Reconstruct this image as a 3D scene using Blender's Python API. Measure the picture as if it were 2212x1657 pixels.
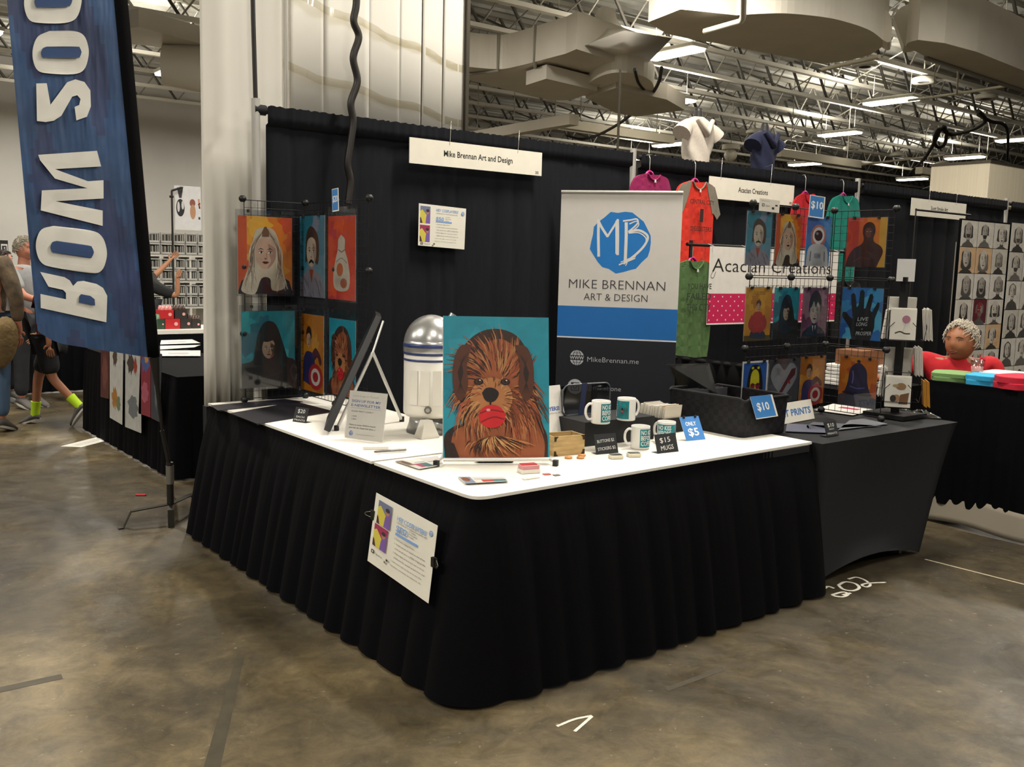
import bpy, bmesh, math, random
from mathutils import Vector, Matrix, Euler
random.seed(7)
for o in list(bpy.data.objects): bpy.data.objects.remove(o)
S = bpy.context.scene
COL = S.collection
PI = math.pi

# ------------------------------------------------------------------ camera
FPX, PITCH, YAW, ROLL = 2063.6, -0.125, 0.666, 0.026
CAM = Vector((-2.010, -2.750, 1.591))
_F = Vector((math.sin(YAW)*math.cos(PITCH), math.cos(YAW)*math.cos(PITCH), math.sin(PITCH)))
_R0 = Vector((math.cos(YAW), -math.sin(YAW), 0)); _U0 = _R0.cross(_F)
_R = math.cos(ROLL)*_R0 + math.sin(ROLL)*_U0
_U = -math.sin(ROLL)*_R0 + math.cos(ROLL)*_U0
cd = bpy.data.cameras.new('camera'); cam = bpy.data.objects.new('camera', cd); COL.objects.link(cam)
cd.sensor_width = 36; cd.lens = 36*FPX/2212; cd.clip_end = 300; cd.clip_start = .05
cam.matrix_world = Matrix(((_R.x,_U.x,-_F.x,CAM.x),(_R.y,_U.y,-_F.y,CAM.y),(_R.z,_U.z,-_F.z,CAM.z),(0,0,0,1)))
S.camera = cam
def ray(u, v): return _F + _R*((u-1106)/FPX) - _U*((v-828.5)/FPX)
def pz(u, v, z=0.0): d = ray(u, v); return CAM + d*((z-CAM.z)/d.z)      # where a line of sight meets a level
def py(u, v, y): d = ray(u, v); return CAM + d*((y-CAM.y)/d.y)          # ... the plane of a wall across
def px(u, v, x): d = ray(u, v); return CAM + d*((x-CAM.x)/d.x)          # ... the plane of a side wall

# ------------------------------------------------------------------ world, exposure
w = bpy.data.worlds.new('hall_air'); S.world = w; w.use_nodes = True
w.node_tree.nodes['Background'].inputs[0].default_value = (1.0, .93, .82, 1)
w.node_tree.nodes['Background'].inputs[1].default_value = 0.19
S.view_settings.view_transform = 'Standard'; S.view_settings.look = 'None'
S.view_settings.gamma = 1; S.view_settings.exposure = -0.14
S.view_settings.use_curve_mapping = False
S.cycles.max_bounces = 6; S.cycles.transparent_max_bounces = 16
S.cycles.use_denoising = True
S.cycles.sample_clamp_indirect = 6

# hall lamps: a staggered lattice, 8 m along a row, rows 4.6 m apart
LAMP_Z = 5.9
LAMP_E = 330.0
def area_lamp(x, y, e=LAMP_E):
    l = bpy.data.lights.new('tube_light', 'AREA'); l.shape = 'RECTANGLE'; l.size = .4; l.size_y = 1.25
    l.energy = e; l.color = (1.0, .94, .84)
    o = bpy.data.objects.new('tube_light', l); COL.objects.link(o); o.location = (x, y, LAMP_Z-.09)
    l2 = bpy.data.lights.new('roof_fill_light', 'AREA'); l2.shape = 'RECTANGLE'; l2.size = .4; l2.size_y = 1.25  # upward fill added above each lamp to brighten the roof
    l2.energy = e*.5; l2.color = (1.0, .94, .82)
    o2 = bpy.data.objects.new('roof_fill_light', l2); COL.objects.link(o2); o2.location = (x, y, LAMP_Z+.12); o2.rotation_euler = (PI, 0, 0)
    return o
LAMPS_SEEN = [(15.6,6.3,'largest and highest, at the top right'),(20.4,10.8,'second down the right, behind the large one'),(24.6,15.0,'third down the diagonal, above the teal shirt'),
  (12.6,10.9,'beside the flared duct'),(16.9,14.9,'below the lens-shaped duct end'),(31.2,20.9,'above the white name board of the middle booth'),(32.8,15.2,'small, at the right below the looped cable'),
  (39.3,20.9,'smallest, above the far right name board'),(23.2,20.8,'left of the draped white shirt'),(25.6,24.6,'farthest, behind the draped white shirt')]
LAMPS_UNSEEN = [(-.4,6.4),(2.8,1.0),(-5.4,1.8),(-1.4,-3.6),(5.7,-2.8),(10.8,1.8),(7.6,6.4),(-6,-6),(1.9,-7.4),(-8.2,6.4),(4.9,11),(5.4,20.2),(-3,25.5),(5,26.5),(13,26)]  # last three added out of view to brighten the back wall

# ------------------------------------------------------------------ colours and materials
def lin(c):
    if isinstance(c, str):
        c = c.lstrip('#'); c = [int(c[i:i+2],16)/255 for i in (0,2,4)]
    return tuple(x/12.92 if x <= .04045 else ((x+.055)/1.055)**2.4 for x in c[:3])
_M = {}
def mat(name, col=None, rough=.6, metal=0, spec=.5, noise=0, nscale=20, bump=0, bscale=60, emit=0, alpha=1, stretch=(1,1,1), bdist=.01, sheen=0):
    if name in _M: return _M[name]
    m = bpy.data.materials.new(name); m.use_nodes = True; nt = m.node_tree; b = nt.nodes['Principled BSDF']
    c = lin(col or '#888888')
    b.inputs['Base Color'].default_value = (*c,1); b.inputs['Roughness'].default_value = rough
    b.inputs['Metallic'].default_value = metal; b.inputs['Specular IOR Level'].default_value = spec
    if sheen: b.inputs['Sheen Weight'].default_value = sheen
    if emit:
        b.inputs['Emission Color'].default_value = (*c,1); b.inputs['Emission Strength'].default_value = emit
    if alpha < 1: b.inputs['Alpha'].default_value = alpha
    if noise or bump:
        tc = nt.nodes.new('ShaderNodeTexCoord'); mp = nt.nodes.new('ShaderNodeMapping'); mp.inputs['Scale'].default_value = stretch
        nt.links.new(tc.outputs['Object'], mp.inputs[0])
    if noise:
        n = nt.nodes.new('ShaderNodeTexNoise'); n.inputs['Scale'].default_value = nscale; n.inputs['Detail'].default_value = 6
        r = nt.nodes.new('ShaderNodeMapRange'); r.inputs[1].default_value=.3; r.inputs[2].default_value=.7
        r.inputs[3].default_value = 1-noise; r.inputs[4].default_value = 1+noise
        mx = nt.nodes.new('ShaderNodeMix'); mx.data_type='RGBA'; mx.blend_type='MULTIPLY'; mx.inputs[0].default_value=1
        nt.links.new(mp.outputs[0], n.inputs['Vector']); nt.links.new(n.outputs[0], r.inputs[0])
        mx.inputs[6].default_value = (*c,1); nt.links.new(r.outputs[0], mx.inputs[7]); nt.links.new(mx.outputs[2], b.inputs['Base Color'])
    if bump:
        n2 = nt.nodes.new('ShaderNodeTexNoise'); n2.inputs['Scale'].default_value = bscale; n2.inputs['Detail'].default_value = 4
        bp = nt.nodes.new('ShaderNodeBump'); bp.inputs['Strength'].default_value = bump; bp.inputs['Distance'].default_value = bdist
        nt.links.new(mp.outputs[0], n2.inputs['Vector']); nt.links.new(n2.outputs[0], bp.inputs['Height']); nt.links.new(bp.outputs[0], b.inputs['Normal'])
    _M[name] = m
    return m
def ink(name='printed_ink', rough=.45, var=.12, sc=14):
    if name in _M: return _M[name]
    m = bpy.data.materials.new(name); m.use_nodes = True; nt = m.node_tree; b = nt.nodes['Principled BSDF']
    b.inputs['Roughness'].default_value = rough
    a = nt.nodes.new('ShaderNodeAttribute'); a.attribute_name = 'ink'
    tc = nt.nodes.new('ShaderNodeTexCoord'); n = nt.nodes.new('ShaderNodeTexNoise'); n.inputs['Scale'].default_value = sc; n.inputs['Detail'].default_value = 5
    r = nt.nodes.new('ShaderNodeMapRange'); r.inputs[1].default_value=.3; r.inputs[2].default_value=.7; k_=.78 if name=='printed_ink' else 1.0; r.inputs[3].default_value=k_*(1-var); r.inputs[4].default_value=k_*(1+var)
    mx = nt.nodes.new('ShaderNodeMix'); mx.data_type='RGBA'; mx.blend_type='MULTIPLY'; mx.inputs[0].default_value=1
    nt.links.new(tc.outputs['Object'], n.inputs['Vector']); nt.links.new(n.outputs[0], r.inputs[0])
    nt.links.new(a.outputs['Color'], mx.inputs[6]); nt.links.new(r.outputs[0], mx.inputs[7]); nt.links.new(mx.outputs[2], b.inputs['Base Color'])
    _M[name] = m
    return m
def clear(name='clear_plastic', gloss=.10, tint='#ffffff', rough=.08, a=.93):
    if name in _M: return _M[name]
    m = bpy.data.materials.new(name); m.use_nodes = True; nt = m.node_tree; nt.nodes.remove(nt.nodes['Principled BSDF'])
    t = nt.nodes.new('ShaderNodeBsdfTransparent'); t.inputs[0].default_value = (*[x*a for x in lin(tint)],1)
    g = nt.nodes.new('ShaderNodeBsdfGlossy'); g.inputs['Roughness'].default_value = rough
    mx = nt.nodes.new('ShaderNodeMixShader'); mx.inputs[0].default_value = gloss
    nt.links.new(t.outputs[0], mx.inputs[1]); nt.links.new(g.outputs[0], mx.inputs[2])
    nt.links.new(mx.outputs[0], nt.nodes['Material Output'].inputs[0])
    _M[name] = m
    return m

# ------------------------------------------------------------------ object helpers
def tag(o, label, cat, group=None, kind=None):
    if label: o['label'] = label
    if cat: o['category'] = cat
    if group: o['group'] = group
    if kind: o['kind'] = kind
    return o
def thing(name, label, cat, loc=(0,0,0), rz=0, group=None):
    o = bpy.data.objects.new(name, None); COL.objects.link(o); o.location = loc; o.rotation_euler = (0,0,rz)
    o.empty_display_size = .05
    return tag(o, label, cat, group)
def wm(o):
    m = Matrix.Identity(4)
    while o is not None:
        m = Matrix.LocRotScale(o.location, o.rotation_euler, o.scale) @ m; o = o.parent
    return m
class MB:
    def __init__(s): s.v=[]; s.f=[]; s.mi=[]; s.ms=[]; s.c=[]; s.sm=[]
    def add(s, vs, fs, m, col=None, smooth=False):
        k = len(s.v); s.v += [Vector(x) for x in vs]
        if m not in s.ms: s.ms.append(m)
        i = s.ms.index(m)
        for f in fs: s.f.append([q+k for q in f]); s.mi.append(i); s.c.append(col or (.5,.5,.5)); s.sm.append(smooth)
        return s
    def box(s, c, d, m, R=None, col=None, taper=1):
        x,y,z = d[0]/2,d[1]/2,d[2]/2; c = Vector(c)
        vs = [Vector((a*x*(taper if e>0 else 1),b*y*(taper if e>0 else 1),e*z)) for e in (-1,1) for a,b in ((-1,-1),(1,-1),(1,1),(-1,1))]
        if R is not None: vs = [R@v for v in vs]
        return s.add([c+v for v in vs], [(3,2,1,0),(4,5,6,7),(0,1,5,4),(1,2,6,5),(2,3,7,6),(3,0,4,7)], m, col)
    def bbox(s, a, b, m, col=None):
        return s.box([(p+q)/2 for p,q in zip(a,b)], [abs(q-p) for p,q in zip(a,b)], m, None, col)
    def rbox(s, c, d, r, m, R=None, seg=3, col=None):      # upright box with rounded vertical corners and softened rims
        x,y,z = d[0]/2,d[1]/2,d[2]/2; r=min(r,x*.99,y*.99); out=[]
        for (sx,sy,a0) in ((1,1,0),(-1,1,90),(-1,-1,180),(1,-1,270)):
            for k in range(seg+1):
                a = math.radians(a0+90*k/seg); out.append((sx*(x-r)+r*math.cos(a), sy*(y-r)+r*math.sin(a)))
        n=len(out); e=min(r*.35,z*.4)
        rings=[]
        for zz,ins in ((-z,e),(-z+e,0),(z-e,0),(z,e)):
            rings.append([Vector((px_*(1-ins/max(x,1e-6)),py_*(1-ins/max(y,1e-6)),zz)) for px_,py_ in out])
        vs=[v for rg in rings for v in rg]
        if R is not None: vs=[R@v for v in vs]
        c=Vector(c); fs=[]
        for k in range(3):
            for i in range(n): j=(i+1)%n; fs.append((k*n+i,k*n+j,(k+1)*n+j,(k+1)*n+i))
        fs.append(tuple(range(n-1,-1,-1))); fs.append(tuple(range(3*n,4*n)))
        return s.add([c+v for v in vs], fs, m, col)
    def cyl(s, a, b, r, m, r2=None, n=12, cap=True, col=None, smooth=True):
        a=Vector(a); b=Vector(b); r2=r if r2 is None else r2; d=(b-a).normalized()
        u=d.orthogonal().normalized(); v=d.cross(u)
        vs=[a+(u*math.cos(2*PI*i/n)+v*math.sin(2*PI*i/n))*r for i in range(n)]+[b+(u*math.cos(2*PI*i/n)+v*math.sin(2*PI*i/n))*r2 for i in range(n)]
        s.add(vs, [(i,(i+1)%n,n+(i+1)%n,n+i) for i in range(n)], m, col, smooth)
        if cap: s.add(vs, [tuple(range(n-1,-1,-1)), tuple(range(n,2*n))], m, col)
        return s
    def tube(s, pts, r, m, n=8, closed=False, col=None):
        pts=[Vector(p) for p in pts]; N=len(pts); rs = r if isinstance(r,(list,tuple)) else [r]*N
        vs=[]; prev=None
        for i,p in enumerate(pts):
            if closed: t=(pts[(i+1)%N]-pts[i-1])
            else: t=(pts[min(i+1,N-1)]-pts[max(i-1,0)])
            t=t.normalized() if t.length>1e-9 else Vector((0,0,1))
            if prev is None: u=t.orthogonal().normalized()
            else:
                u=prev-t*prev.dot(t); u=u.normalized() if u.length>1e-6 else t.orthogonal().normalized()
            prev=u; v=t.cross(u)
            vs+=[p+(u*math.cos(2*PI*k/n)+v*math.sin(2*PI*k/n))*rs[i] for k in range(n)]
        fs=[]
        for i in range(N if closed else N-1):
            j=(i+1)%N
            fs+=[(i*n+k,i*n+(k+1)%n,j*n+(k+1)%n,j*n+k) for k in range(n)]
        s.add(vs,fs,m,col,True)
        if not closed: s.add(vs[:n],[tuple(range(n-1,-1,-1))],m,col); s.add(vs[-n:],[tuple(range(n))],m,col)
        return s
    def lathe(s, prof, c, m, n=32, col=None, smooth=True, R=None):
        c=Vector(c); vs=[]; N=len(prof)
        for r,z in prof: vs+=[Vector((r*math.cos(2*PI*k/n),r*math.sin(2*PI*k/n),z)) for k in range(n)]
        if R is not None: vs=[R@v for v in vs]
        vs=[c+v for v in vs]
        fs=[(i*n+k,i*n+(k+1)%n,(i+1)*n+(k+1)%n,(i+1)*n+k) for i in range(N-1) for k in range(n)]
        return s.add(vs,fs,m,col,smooth)
    def ball(s, c, r, m, n=16, sc=(1,1,1), col=None, R=None):
        c=Vector(c); vs=[]; k=n//2
        for i in range(k+1):
            t=PI*i/k
            vs+=[Vector((sc[0]*r*math.sin(t)*math.cos(2*PI*j/n),sc[1]*r*math.sin(t)*math.sin(2*PI*j/n),sc[2]*r*math.cos(t))) for j in range(n)]
        if R is not None: vs=[R@v for v in vs]
        fs=[(i*n+j,(i+1)*n+j,(i+1)*n+(j+1)%n,i*n+(j+1)%n) for i in range(k) for j in range(n)]
        return s.add([c+v for v in vs],fs,m,col,True)
    def prism(s, poly, dv, m, col=None, smooth=False):      # a closed outline pushed along dv
        n=len(poly); a=[Vector(p) for p in poly]; dv=Vector(dv); b=[p+dv for p in a]
        nrm=Vector((0,0,0))
        for i in range(n): nrm+=a[i].cross(a[(i+1)%n])
        fl = nrm.dot(dv) > 0
        f1=tuple(range(n-1,-1,-1)) if fl else tuple(range(n)); f2=tuple(range(n,2*n)) if fl else tuple(range(2*n-1,n-1,-1))
        sides=[(i,(i+1)%n,n+(i+1)%n,n+i) if fl else (n+i,n+(i+1)%n,(i+1)%n,i) for i in range(n)]
        return s.add(a+b,[f1,f2]+sides,m,col,smooth)
    def grid(s, fn, nu, nv, m, th=0, col=None, smooth=True):
        P=[[Vector(fn(i/nu,j/nv)) for i in range(nu+1)] for j in range(nv+1)]
        vs=[p for r in P for p in r]; W=nu+1
        fs=[(j*W+i,j*W+i+1,(j+1)*W+i+1,(j+1)*W+i) for j in range(nv) for i in range(nu)]
        if th:
            back=[]
            for j in range(nv+1):
                for i in range(nu+1):
                    a=P[j][min(i+1,nu)]-P[j][max(i-1,0)]; b=P[min(j+1,nv)][i]-P[max(j-1,0)][i]
                    nn=a.cross(b); nn=nn.normalized() if nn.length>0 else Vector((0,0,1)); back.append(P[j][i]-nn*th)
            k=len(vs); vs=vs+back
            fs+=[(k+j*W+i,k+(j+1)*W+i,k+(j+1)*W+i+1,k+j*W+i+1) for j in range(nv) for i in range(nu)]
            for i in range(nu): fs.append((i,k+i,k+i+1,i+1)); q=nv*W; fs.append((q+i+1,k+q+i+1,k+q+i,q+i))
            for j in range(nv): fs.append(((j+1)*W,k+(j+1)*W,k+j*W,j*W)); q=nu; fs.append((j*W+q,k+j*W+q,k+(j+1)*W+q,(j+1)*W+q))
        return s.add(vs,fs,m,col,smooth)
    def build(s, name, parent=None, world=False, label=None, cat=None, group=None, kind=None, recenter=True, flat=False):
        vs=s.v; loc=Vector((0,0,0))
        if parent is not None and world:
            mi=wm(parent).inverted(); vs=[mi@v for v in vs]
        elif parent is None and recenter and vs:
            xs=[v.x for v in vs]; ys=[v.y for v in vs]; zs=[v.z for v in vs]
            loc=Vector(((min(xs)+max(xs))/2,(min(ys)+max(ys))/2,min(zs))); vs=[v-loc for v in vs]
        me=bpy.data.meshes.new(name); me.from_pydata([tuple(v) for v in vs],[],s.f); me.update()
        for m in s.ms: me.materials.append(m)
        for p,i,q in zip(me.polygons,s.mi,s.sm): p.material_index=i; p.use_smooth=q and not flat
        if any(c!=(.5,.5,.5) for c in s.c):
            at=me.color_attributes.new('ink','FLOAT_COLOR','CORNER')
            dat=[]
            for p,c in zip(me.polygons,s.c): dat += [c[0],c[1],c[2],1.0]*len(p.vertices)
            at.data.foreach_set('color',dat)
        o=bpy.data.objects.new(name,me); COL.objects.link(o); o.location=loc
        if parent is not None: o.parent=parent
        return tag(o,label,cat,group,kind)
def arc(c, r, a0, a1, n=10, sx=1, sy=1):
    return [(c[0]+sx*r*math.cos(math.radians(a0+(a1-a0)*i/n)), c[1]+sy*r*math.sin(math.radians(a0+(a1-a0)*i/n))) for i in range(n+1)]
def copy_tree(o, loc=None, rz=None, label=None, parent=None):
    c=o.copy(); COL.objects.link(c); c.parent=parent
    if loc is not None: c.location=loc
    if rz is not None: c.rotation_euler=(0,0,rz)
    if label: c['label']=label
    for ch in list(o.children): copy_tree(ch,parent=c)
    return c
def frame(O, Rv, Uv):
    Rv=Vector(Rv).normalized(); Uv=Vector(Uv); Uv=(Uv-Rv*Uv.dot(Rv)).normalized(); N=Rv.cross(Uv); O=Vector(O)
    return lambda x,y,z=0: O+Rv*x+Uv*y+N*z

from mathutils.geometry import tessellate_polygon
def area2(p): return (p[1][0]-p[0][0])*(p[2][1]-p[0][1])-(p[2][0]-p[0][0])*(p[1][1]-p[0][1])
# ------------------------------------------------------------------ drawing engine: flat coloured shapes printed on a sheet
_T={}
def glyphs(t, bold):
    k=(t,bold)
    if k in _T: return _T[k]
    c=bpy.data.curves.new('lettering','FONT'); c.body=t; c.resolution_u=2; c.offset=bold; c.fill_mode='FRONT' if 'FRONT' in c.bl_rna.properties['fill_mode'].enum_items.keys() else 'BOTH'
    o=bpy.data.objects.new('lettering',c); m=o.to_mesh()
    vs=[(v.co.x,v.co.y) for v in m.vertices]; fs=[tuple(p.vertices) for p in m.polygons]
    o.to_mesh_clear(); bpy.data.objects.remove(o); bpy.data.curves.remove(c)
    _T[k]=(vs,fs,max([v[0] for v in vs] or [0]),min([v[0] for v in vs] or [0]))
    return _T[k]
class Art:
    LZ=.00006; ST=.000006
    def __init__(s,w,h,bg='#ffffff',m=None,th=.0012):
        s.w=w; s.h=h; s.L=[]; s.k=2; s.q=0; s.bg=lin(bg) if bg else None; s.m=m or ink(); s.th=th
    def _p(s,vs,fs,c,lift=True):
        s.L.append((vs,fs,lin(c),s.k*s.LZ+s.q*s.ST))
        s.q = s.q+1
        if lift: s.k+=1
        return s
    def poly(s,pts,c,lift=True): return s._p([(x*s.w,y*s.h) for x,y in pts],[tuple(range(len(pts)))],c,lift)
    def rect(s,x0,y0,x1,y1,c,lift=True): return s.poly([(x0,y0),(x1,y0),(x1,y1),(x0,y1)],c,lift)
    def ell(s,cx,cy,rx,ry,c,n=24,rot=0,lift=True,a0=0,a1=360):
        cr,sr=math.cos(rot),math.sin(rot); pts=[]
        N=n if a1-a0>=360 else n+1
        for i in range(N):
            a=math.radians(a0+(a1-a0)*i/n); X=rx*math.cos(a)*s.w; Y=ry*math.sin(a)*s.h
            pts.append((cx*s.w+X*cr-Y*sr, cy*s.h+X*sr+Y*cr))
        return s._p(pts,[tuple(range(N))],c,lift)
    def stroke(s,pts,wd,c,taper=False,lift=True):     # wd in metres
        P=[Vector((min(1,max(0,x))*s.w,min(1,max(0,y))*s.h)) for x,y in pts]; n=len(P); L=[];Rr=[]
        if (P[0]-P[-1]).length<1e-5: return s
        for i,p in enumerate(P):
            t=(P[min(i+1,n-1)]-P[max(i-1,0)]); t=t.normalized() if t.length>1e-9 else Vector((1,0)); q=Vector((-t.y,t.x))
            k=wd/2*((1-abs(2*i/(n-1)-1)*.85) if taper else 1)
            L.append(p+q*k); Rr.append(p-q*k)
        vs=[tuple(v) for v in L+Rr]; fs=[(i+1,i,n+i,n+i+1) for i in range(n-1)]
        return s._p(vs,fs,c,lift)
    def strokes(s,lst,wd,c,taper=True):
        for q in lst: s.stroke(q,wd,c,taper,False)
        s.k+=1; return s
    def txt(s,t,x,y,ch,c,cond=1,bold=0,al='L',rot=0,width=None,slant=0):   # ch = capital height in metres; x,y in unit coords, baseline
        vs,fs,mx,mn=glyphs(t,bold)
        if not vs: return s
        sc=ch/.69; W=(mx-mn)*sc*cond
        if width: cond*=width/W; W=width
        ox={'L':0,'C':-W/2,'R':-W}[al]; cr,sr=math.cos(rot),math.sin(rot); out=[]
        for a,b in vs:
            X=(a-mn)*sc*cond+ox+slant*b*sc; Y=b*sc
            out.append((x*s.w+X*cr-Y*sr,y*s.h+X*sr+Y*cr))
        return s._p(out,fs,c)
    def into(s,mb,fn,mirror=False):
        if s.bg is not None:
            w,h,t=s.w,s.h,s.th
            vs=[fn(0,0,0),fn(w,0,0),fn(w,h,0),fn(0,h,0),fn(0,0,-t),fn(w,0,-t),fn(w,h,-t),fn(0,h,-t)]
            mb.add(vs,[(0,1,2,3)],s.m,s.bg); mb.add(vs,[(7,6,5,4),(4,5,1,0),(5,6,2,1),(6,7,3,2),(7,4,0,3)],s.m,(.85,.85,.83) if sum(s.bg)>.6 else s.bg)
        for vs,fs,c,z in s.L:
            if len(fs)==1 and len(fs[0])>4:
                fs=tessellate_polygon([[Vector((a,b,0)) for a,b in vs]]); fs=[tuple(f) if area2([vs[i] for i in f])>0 else tuple(reversed(f)) for f in fs]
            mb.add([fn(a,b,z) for a,b in vs],fs,s.m,c)
        return mb
    def build(s,name,fn,parent=None,world=True,**k):
        return s.into(MB(),fn).build(name,parent,world,**k)
def curve(pts, n=6):      # Catmull-Rom through 2D or 3D points
    P=[Vector(p) for p in pts]; P=[P[0]*2-P[1]]+P+[P[-1]*2-P[-2]]; out=[]
    for i in range(1,len(P)-2):
        for k in range(n):
            t=k/n; a,b,c,d=P[i-1],P[i],P[i+1],P[i+2]
            out.append(.5*((2*b)+(c-a)*t+(2*a-5*b+4*c-d)*t*t+(3*b-a-3*c+d)*t**3))
    out.append(P[-2]); return out
def c2(pts,n=5): return [tuple(p) for p in curve(pts,n)]

# skin-modifier figures baked to one mesh
def skin_mesh(joints, edges, level=2):
    me=bpy.data.meshes.new('figure'); me.from_pydata([j[:3] for j in joints],edges,[])
    o=bpy.data.objects.new('figure',me); COL.objects.link(o)
    md=o.modifiers.new('s','SKIN'); md.use_smooth_shade=True
    if not me.skin_vertices: 
        bm=bmesh.new(); bm.from_mesh(me); bm.verts.layers.skin.verify(); bm.to_mesh(me); bm.free()
    for i,j in enumerate(joints):
        sv=me.skin_vertices[0].data[i]; sv.radius=(j[3], j[4] if len(j)>4 else j[3]); sv.use_root=(i==0)
    sb=o.modifiers.new('b','SUBSURF'); sb.levels=level; sb.render_levels=level
    dg=bpy.context.evaluated_depsgraph_get(); dg.update(); e=o.evaluated_get(dg); m=e.to_mesh()
    vs=[v.co.copy() for v in m.vertices]; fs=[tuple(p.vertices) for p in m.polygons]
    e.to_mesh_clear(); bpy.data.objects.remove(o); bpy.data.meshes.remove(me)
    return vs,fs
def chain(n, start=0): return [(i,i+1) for i in range(start,start+n-1)]

# ================================================================== SETTING
def floor_mat():
    m=bpy.data.materials.new('sealed_concrete'); m.use_nodes=True; nt=m.node_tree; b=nt.nodes['Principled BSDF']; L=nt.links
    tc=nt.nodes.new('ShaderNodeTexCoord')
    def noise(sc,det,rough=.6,st=(1,1,1),rot=0):
        mp=nt.nodes.new('ShaderNodeMapping'); mp.inputs['Scale'].default_value=st; mp.inputs['Rotation'].default_value=(0,0,rot); L.new(tc.outputs['Object'],mp.inputs[0])
        n=nt.nodes.new('ShaderNodeTexNoise'); n.inputs['Scale'].default_value=sc; n.inputs['Detail'].default_value=det; n.inputs['Roughness'].default_value=rough; n.inputs['Distortion'].default_value=.6
        L.new(mp.outputs[0],n.inputs['Vector']); return n.outputs[0]
    def ramp(src,*st):
        r=nt.nodes.new('ShaderNodeValToRGB'); L.new(src,r.inputs[0]); e=r.color_ramp.elements
        e[0].position=st[0][0]; e[0].color=(*lin(st[0][1]),1); e[1].position=st[-1][0]; e[1].color=(*lin(st[-1][1]),1)
        for p,c in st[1:-1]: k=e.new(p); k.color=(*lin(c),1)
        return r.outputs[0]
    def mix(a,c,f,mode='MIX'):
        x=nt.nodes.new('ShaderNodeMix'); x.data_type='RGBA'; x.blend_type=mode
        if isinstance(f,float): x.inputs[0].default_value=f
        else: L.new(f,x.inputs[0])
        L.new(a,x.inputs[6]); L.new(c,x.inputs[7]); return x.outputs[2]
    base=ramp(noise(.55,7,.62),(.34,'#3b3324'),(.5,'#5c5038'),(.64,'#8c7b58'))
    streak=ramp(noise(1.3,6,.6,(1,.28,1),.5),(.35,'#8f8f8f'),(.62,'#ffffff'))
    fine=ramp(noise(7,9,.8),(.34,'#868686'),(.64,'#ffffff'))
    sp=ramp(noise(42,3,.5),(.69,'#000000'),(.76,'#ffffff'))
    c=mix(base,streak,.62,'MULTIPLY'); c=mix(c,fine,.75,'MULTIPLY')
    lt=nt.nodes.new('ShaderNodeRGB'); lt.outputs[0].default_value=(*lin('#b3a996'),1)
    f2=nt.nodes.new('ShaderNodeMath'); f2.operation='MULTIPLY'; f2.inputs[1].default_value=.35; L.new(sp,f2.inputs[0])
    c=mix(c,lt.outputs[0],f2.outputs[0]); L.new(c,b.inputs['Base Color'])
    mr=nt.nodes.new('ShaderNodeMapRange'); mr.inputs[1].default_value=.35; mr.inputs[2].default_value=.65; mr.inputs[3].default_value=.36; mr.inputs[4].default_value=.62
    L.new(noise(3,6,.7),mr.inputs[0]); L.new(mr.outputs[0],b.inputs['Roughness'])
    bp=nt.nodes.new('ShaderNodeBump'); bp.inputs['Strength'].default_value=.15; bp.inputs['Distance'].default_value=.01
    L.new(noise(25,6,.7),bp.inputs['Height']); L.new(bp.outputs[0],b.inputs['Normal'])
    return m
FLOOR=floor_mat()
def struct(name,mb,label=None): 
    o=mb.build(name); o['kind']='structure'
    if label: o['label']=label
    return o
b=MB(); b.bbox((-14,-12,-.1),(64,31.4,0),FLOOR); struct('floor',b,'polished mottled concrete hall floor')
WALL=mat('painted_wall','#cfccc6',.8,noise=.05,nscale=.6)
b=MB(); b.bbox((-14,31,0),(64,31.3,7.6),WALL); struct('wall_back',b,'pale grey hall wall behind the left booths')
b=MB(); b.bbox((62,-12,0),(62.3,31,7.6),mat('far_wall','#8d8a80',.8)); struct('wall_right',b,'far end wall of the hall')
DECK=mat('roof_deck','#a9a79e',.7,noise=.25,nscale=1.2)
b=MB(); n=0
y=-12
vs=[];fs=[]
while y<31.2:
    for dy,dz in ((0,0),(.22,0),(.26,.07),(.48,.07)): vs+= [(-14,y+dy,7.5+dz),(64,y+dy,7.5+dz)]
    y+=.52
fs=[(2*i,2*i+2,2*i+3,2*i+1) for i in range(len(vs)//2-1)]
b.add(vs,fs,DECK); b.bbox((-14,-12,7.6),(64,31.4,7.7),DECK)
struct('ceiling',b,'corrugated grey roof deck above the trusses')

STEEL=mat('painted_steel','#d4cfc2',.55); STEELD=mat('dark_steel','#4a4740',.6); STEELM=mat('mid_steel','#8f8b80',.6)
def truss(y,x0,x1,zb,zt,label):
    t=thing('roof_truss',label,'truss',((x0+x1)/2,y,zb),0,'roof trusses across the hall')
    b=MB(); b.bbox((x0,y-.07,zb),(x1,y+.07,zb+.09),STEEL); b.build('bottom_chord',t,True)
    b=MB(); b.bbox((x0,y-.07,zt-.1),(x1,y+.07,zt),STEELM); b.build('top_chord',t,True)
    b=MB(); x=x0; k=0; p=1.25
    while x<x1-.1:
        a=(x,y,zb+.05); c=(x+p/2,y,zt-.05); d=(x+p,y,zb+.05)
        b.cyl(a,c,.022,STEELM,n=5,cap=False); b.cyl(c,d,.04,STEELD,n=5,cap=False); x+=p
    b.build('web',t,True)
    return t
ys=[3.0,5.05,7.1,8.7,10.3,12.35,14.25,16.1,18.1,20.1,22.3,24.6,27.0,29.3]
ordn=['nearest','second','third','fourth','fifth','sixth','seventh','eighth','ninth','tenth','eleventh','twelfth','thirteenth','farthest']
for y,w_ in zip(ys,ordn):
    truss(y,-6,60,6.5,7.45,'%s pale steel open-web roof truss spanning the hall, counted from the booth side'%w_)
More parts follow.
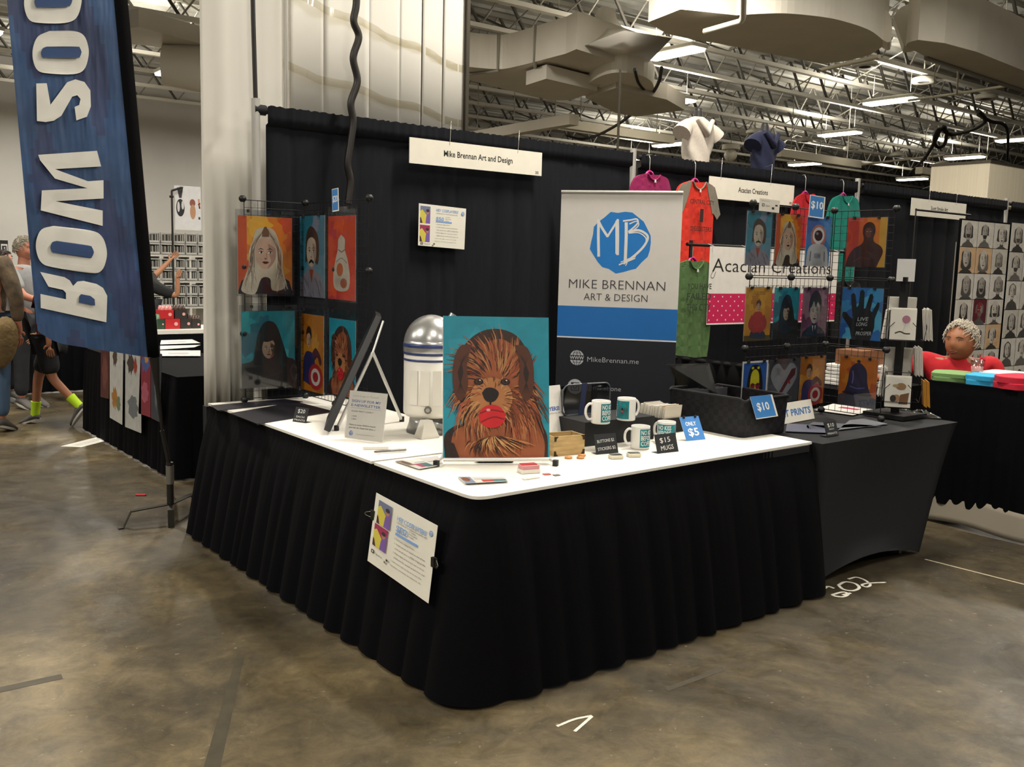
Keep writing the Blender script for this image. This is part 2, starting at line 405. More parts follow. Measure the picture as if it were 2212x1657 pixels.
# cross bridging struts: dark bars between neighbouring trusses
SB=mat('bridging_steel','#5d594f',.6)
for i,x in enumerate([6,11,16,21,26,31,36,43,51]):
    b=MB()
    for y0,y1 in zip(ys,ys[1:]):
        b.cyl((x,y0,6.6),(x,y1,7.4),.03,SB,n=5); b.cyl((x,y0,7.4),(x,y1,6.6),.018,STEELM,n=5)
    b.build('cross_bracing',label='line %d of diagonal bridging bars between roof trusses, counted from the left'%(i+1),cat='roof bracing',group='diagonal bracing between trusses')

# lamps
LH=mat('lamp_housing','#d9d6cc',.4)
LE=mat('lamp_diffuser','#fff4e0',.5,emit=14)
def fixture(x,y,label=None):
    t=thing('ceiling_lamp',label,'ceiling lamp',(x,y,LAMP_Z-.06),0,'hanging hall lamps')
    b=MB(); b.rbox((0,0,.05),(.46,1.42,.08),.04,LH); b.build('housing',t)
    b=MB(); b.rbox((0,0,-.015),(.40,1.34,.05),.04,LE); b.build('diffuser',t)
    for e_ in (-.5,.5): b=MB(); b.cyl((0,e_,.09),(0,e_,.7),.006,STEELM,n=5); b.build('hanger',t)
    return t
lp=None
for x,y,w_ in LAMPS_SEEN:
    if lp is None: lp=fixture(x,y,'glowing rectangular hall lamp, '+w_)
    else: copy_tree(lp,(x,y,LAMP_Z-.06),0,'glowing rectangular hall lamp, '+w_)
    area_lamp(x,y)
for x,y in LAMPS_UNSEEN: area_lamp(x,y,LAMP_E*(.55 if y<-2 else 1))     # lamps over the aisle dimmed to darken the near floor
L0=pz(372,138,6.0); copy_tree(lp,(L0.x,L0.y,LAMP_Z-.06),0,'glowing hall lamp at the upper left, between the feather banner and the white column')
L1=pz(4,65,6.0); copy_tree(lp,(L1.x-.3,L1.y,LAMP_Z-.06),0,'glowing hall lamp cut by the left edge of the picture')
L2=pz(2203,290,6.0); copy_tree(lp,(L2.x,L2.y,LAMP_Z-.06),0,'glowing hall lamp cut by the right edge of the picture')

# ventilation ducts: outlines on their underside level, pushed up
DUCT=mat('painted_duct','#d6d0c3',.5,noise=.06,nscale=1.5)
def duct(name,pts,z,h,label,cat='duct',ribs=(),m=DUCT):
    P=[pz(u,v,z) for u,v in pts]; t=thing(name,label,cat,(P[0].x,P[0].y,z))
    b=MB(); b.prism(P,(0,0,h),m); b.build('casing',t,True)
    for i,(i0,f0,i1,f1) in enumerate(ribs):
        A=P[i0].lerp(P[(i0+1)%len(P)],f0); B=P[i1].lerp(P[(i1+1)%len(P)],f1)
        r=MB(); r.tube([A+Vector((0,0,h+.02)),A-Vector((0,0,.03)),B-Vector((0,0,.03)),B+Vector((0,0,h+.02))],.035,STEELM,6); r.build('hanger_strap',t,True)
    return t
duct('ventilation_duct',c2([(1003,143),(1040,147),(1085,149),(1130,140),(1180,127),(1222,116)])+[(1245,106),(1385,150),(1340,163),(1295,172),(1180,215),(1145,207),(1010,172)],5.2,.62,'long pale duct running left to right behind the white column top',ribs=[(9,0,32,.5),(17,.5,30,.3)])
duct('ventilation_duct',[(1440,73),(1500,86),(1560,95),(1640,112),(1700,123),(1776,138)]+[(1830,132),(1880,118),(1915,96)]+c2([(1915,93),(1880,66),(1830,48),(1780,37),(1700,29),(1640,30),(1590,33)])+[(1470,20),(1400,48)],5.2,.75,'broad pale duct with a curved near side at the top centre')
duct('ventilation_duct',c2([(1983,86),(1962,92),(1956,101)])+[(2000,122),(2060,144),(2150,177),(2260,222),(2330,222),(2230,160),(2110,112),(2040,93)],5.2,.85,'straight pale duct at the upper right behind the largest lamp',ribs=[(13,.0,12,.6),(14,.5,11,.0)])
duct('ventilation_duct',[(1265,212),(1330,190),(1440,215),(1480,238),(1375,252),(1330,244)],4.9,.3,'low flat duct outlet under the flared duct')
duct('ventilation_duct',[(1136,184),(1180,170),(1290,196),(1235,216),(1190,218),(1150,205)],4.9,.25,'low flat duct outlet left of the lens-shaped duct end')
P=[pz(u,v,5.0) for u,v in c2([(1270,181),(1290,168),(1320,158),(1355,157),(1390,165),(1410,180),(1411,200),(1395,208),(1350,200),(1300,190),(1271,182)],3)[:-1]]
b=MB(); b.prism(P,(0,0,.35),mat('duct_end','#e4dfd2',.45)); b.build('duct_end_cap',label='pale lens-shaped duct end above the hanging black cable',cat='duct end')
lo=[pz(u,v,5.3) for u,v in ((1240,107),(1384,152),(1452,82),(1350,66))]; hi=[pz(u,v,6.25) for u,v in ((1288,22),(1322,28),(1330,18),(1300,14))]
b=MB(); NS=10; ring=[]
for k in range(NS+1):
    t=k/NS; e=1-(1-t)**2.2
    for i in range(4):
        q=lo[i].lerp(hi[i],e); q.z=5.3+.95*t; ring.append(q)
b.add(ring,[(k*4+i,k*4+(i+1)%4,(k+1)*4+(i+1)%4,(k+1)*4+i) for k in range(NS) for i in range(4)]+[(3,2,1,0)],DUCT,None,True)
b.build('flared_duct',label='flared trumpet-shaped duct transition with a flat underside, left of a lamp',cat='duct',flat=False)
# small split duct elbows left of the largest lamp
for (pts,lab) in (([(1886,12),(1922,30),(1923,90),(1890,75)],'left leaf of the split duct elbow left of the largest lamp'),([(1930,34),(1950,14),(1984,12),(1982,86),(1952,98)],'right leaf of the split duct elbow left of the largest lamp')):
    A=pz(pts[-1][0],pts[-1][1],5.3); x0=A.x
    P=[px(u,v,x0) for u,v in c2(pts,4)]; b=MB(); b.prism(P,(.5,.3,0),mat('duct_end','#e4dfd2',.45)); b.build('duct_elbow',label='pale '+lab,cat='duct')
# left side duct and curved end
duct('ventilation_duct',[(275,62),(300,58),(440,96),(440,125),(330,100),(280,95)],6.0,.35,'dark-edged duct under the roof at the upper left')
b=MB(); A=pz(352,140,5.6); b.tube([A+Vector((k*.62,-k*.3,-.02*k*k*.9)) for k in range(6)],[.42,.5,.55,.58,.6,.6],mat('duct_end','#e4dfd2',.45),18)
r_=None; b.build('round_duct',label='white round duct bending down behind the left lamp, beside the white column',cat='duct')
# conveyor-like cable trays far off
TR=mat('tray','#d9d2c0',.5)
for (a,c,z,lab) in (((1215,268),(1470,300),5.2,'pale cable tray far behind the banner drape'),((1680,330),(1905,352),5.0,'pale cable tray with red tape far behind the middle booth'),((1985,368),(2115,395),5.0,'pale cable tray far off at the right'),((1000,300),(1240,258),4.6,'grey pipe run above the left of the drape')):
    A=pz(*a,z); B=A+Vector((max(2,(pz(*c,z)-A).x),0,0)); 
    if lab.startswith('grey'): B=pz(*c,z)
    b=MB(); b.box((A+B)/2,((B-A).length,.25,.22),TR,Matrix.Rotation(math.atan2((B-A).y,(B-A).x),3,'Z')); t=thing('cable_tray',lab,'cable tray',(A+B)/2); b.build('tray',t,True)
    for f in (.15,.5,.85): q=A.lerp(B,f); r_=MB(); r_.cyl(q,(q.x,q.y,7.55),.012,STEELM,n=5); r_.build('hanging_rod',t,True)
# pipes and cords
def pipe(name,pts,r,m,label,cat,n=6,smoothn=0):
    b=MB(); b.tube(curve(pts,smoothn) if smoothn else pts,r,m,n)
    if name!='sprinkler_pipe': return b.build(name,label=label,cat=cat)
    t=thing(name,label,cat,pts[0]); b.build('pipe',t,True)
    for q in (pts[0].lerp(pts[-1],.25),pts[0].lerp(pts[-1],.8)):
        if q.z<7: r_=MB(); q=Vector(pts[0]).lerp(Vector(pts[1]),.5) if len(pts)>3 else q; r_.cyl(q,(q.x,q.y,7.55),.010,STEELM,n=5); r_.build('hanging_rod',t,True)
    return t
PW=mat('pale_pipe','#d6d0c0',.45); BK=mat('black_rubber','#15130f',.5); 
pipe('sprinkler_pipe',[pz(2260,172,5.6),pz(2070,202,5.6),pz(1962,217,5.6)],.03,PW,'thin pale pipe reaching in from the right edge below the largest lamp','pipe')
pipe('sprinkler_pipe',[pz(1840,358,5.6),pz(2040,335,5.6)],.04,PW,'thin pale pipe leading to the small right lamp','pipe')
pipe('conduit_drop',[pz(2074,92,5.9),pz(2067,202,5.6)],.02,PW,'vertical rod below the largest lamp','rod')
pipe('sprinkler_pipe',[pz(1606,-10,5.0),pz(1605,38,5.0),pz(1600,46,5.0),pz(1522,68,5.0)],.045,PW,'pale bent pipe under the broad curved duct','pipe')
pipe('sprinkler_pipe',[pz(1776,150,5.5),pz(1900,122,5.5)],.04,PW,'pale pipe along the far edge of the curved duct','pipe')
D1=Vector((11.2,12.4,5.9))
def hang(pts,z,r,lab,n=6): 
    return pipe('hanging_cable',[pz(u,v,z) for u,v in pts],r,BK,lab,'cable',6,n)
hang([(1223,292),(1260,300),(1300,288),(1350,258),(1400,212),(1422,180),(1429,148)],5.0,.035,'black cable swooping up from the drape to the duct outlet')
hang([(1371,150),(1380,180),(1400,200),(1412,198),(1425,170),(1429,146)],5.0,.03,'short black cable loop beside the lens-shaped duct end')
hang([(1968,372),(1995,345),(2020,305),(2034,275),(2045,285),(2040,312),(2025,318),(2018,300),(2030,276),(2050,290),(2075,287),(2105,278),(2128,262),(2120,247),(2113,240)],5.2,.05,'tangled black cable loops at the right below the roof')
hang([(2113,248),(2140,262),(2175,278),(2176,345)],5.2,.04,'black cable hanging above the cream box at the right')
pipe('support_rod',[py(1340,150,3.4),py(1334,332,3.4)],.012,mat('rod_dark','#4b463c',.4,metal=.6),'thin grey rod rising behind the drape, right of the name board','rod')
# round ceiling vents
FV=MB(); FV.lathe([(.14,.0),(.26,-.02),(.30,.02),(.28,.10),(.12,.16)],(0,0,0),mat('vent_white','#bdb8aa',.5),20)
vf=None
for i,(u,v) in enumerate([(1706,110),(1868,145),(1995,178),(2130,214),(1630,288),(1738,306),(1838,323),(1938,337),(2037,356)]):
    c=pz(u,v,6.35); t=thing('round_vent','pale round ceiling vent with dark centre, %s of the nine from the left'%['third','sixth','eighth','last','first','fourth','fifth','seventh','second to last'][i],'ceiling vent',c,0,'round ceiling vents')
    FV.build('rim',t); k=MB(); k.lathe([(0.0,.05),(.15,.03),(.15,.0)],(0,0,0),STEELD,16); k.build('core',t)
    k=MB(); k.cyl((0,0,.15),(0,0,1.16),.02,STEELM,n=5); k.build('stem',t)
gl=pz(1578,335,5.4); t=thing('globe_lamp','small unlit round globe lamp left of the dark draped shirt','lamp',gl)
k=MB(); k.ball((0,0,0),.22,mat('globe','#e8e4d8',.3),16); k.build('globe',t); k=MB(); k.cyl((0,0,.18),(0,0,.34),.3,STEEL,n=16); k.build('canopy',t); k=MB(); k.cyl((0,0,.34),(0,0,7.52-gl.z),.012,STEELM,n=5); k.build('stem',t)
# cream hanging box at far right
A=py(2139,352,5.0); B=py(2212,450,5.0)
t=thing('cream_box','cream fabric-covered box hanging above the far drapes at the right','hanging box',((A.x+B.x)/2,5,B.z-.15))
b=MB(); b.bbox((A.x,5,2.75),(A.x+1.4,6.0,3.42),mat('cream_cloth','#d9cfb8',.8,noise=.05,nscale=3,stretch=(12,12,.2))); b.build('cloth_cover',t,True)
b=MB(); b.bbox((A.x-.02,4.98,3.42),(A.x+1.42,6.02,3.46),mat('rod_dark')); b.build('top_frame',t,True)

# ================================================================== WHITE COLUMN
PAPER=mat('white_paper_wrap','#dedad0',.55,noise=.03,nscale=1,bump=.04,bscale=2.2,bdist=.02,stretch=(1,1,.15)); PAPER2=mat('white_paper_strip','#e4e0d6',.5,bump=.04,bscale=2,bdist=.02,stretch=(1,1,.12))
TAPE=clear('clear_tape',.16,'#faf6ea',.04,.96)
t=thing('wrapped_column','tall square building column wrapped in white paper and clear tape behind the booth','column',(.9,3.3,0))
b=MB(); b.bbox((.62,2.87,0),(1.74,3.5,7.5),mat('column_core','#b9b4a8',.7)); b.build('core',t,True)
def wave(x,seed=0): return .006*math.sin(9*x+seed)+.004*math.sin(19*x+seed*2)
b=MB(); XL=py(420,0,2.80).x
b.grid(lambda u,v:(XL+.03+u*(.50-XL), 2.80+wave(u*4,1)*(.15+2.4*max(0,1-v*4.5)), .70+v*6.8),28,20,PAPER,.004); b.build('front_sheet',t,True)
b=MB(); b.bbox((XL+.05,2.84,0),(.6,2.9,.69),mat('black_cloth','#101014',.85)); b.build('base_skirt',t,True)
b=MB(); b.grid(lambda u,v:(.545+.02*u, 2.79-.0*u,.8+6.7*v),2,2,PAPER2,.03); b.build('corner_strip',t,True)
xs=[.60]+[py(u,150,2.84).x for u in (700,795,862,910,955,1002)]
for i in range(6):
    b=MB(); a,c=xs[i],xs[i+1]+(.006 if i in (0,1,2) else -.006)
    b.grid(lambda u,v:(a+u*(c-a), 2.845+.003*math.sin(u*3.1+i)-.004*i, 2.2+5.3*v),8,6,PAPER2 if i%2 else PAPER,.003); b.build('paper_strip',t,True)
b=MB()
for (u0,v0,u1,v1) in ((600,-30,1003,150),(575,130,1003,268)):
    A=py(u0,v0,2.82); B=py(u1,v1,2.82)
    b.grid(lambda u,v:(A.x+(B.x-A.x)*u, 2.822+.006*math.sin(u*60), A.z+(B.z-A.z)*u+.05*(v-.5)+.012*math.sin(u*19)),60,2,TAPE,0)
b.build('clear_tape',t,True)
b=MB(); A=py(1003,0,2.84).x; b.bbox((A,2.80,2.0),(A+.025,2.84,7.4),mat('rod_dark')); b.build('edge_trim',t,True)
b=MB(); A=py(577,0,2.84).x; b.bbox((A-.008,2.82,2.3),(A+.008,2.835,7.4),STEELD); b.build('seam_gap',t,True)

# ================================================================== PIPE AND DRAPE
DR=mat('black_drape','#0b0b0d',.9,spec=.12,noise=.12,nscale=40); DR2=mat('charcoal_drape','#191a1e',.9,spec=.15,noise=.15,nscale=60,stretch=(1,1,.1))
ALU=mat('aluminium','#c9c6bf',.35,metal=.55)
PW_=[.75]
def folds(L,lo,hi,seed):
    r=random.Random(seed); x=0; c=[0]
    while x<L: x+=r.uniform(lo,hi); c.append(x)
    def f(s):
        for i in range(len(c)-1):
            if c[i]<=s<=c[i+1]: return abs(math.sin(PI*(s-c[i])/(c[i+1]-c[i])))**PW_[0]
        return 0
    return f
def drape(x0,x1,y,z0,z1,seed,parent,name='drape'):
    f0=folds(x1-x0+1,.10,.36,seed); f=lambda s: f0(s)**.5; g=folds(x1-x0+1,.02,.035,seed+9); n=int((x1-x0)/.018)
    b=MB()
    def fn(u,v):
        s=u*(x1-x0); z=z0+v*(z1-z0)
        a=.006+.016*min(1,(z1-z)/.5)
        yy=y-a*f(s)-.010*math.sin(s*2.2+seed)
        if z>z1-.10: yy=y-.030-.008*g(s); z=z+(.008*g(s) if v>.995 else 0)
        return (x0+s,yy,z)
    P=[]; zs=[0,.15,.35,.6,.8,.9,.935,.953,.958,.962,.98,.995,1]
    vs=[];W=n+1
    for v in zs:
        for i in range(n+1): vs.append(fn(i/n,v))
    fs=[(j*W+i,j*W+i+1,(j+1)*W+i+1,(j+1)*W+i) for j in range(len(zs)-1) for i in range(n)]
    b.add(vs,fs,DR2,None,True)
    return b.build(name,parent,True)
BY=2.61
bn=['behind the main booth name board','behind the hanging shirts','behind the far art booth','at the right edge of the picture']
for i in range(4):
    x0=.28+3.05*i; x1=x0+3.05
    t=thing('pipe_and_drape','tall black pleated drape on a pipe frame '+bn[i],'drape',((x0+x1)/2,BY,0),0,'back wall drapes')
    drape(x0+.06,x1-.04,BY,.02,2.45,i*7+3,t)
    b=MB(); b.cyl((x0+.05,BY,2.43),(x1-.05,BY,2.43),.02,mat('drape_top_black','#0b0b0d',.8),n=10); b.build('crossbar',t,True)
    b=MB(); b.cyl((x0,BY,0),(x0,BY,2.49),.025,ALU,n=14); b.build('upright_pipe',t,True)
    b=MB(); b.bbox((x0-.22,BY-.22,0),(x0+.22,BY+.22,.008),ALU); b.build('base_plate',t,True)
    if i==0:
        b=MB(); b.cyl((x0-.012,BY,2.43),(x0+.06,BY,2.43),.03,mat('drape_top_black'),n=8); b.build('hook_end',t,True)
# low side drapes dividing the booths
def low_drape(x,y0,y1,label,z1=.945):
    t=thing('side_drape',label,'drape',(x,(y0+y1)/2,0))
    f=folds(y1-y0+1,.06,.16,int(x*10)); n=int((y1-y0)/.02); b=MB()
    b.grid(lambda u,v:(x-.03*f(u*(y1-y0))*(1-.4*v), y1+(y0-y1)*u, .02+(z1-.02)*v),n,6,DR,.004); b.build('drape',t,True)
    b=MB(); b.cyl((x,y0,z1-.02),(x,y1,z1-.02),.018,mat('drape_top_black'),n=8); b.build('rail',t,True)
    b=MB(); b.cyl((x,y0,0),(x,y0,z1+.02),.02,ALU,n=10); b.bbox((x-.1,y0-.1,0),(x+.1,y0+.1,.008),ALU); b.build('upright_pipe',t,True)
low_drape(3.33,1.25,2.56,'low black side drape behind the black basket, dividing the booths')
# black cord hanging in front of the column, sagging onto the drape
pts=[py(u,v,2.50) for u,v in ((771,-220),(766,-110),(770,0),(764,45),(775,80),(763,125),(772,175),(758,222),(763,262),(757,310),(751,355),(757,392),(752,440))]
pipe('black_hose',pts,.022,mat('brown_black_hose','#1d1712',.45),'thick wavy black hose hanging down in front of the drape','hose',10,8)
pts=[py(u,v,2.66) for u,v in ((542,-200),(547,40),(552,212))]
pipe('black_cable',pts,.014,BK,'straight black cable coming down to the left drape pipe','cable',8)

# ================================================================== TABLES OF THE BOOTH
TZ=.74
SK=mat('skirt_black','#040407',.8,spec=.10,noise=.1,nscale=30,bump=.1,bscale=300)
WCL=mat('white_table_cover','#eeeae0',.5,bump=.12,bscale=5,bdist=.02)
TB=mat('table_board','#1a1a1c',.6)
def skirt(path,z1,flare,seed,parent,lo=.09,hi=.18,amp=.035,z0=.006,name='skirt',m=None):
    P=[Vector(p) for p in path]; L=[(P[i+1]-P[i]).length for i in range(len(P)-1)]; T=sum(L)
    f=folds(T+1,lo,hi,seed); g=folds(T+1,.012,.03,seed+5); n=int(T/.012); b=MB(); vs=[]
    zs=[0,.08,.2,.35,.5,.65,.78,.86,.9,.93,.96,.985,1]
    def at(s):
        s=max(0,min(T,s))
        for i,l in enumerate(L):
            if s<=l or i==len(L)-1: return P[i].lerp(P[i+1],min(1,s/l))
            s-=l
    nr=[]
    for i in range(n+1):
        s=i*T/n; a=at(s-.05); c=at(s+.05); d=(c-a).normalized(); nr.append((s,at(s),Vector((-d.y,d.x))*-1))
    for v in zs:
        for s,p,nn in nr:
            if v>.93: off=.004+.003*g(s)
            else:
                k=(.93-v)/.93; off=.006+.006*g(s)*(1-k)+flare*k**.8+amp*(.25+.75*k)*f(s)*min(1,k*4)+.006*math.sin(s*31+seed)*k
            q=p+nn*off; vs.append((q.x,q.y,z0+(z1-z0)*v+(.008*f(s) if v==0 else 0)))
    W=n+1; fs=[(j*W+i,j*W+i+1,(j+1)*W+i+1,(j+1)*W+i) for j in range(len(zs)-1) for i in range(n)]
    b.add(vs,fs,m or SK,None,True); return b.build(name,parent,True)
def legs(parent,pts,z):
    for x,y in pts:
        b=MB(); b.cyl((x,y,0),(x,y,z),.014,mat('leg_grey','#6d6c69',.4,metal=.6),n=8); b.build('leg',parent,True)
def bez(p0,p1,p2,n=8): return [Vector(p0)*(1-t)**2+Vector(p1)*2*t*(1-t)+Vector(p2)*t*t for t in [i/n for i in range(n+1)]]
t=thing('folding_table','left folding table with a black pleated skirt, running back to the drape','table',(.36,1.68,0))
b=MB(); b.bbox((0,.735,.70),(.76,2.60,.733),TB); b.build('tabletop',t,True); legs(t,[(.06,.85),(.7,.85),(.06,2.5),(.7,2.5)],.70)
skirt([(-.012,2.61),(-.012,.68)],.733,.13,3,t)
t=thing('folding_table','front folding table with a black pleated skirt and rounded corner, nearest the viewer','table',(1.04,.37,0))
b=MB(); b.bbox((0,0.01,.70),(2.05,.705,.733),TB); b.build('tabletop',t,True); legs(t,[(.1,.1),(.1,.62),(1.95,.1),(1.95,.62)],.70)
cor=bez((-.014,.05,0),(-.018,-.012,0),(.06,-.012,0)); 
skirt([(p[0],p[1]) for p in [(-.014,.75)]]+[(p.x,p.y) for p in cor]+[(2.085,.022)],.733,.13,11,t,.11,.2)
def cover(path,z,label,seed):
    b=MB(); C=Vector((sum(p[0] for p in path)/len(path),sum(p[1] for p in path)/len(path)))
    P=[Vector((p[0],p[1],0)) for p in path]; b.prism([p+Vector((0,0,z-.012)) for p in P],(0,0,.012),WCL)
    return b.build('table_cover',label=label,cat='table cover')
cover([(-.018,2.62),(-.018,.735),(.765,.735),(.765,2.60)],.745,'white plastic cover on the left table of the booth',1)
cover([(.765,.712),(-.018,.712),(-.018,.06)]+[(p.x,p.y) for p in bez((-.016,.045,0),(-.016,-.018,0),(.06,-.016,0))]+[(1.0,.004),(2.085,.022),(2.09,.705)],.745,'white plastic cover on the front table, wrinkled at the near corner',2)
# stretch-covered table on the right
SP=mat('charcoal_spandex','#1c1d1f',.75,spec=.3,noise=.08,nscale=50)
t=thing('stretch_cover_table','folding table in a tight dark grey stretch cover, right of the front table','table',(2.79,.36,0))
b=MB()
X0,X1,Y0,Y1=2.10,3.46,-.03,.73
def ringp(k,u):   # k 0 floor ..1 top ; u round the table
    ins=.30*(1-k)**.75 if k<1 else 0; insy=.055*(1-k)**.9
    x0=X0+.02*(1-k); x1=X1-ins-.02; y0=Y0+insy*.2; y1=Y1-insy
    c=[(x0,y0),(x1,y0),(x1,y1),(x0,y1)]
    i=int(u*4)%4; f=u*4-int(u*4); a=Vector(c[i]); d=Vector(c[(i+1)%4]); p=a.lerp(d,f)
    bow=math.sin(PI*f)*math.sin(PI*min(1,k*1.0))*.05*(1 if k<1 else 0)
    nrm=Vector((-(d-a).y,(d-a).x)).normalized(); p=p+nrm*bow
    z=TZ*k if k>0 else .004+ .075*math.sin(PI*f)**.8
    return (p.x,p.y,z)
NU=80; ks=[0,.1,.25,.4,.55,.7,.82,.92,.97,1]
vs=[ringp(k,i/NU) for k in ks for i in range(NU)]
fs=[(j*NU+i,j*NU+(i+1)%NU,(j+1)*NU+(i+1)%NU,(j+1)*NU+i) for j in range(len(ks)-1) for i in range(NU)]
b.add(vs,fs,SP,None,True); b.add(vs[-NU:],[tuple(range(NU))],SP); b.build('stretch_cover',t,True)
b=MB(); b.bbox((X0+.03,Y0+.03,.70),(X1-.04,Y1-.03,.735),TB); b.build('tabletop',t,True)
legs(t,[(2.2,.05),(2.2,.62),(3.05,.05),(3.05,.62)],.7)

# ================================================================== PRICE CARDS, SIGNS
BLUE='#3f82c8'; DBLUE='#3b62ad'
CH=mat('chalkboard','#1d1f22',.7)
def quad(c00,c10,c11,c01,w,h):
    a,b_,c,d=[Vector(q) for q in (c00,c10,c11,c01)]; N=((b_-a).cross(d-a)).normalized()
    return lambda x,y,z=0:(a*(1-x/w)*(1-y/h)+b_*(x/w)*(1-y/h)+c*(x/w)*(y/h)+d*(1-x/w)*(y/h))+N*z
def rect_y(y,u0,v0,u1,v1):    # sheet facing the camera on a plane across: returns origin, w, h
    um,vm=(u0+u1)/2,(v0+v1)/2; A=py(u0,vm,y); B=py(u1,vm,y); T=py(um,v0,y); Q=py(um,v1,y)
    return Vector((A.x,y,Q.z)),B.x-A.x,T.z-Q.z
def rect_x(x,u0,v0,u1,v1):
    um,vm=(u0+u1)/2,(v0+v1)/2; A=px(u0,vm,x); B=px(u1,vm,x); T=px(um,v0,x); Q=px(um,v1,x)
    return Vector((x,A.y,Q.z)),A.y-B.y,T.z-Q.z
XR,YR,UPV=Vector((1,0,0)),Vector((0,-1,0)),Vector((0,0,1))
def single(art,name,fn,label,cat,group=None): return art.build(name,fn,label=label,cat=cat,group=group)
BOARD=ink('foam_board',.6,.03)
def name_board(u0,v0,u1,v1,vb,text,num,label,wires):
    A=py(u0,v0,2.53); B=py(u1,v1,2.53); Q=py(u0,vb,2.53); w_=B.x-A.x; h=A.z-Q.z
    t=thing('name_board',label,'sign',(A.x+w_/2,2.53,Q.z)); a=Art(w_,h,'#e9e3d3',BOARD,.006)
    a.txt(text,.5,.40,h*.235,'#1c1a17',.62,.02,'C',width=w_*.52 if len(text)>20 else w_*(.35 if len(text)>16 else .31)); a.txt(num,.975,.07,h*.11,'#1c1a17',.8,.03,'R')
    a.build('board',frame((A.x,2.53,Q.z),XR,UPV),t)
    for f in wires: k=MB(); k.tube([(A.x+w_*f,2.528,A.z-.02),(A.x+w_*f+.01,2.53,2.5),(A.x+w_*f-.02,2.6,2.47)],.0015,mat('wire_silver','#b9b5aa',.3,metal=.8),5); k.build('hanging_wire',t,True)
name_board(885,296,1171,336,352,'Mike Brennan Art and Design','202','white name board with black lettering hung from the drape of the main booth',(.28,.8))
name_board(1533,380,1716,404,428,'Acacian Creations','200','white name board hung above the T-shirts in the middle booth',(.12,.7))
name_board(1970,427,2088,441,465,'Scott Stroke Art','','small white name board at the right, above the drawings',(.3,.8))

def logo_blob(a,cx,cy,r,c='#2079c4'):
    pts=[(cx+r/a.w*(1+.035*math.sin(i*1.9)+.02*math.sin(i*5.1))*math.cos(2*PI*i/26),cy+r/a.h*(1+.035*math.cos(i*2.3)+.02*math.sin(i*4.1))*math.sin(2*PI*i/26)) for i in range(26)]
    a.poly(pts,c)
def logo_mb(a,cx,cy,r,c='#2079c4',fg='#e4e0da',k=1):
    logo_blob(a,cx,cy,r,c)
    def P(x,y): return (cx+(x-533)/213*r/a.w, cy-(y-447)/213*r/a.h)
    wd=r*.075*k
    for q,f in (([(372,300),(374,400),(382,552)],1.2),([(366,292),(395,345),(442,412)],1.1),([(438,412),(475,350),(512,288)],.9),([(506,290),(512,400),(516,538)],1.2),([(495,300),(500,420),(504,530)],.5),
      ([(568,308),(572,420),(572,592)],1.35),([(545,300),(600,292),(640,285),(650,310),(620,345),(588,372)],.7),([(590,320),(640,300),(655,330),(600,380)],.5),([(585,376),(650,362),(700,380),(724,412),(700,470),(640,535),(560,598)],1.0),([(590,384),(660,380),(712,420),(690,480),(600,570)],.5),([(528,606),(590,580),(642,556)],.6),([(540,588),(600,560),(645,545)],.4),([(572,560),(585,590),(575,612)],.4)):
        a.stroke(c2([P(*z) for z in q],4),wd*f,fg,False)
# blue price cards
def price_card(name,fn,w_,h,lines,label,parent=None):
    a=Art(w_,h,'#f0ede6',ink('card_ink',.5,.03),.0015); a.rect(.03,.05,.92,.97,BLUE)
    for (s,x,y,ch,wd) in lines: a.txt(s,x,y,ch*h,'#f4f4f2',.6,.02,'C',width=wd*w_,slant=.0)
    return a
# card 1: left grid, $20
O=px(718,450,.515); w_=.075; h=.125
a=price_card('',None,w_,h,[('$20',.48,.42,.27,.78)],''); a.build('price_card',frame((.515,O.y,O.z-.02),Vector((0,-1,.06)),UPV),label='small blue card priced $20 clipped on top of the left wire grid',cat='price card')
O,w_,h=rect_y(.55,1748,423,1781,470)
a=price_card('',None,w_,h*1.02,[('$10',.5,.42,.32,.8)],''); a.build('price_card',frame(O,Vector((1,0,-.03)),UPV),label='blue card priced $10 standing on top of the right wire grid',cat='price card')
# white payment card next to it
O,w_,h=rect_y(.545,1640,430,1684,457)
a=Art(w_,h,'#e9e4d8',ink('card_ink')); a.rect(.13,.38,.25,.62,'#222222').rect(.16,.43,.22,.57,'#e9e4d8').txt('Square',.3,.40,h*.17,'#55524c',.9,0,'L').rect(.78,.5,.9,.62,'#33312d').rect(.62,.22,.74,.4,'#33312d').rect(.1,.82,.5,.84,'#777777')
a.build('payment_card',frame(O,Vector((1,0,-.02)),UPV),label='small white card payment notice clipped to the top of the right wire grid',cat='notice card')
# ONLY $5 card hanging from the black caddy
c=[pz(1483,953,.745),pz(1523,951,.745)]; A=Vector((1.50,.28,.745))
def lean_card(u0,u1,v0,v1,vb,z0,lean=.25,yofs=0):   # a card standing on the table: bottom edge from pixels, top by height
    A=pz(u0,vb,z0); B=pz(u1,vb,z0); return A,B
def standing(A,B,h,lean):       # frame of a leaning card from its bottom edge
    A=Vector(A);B=Vector(B); R_=(B-A).normalized(); back=Vector((-R_.y,R_.x,0)); 
    if back.dot(Vector((.6,.8,0)))<0: back=-back
    U=(UPV+back*lean).normalized(); return frame(A,R_,U),(B-A).length
fn,w_=standing(pz(1483,953,.746),pz(1524,949,.746),.0,.55)
a=price_card('',None,w_*1.02,.115,[('ONLY',.5,.66,.18,.6),('$5',.5,.18,.34,.55)],''); a.rect(0,0,1,1,BLUE); a.L=[q for q in a.L if True]; a2=Art(w_,.125,BLUE,ink('card_ink'),.0012); a2.txt('ONLY',.48,.62,.02,'#f4f4f2',.6,.02,'C',width=w_*.55); a2.txt('$5',.5,.2,.038,'#f4f4f2',.6,.02,'C',width=w_*.55)
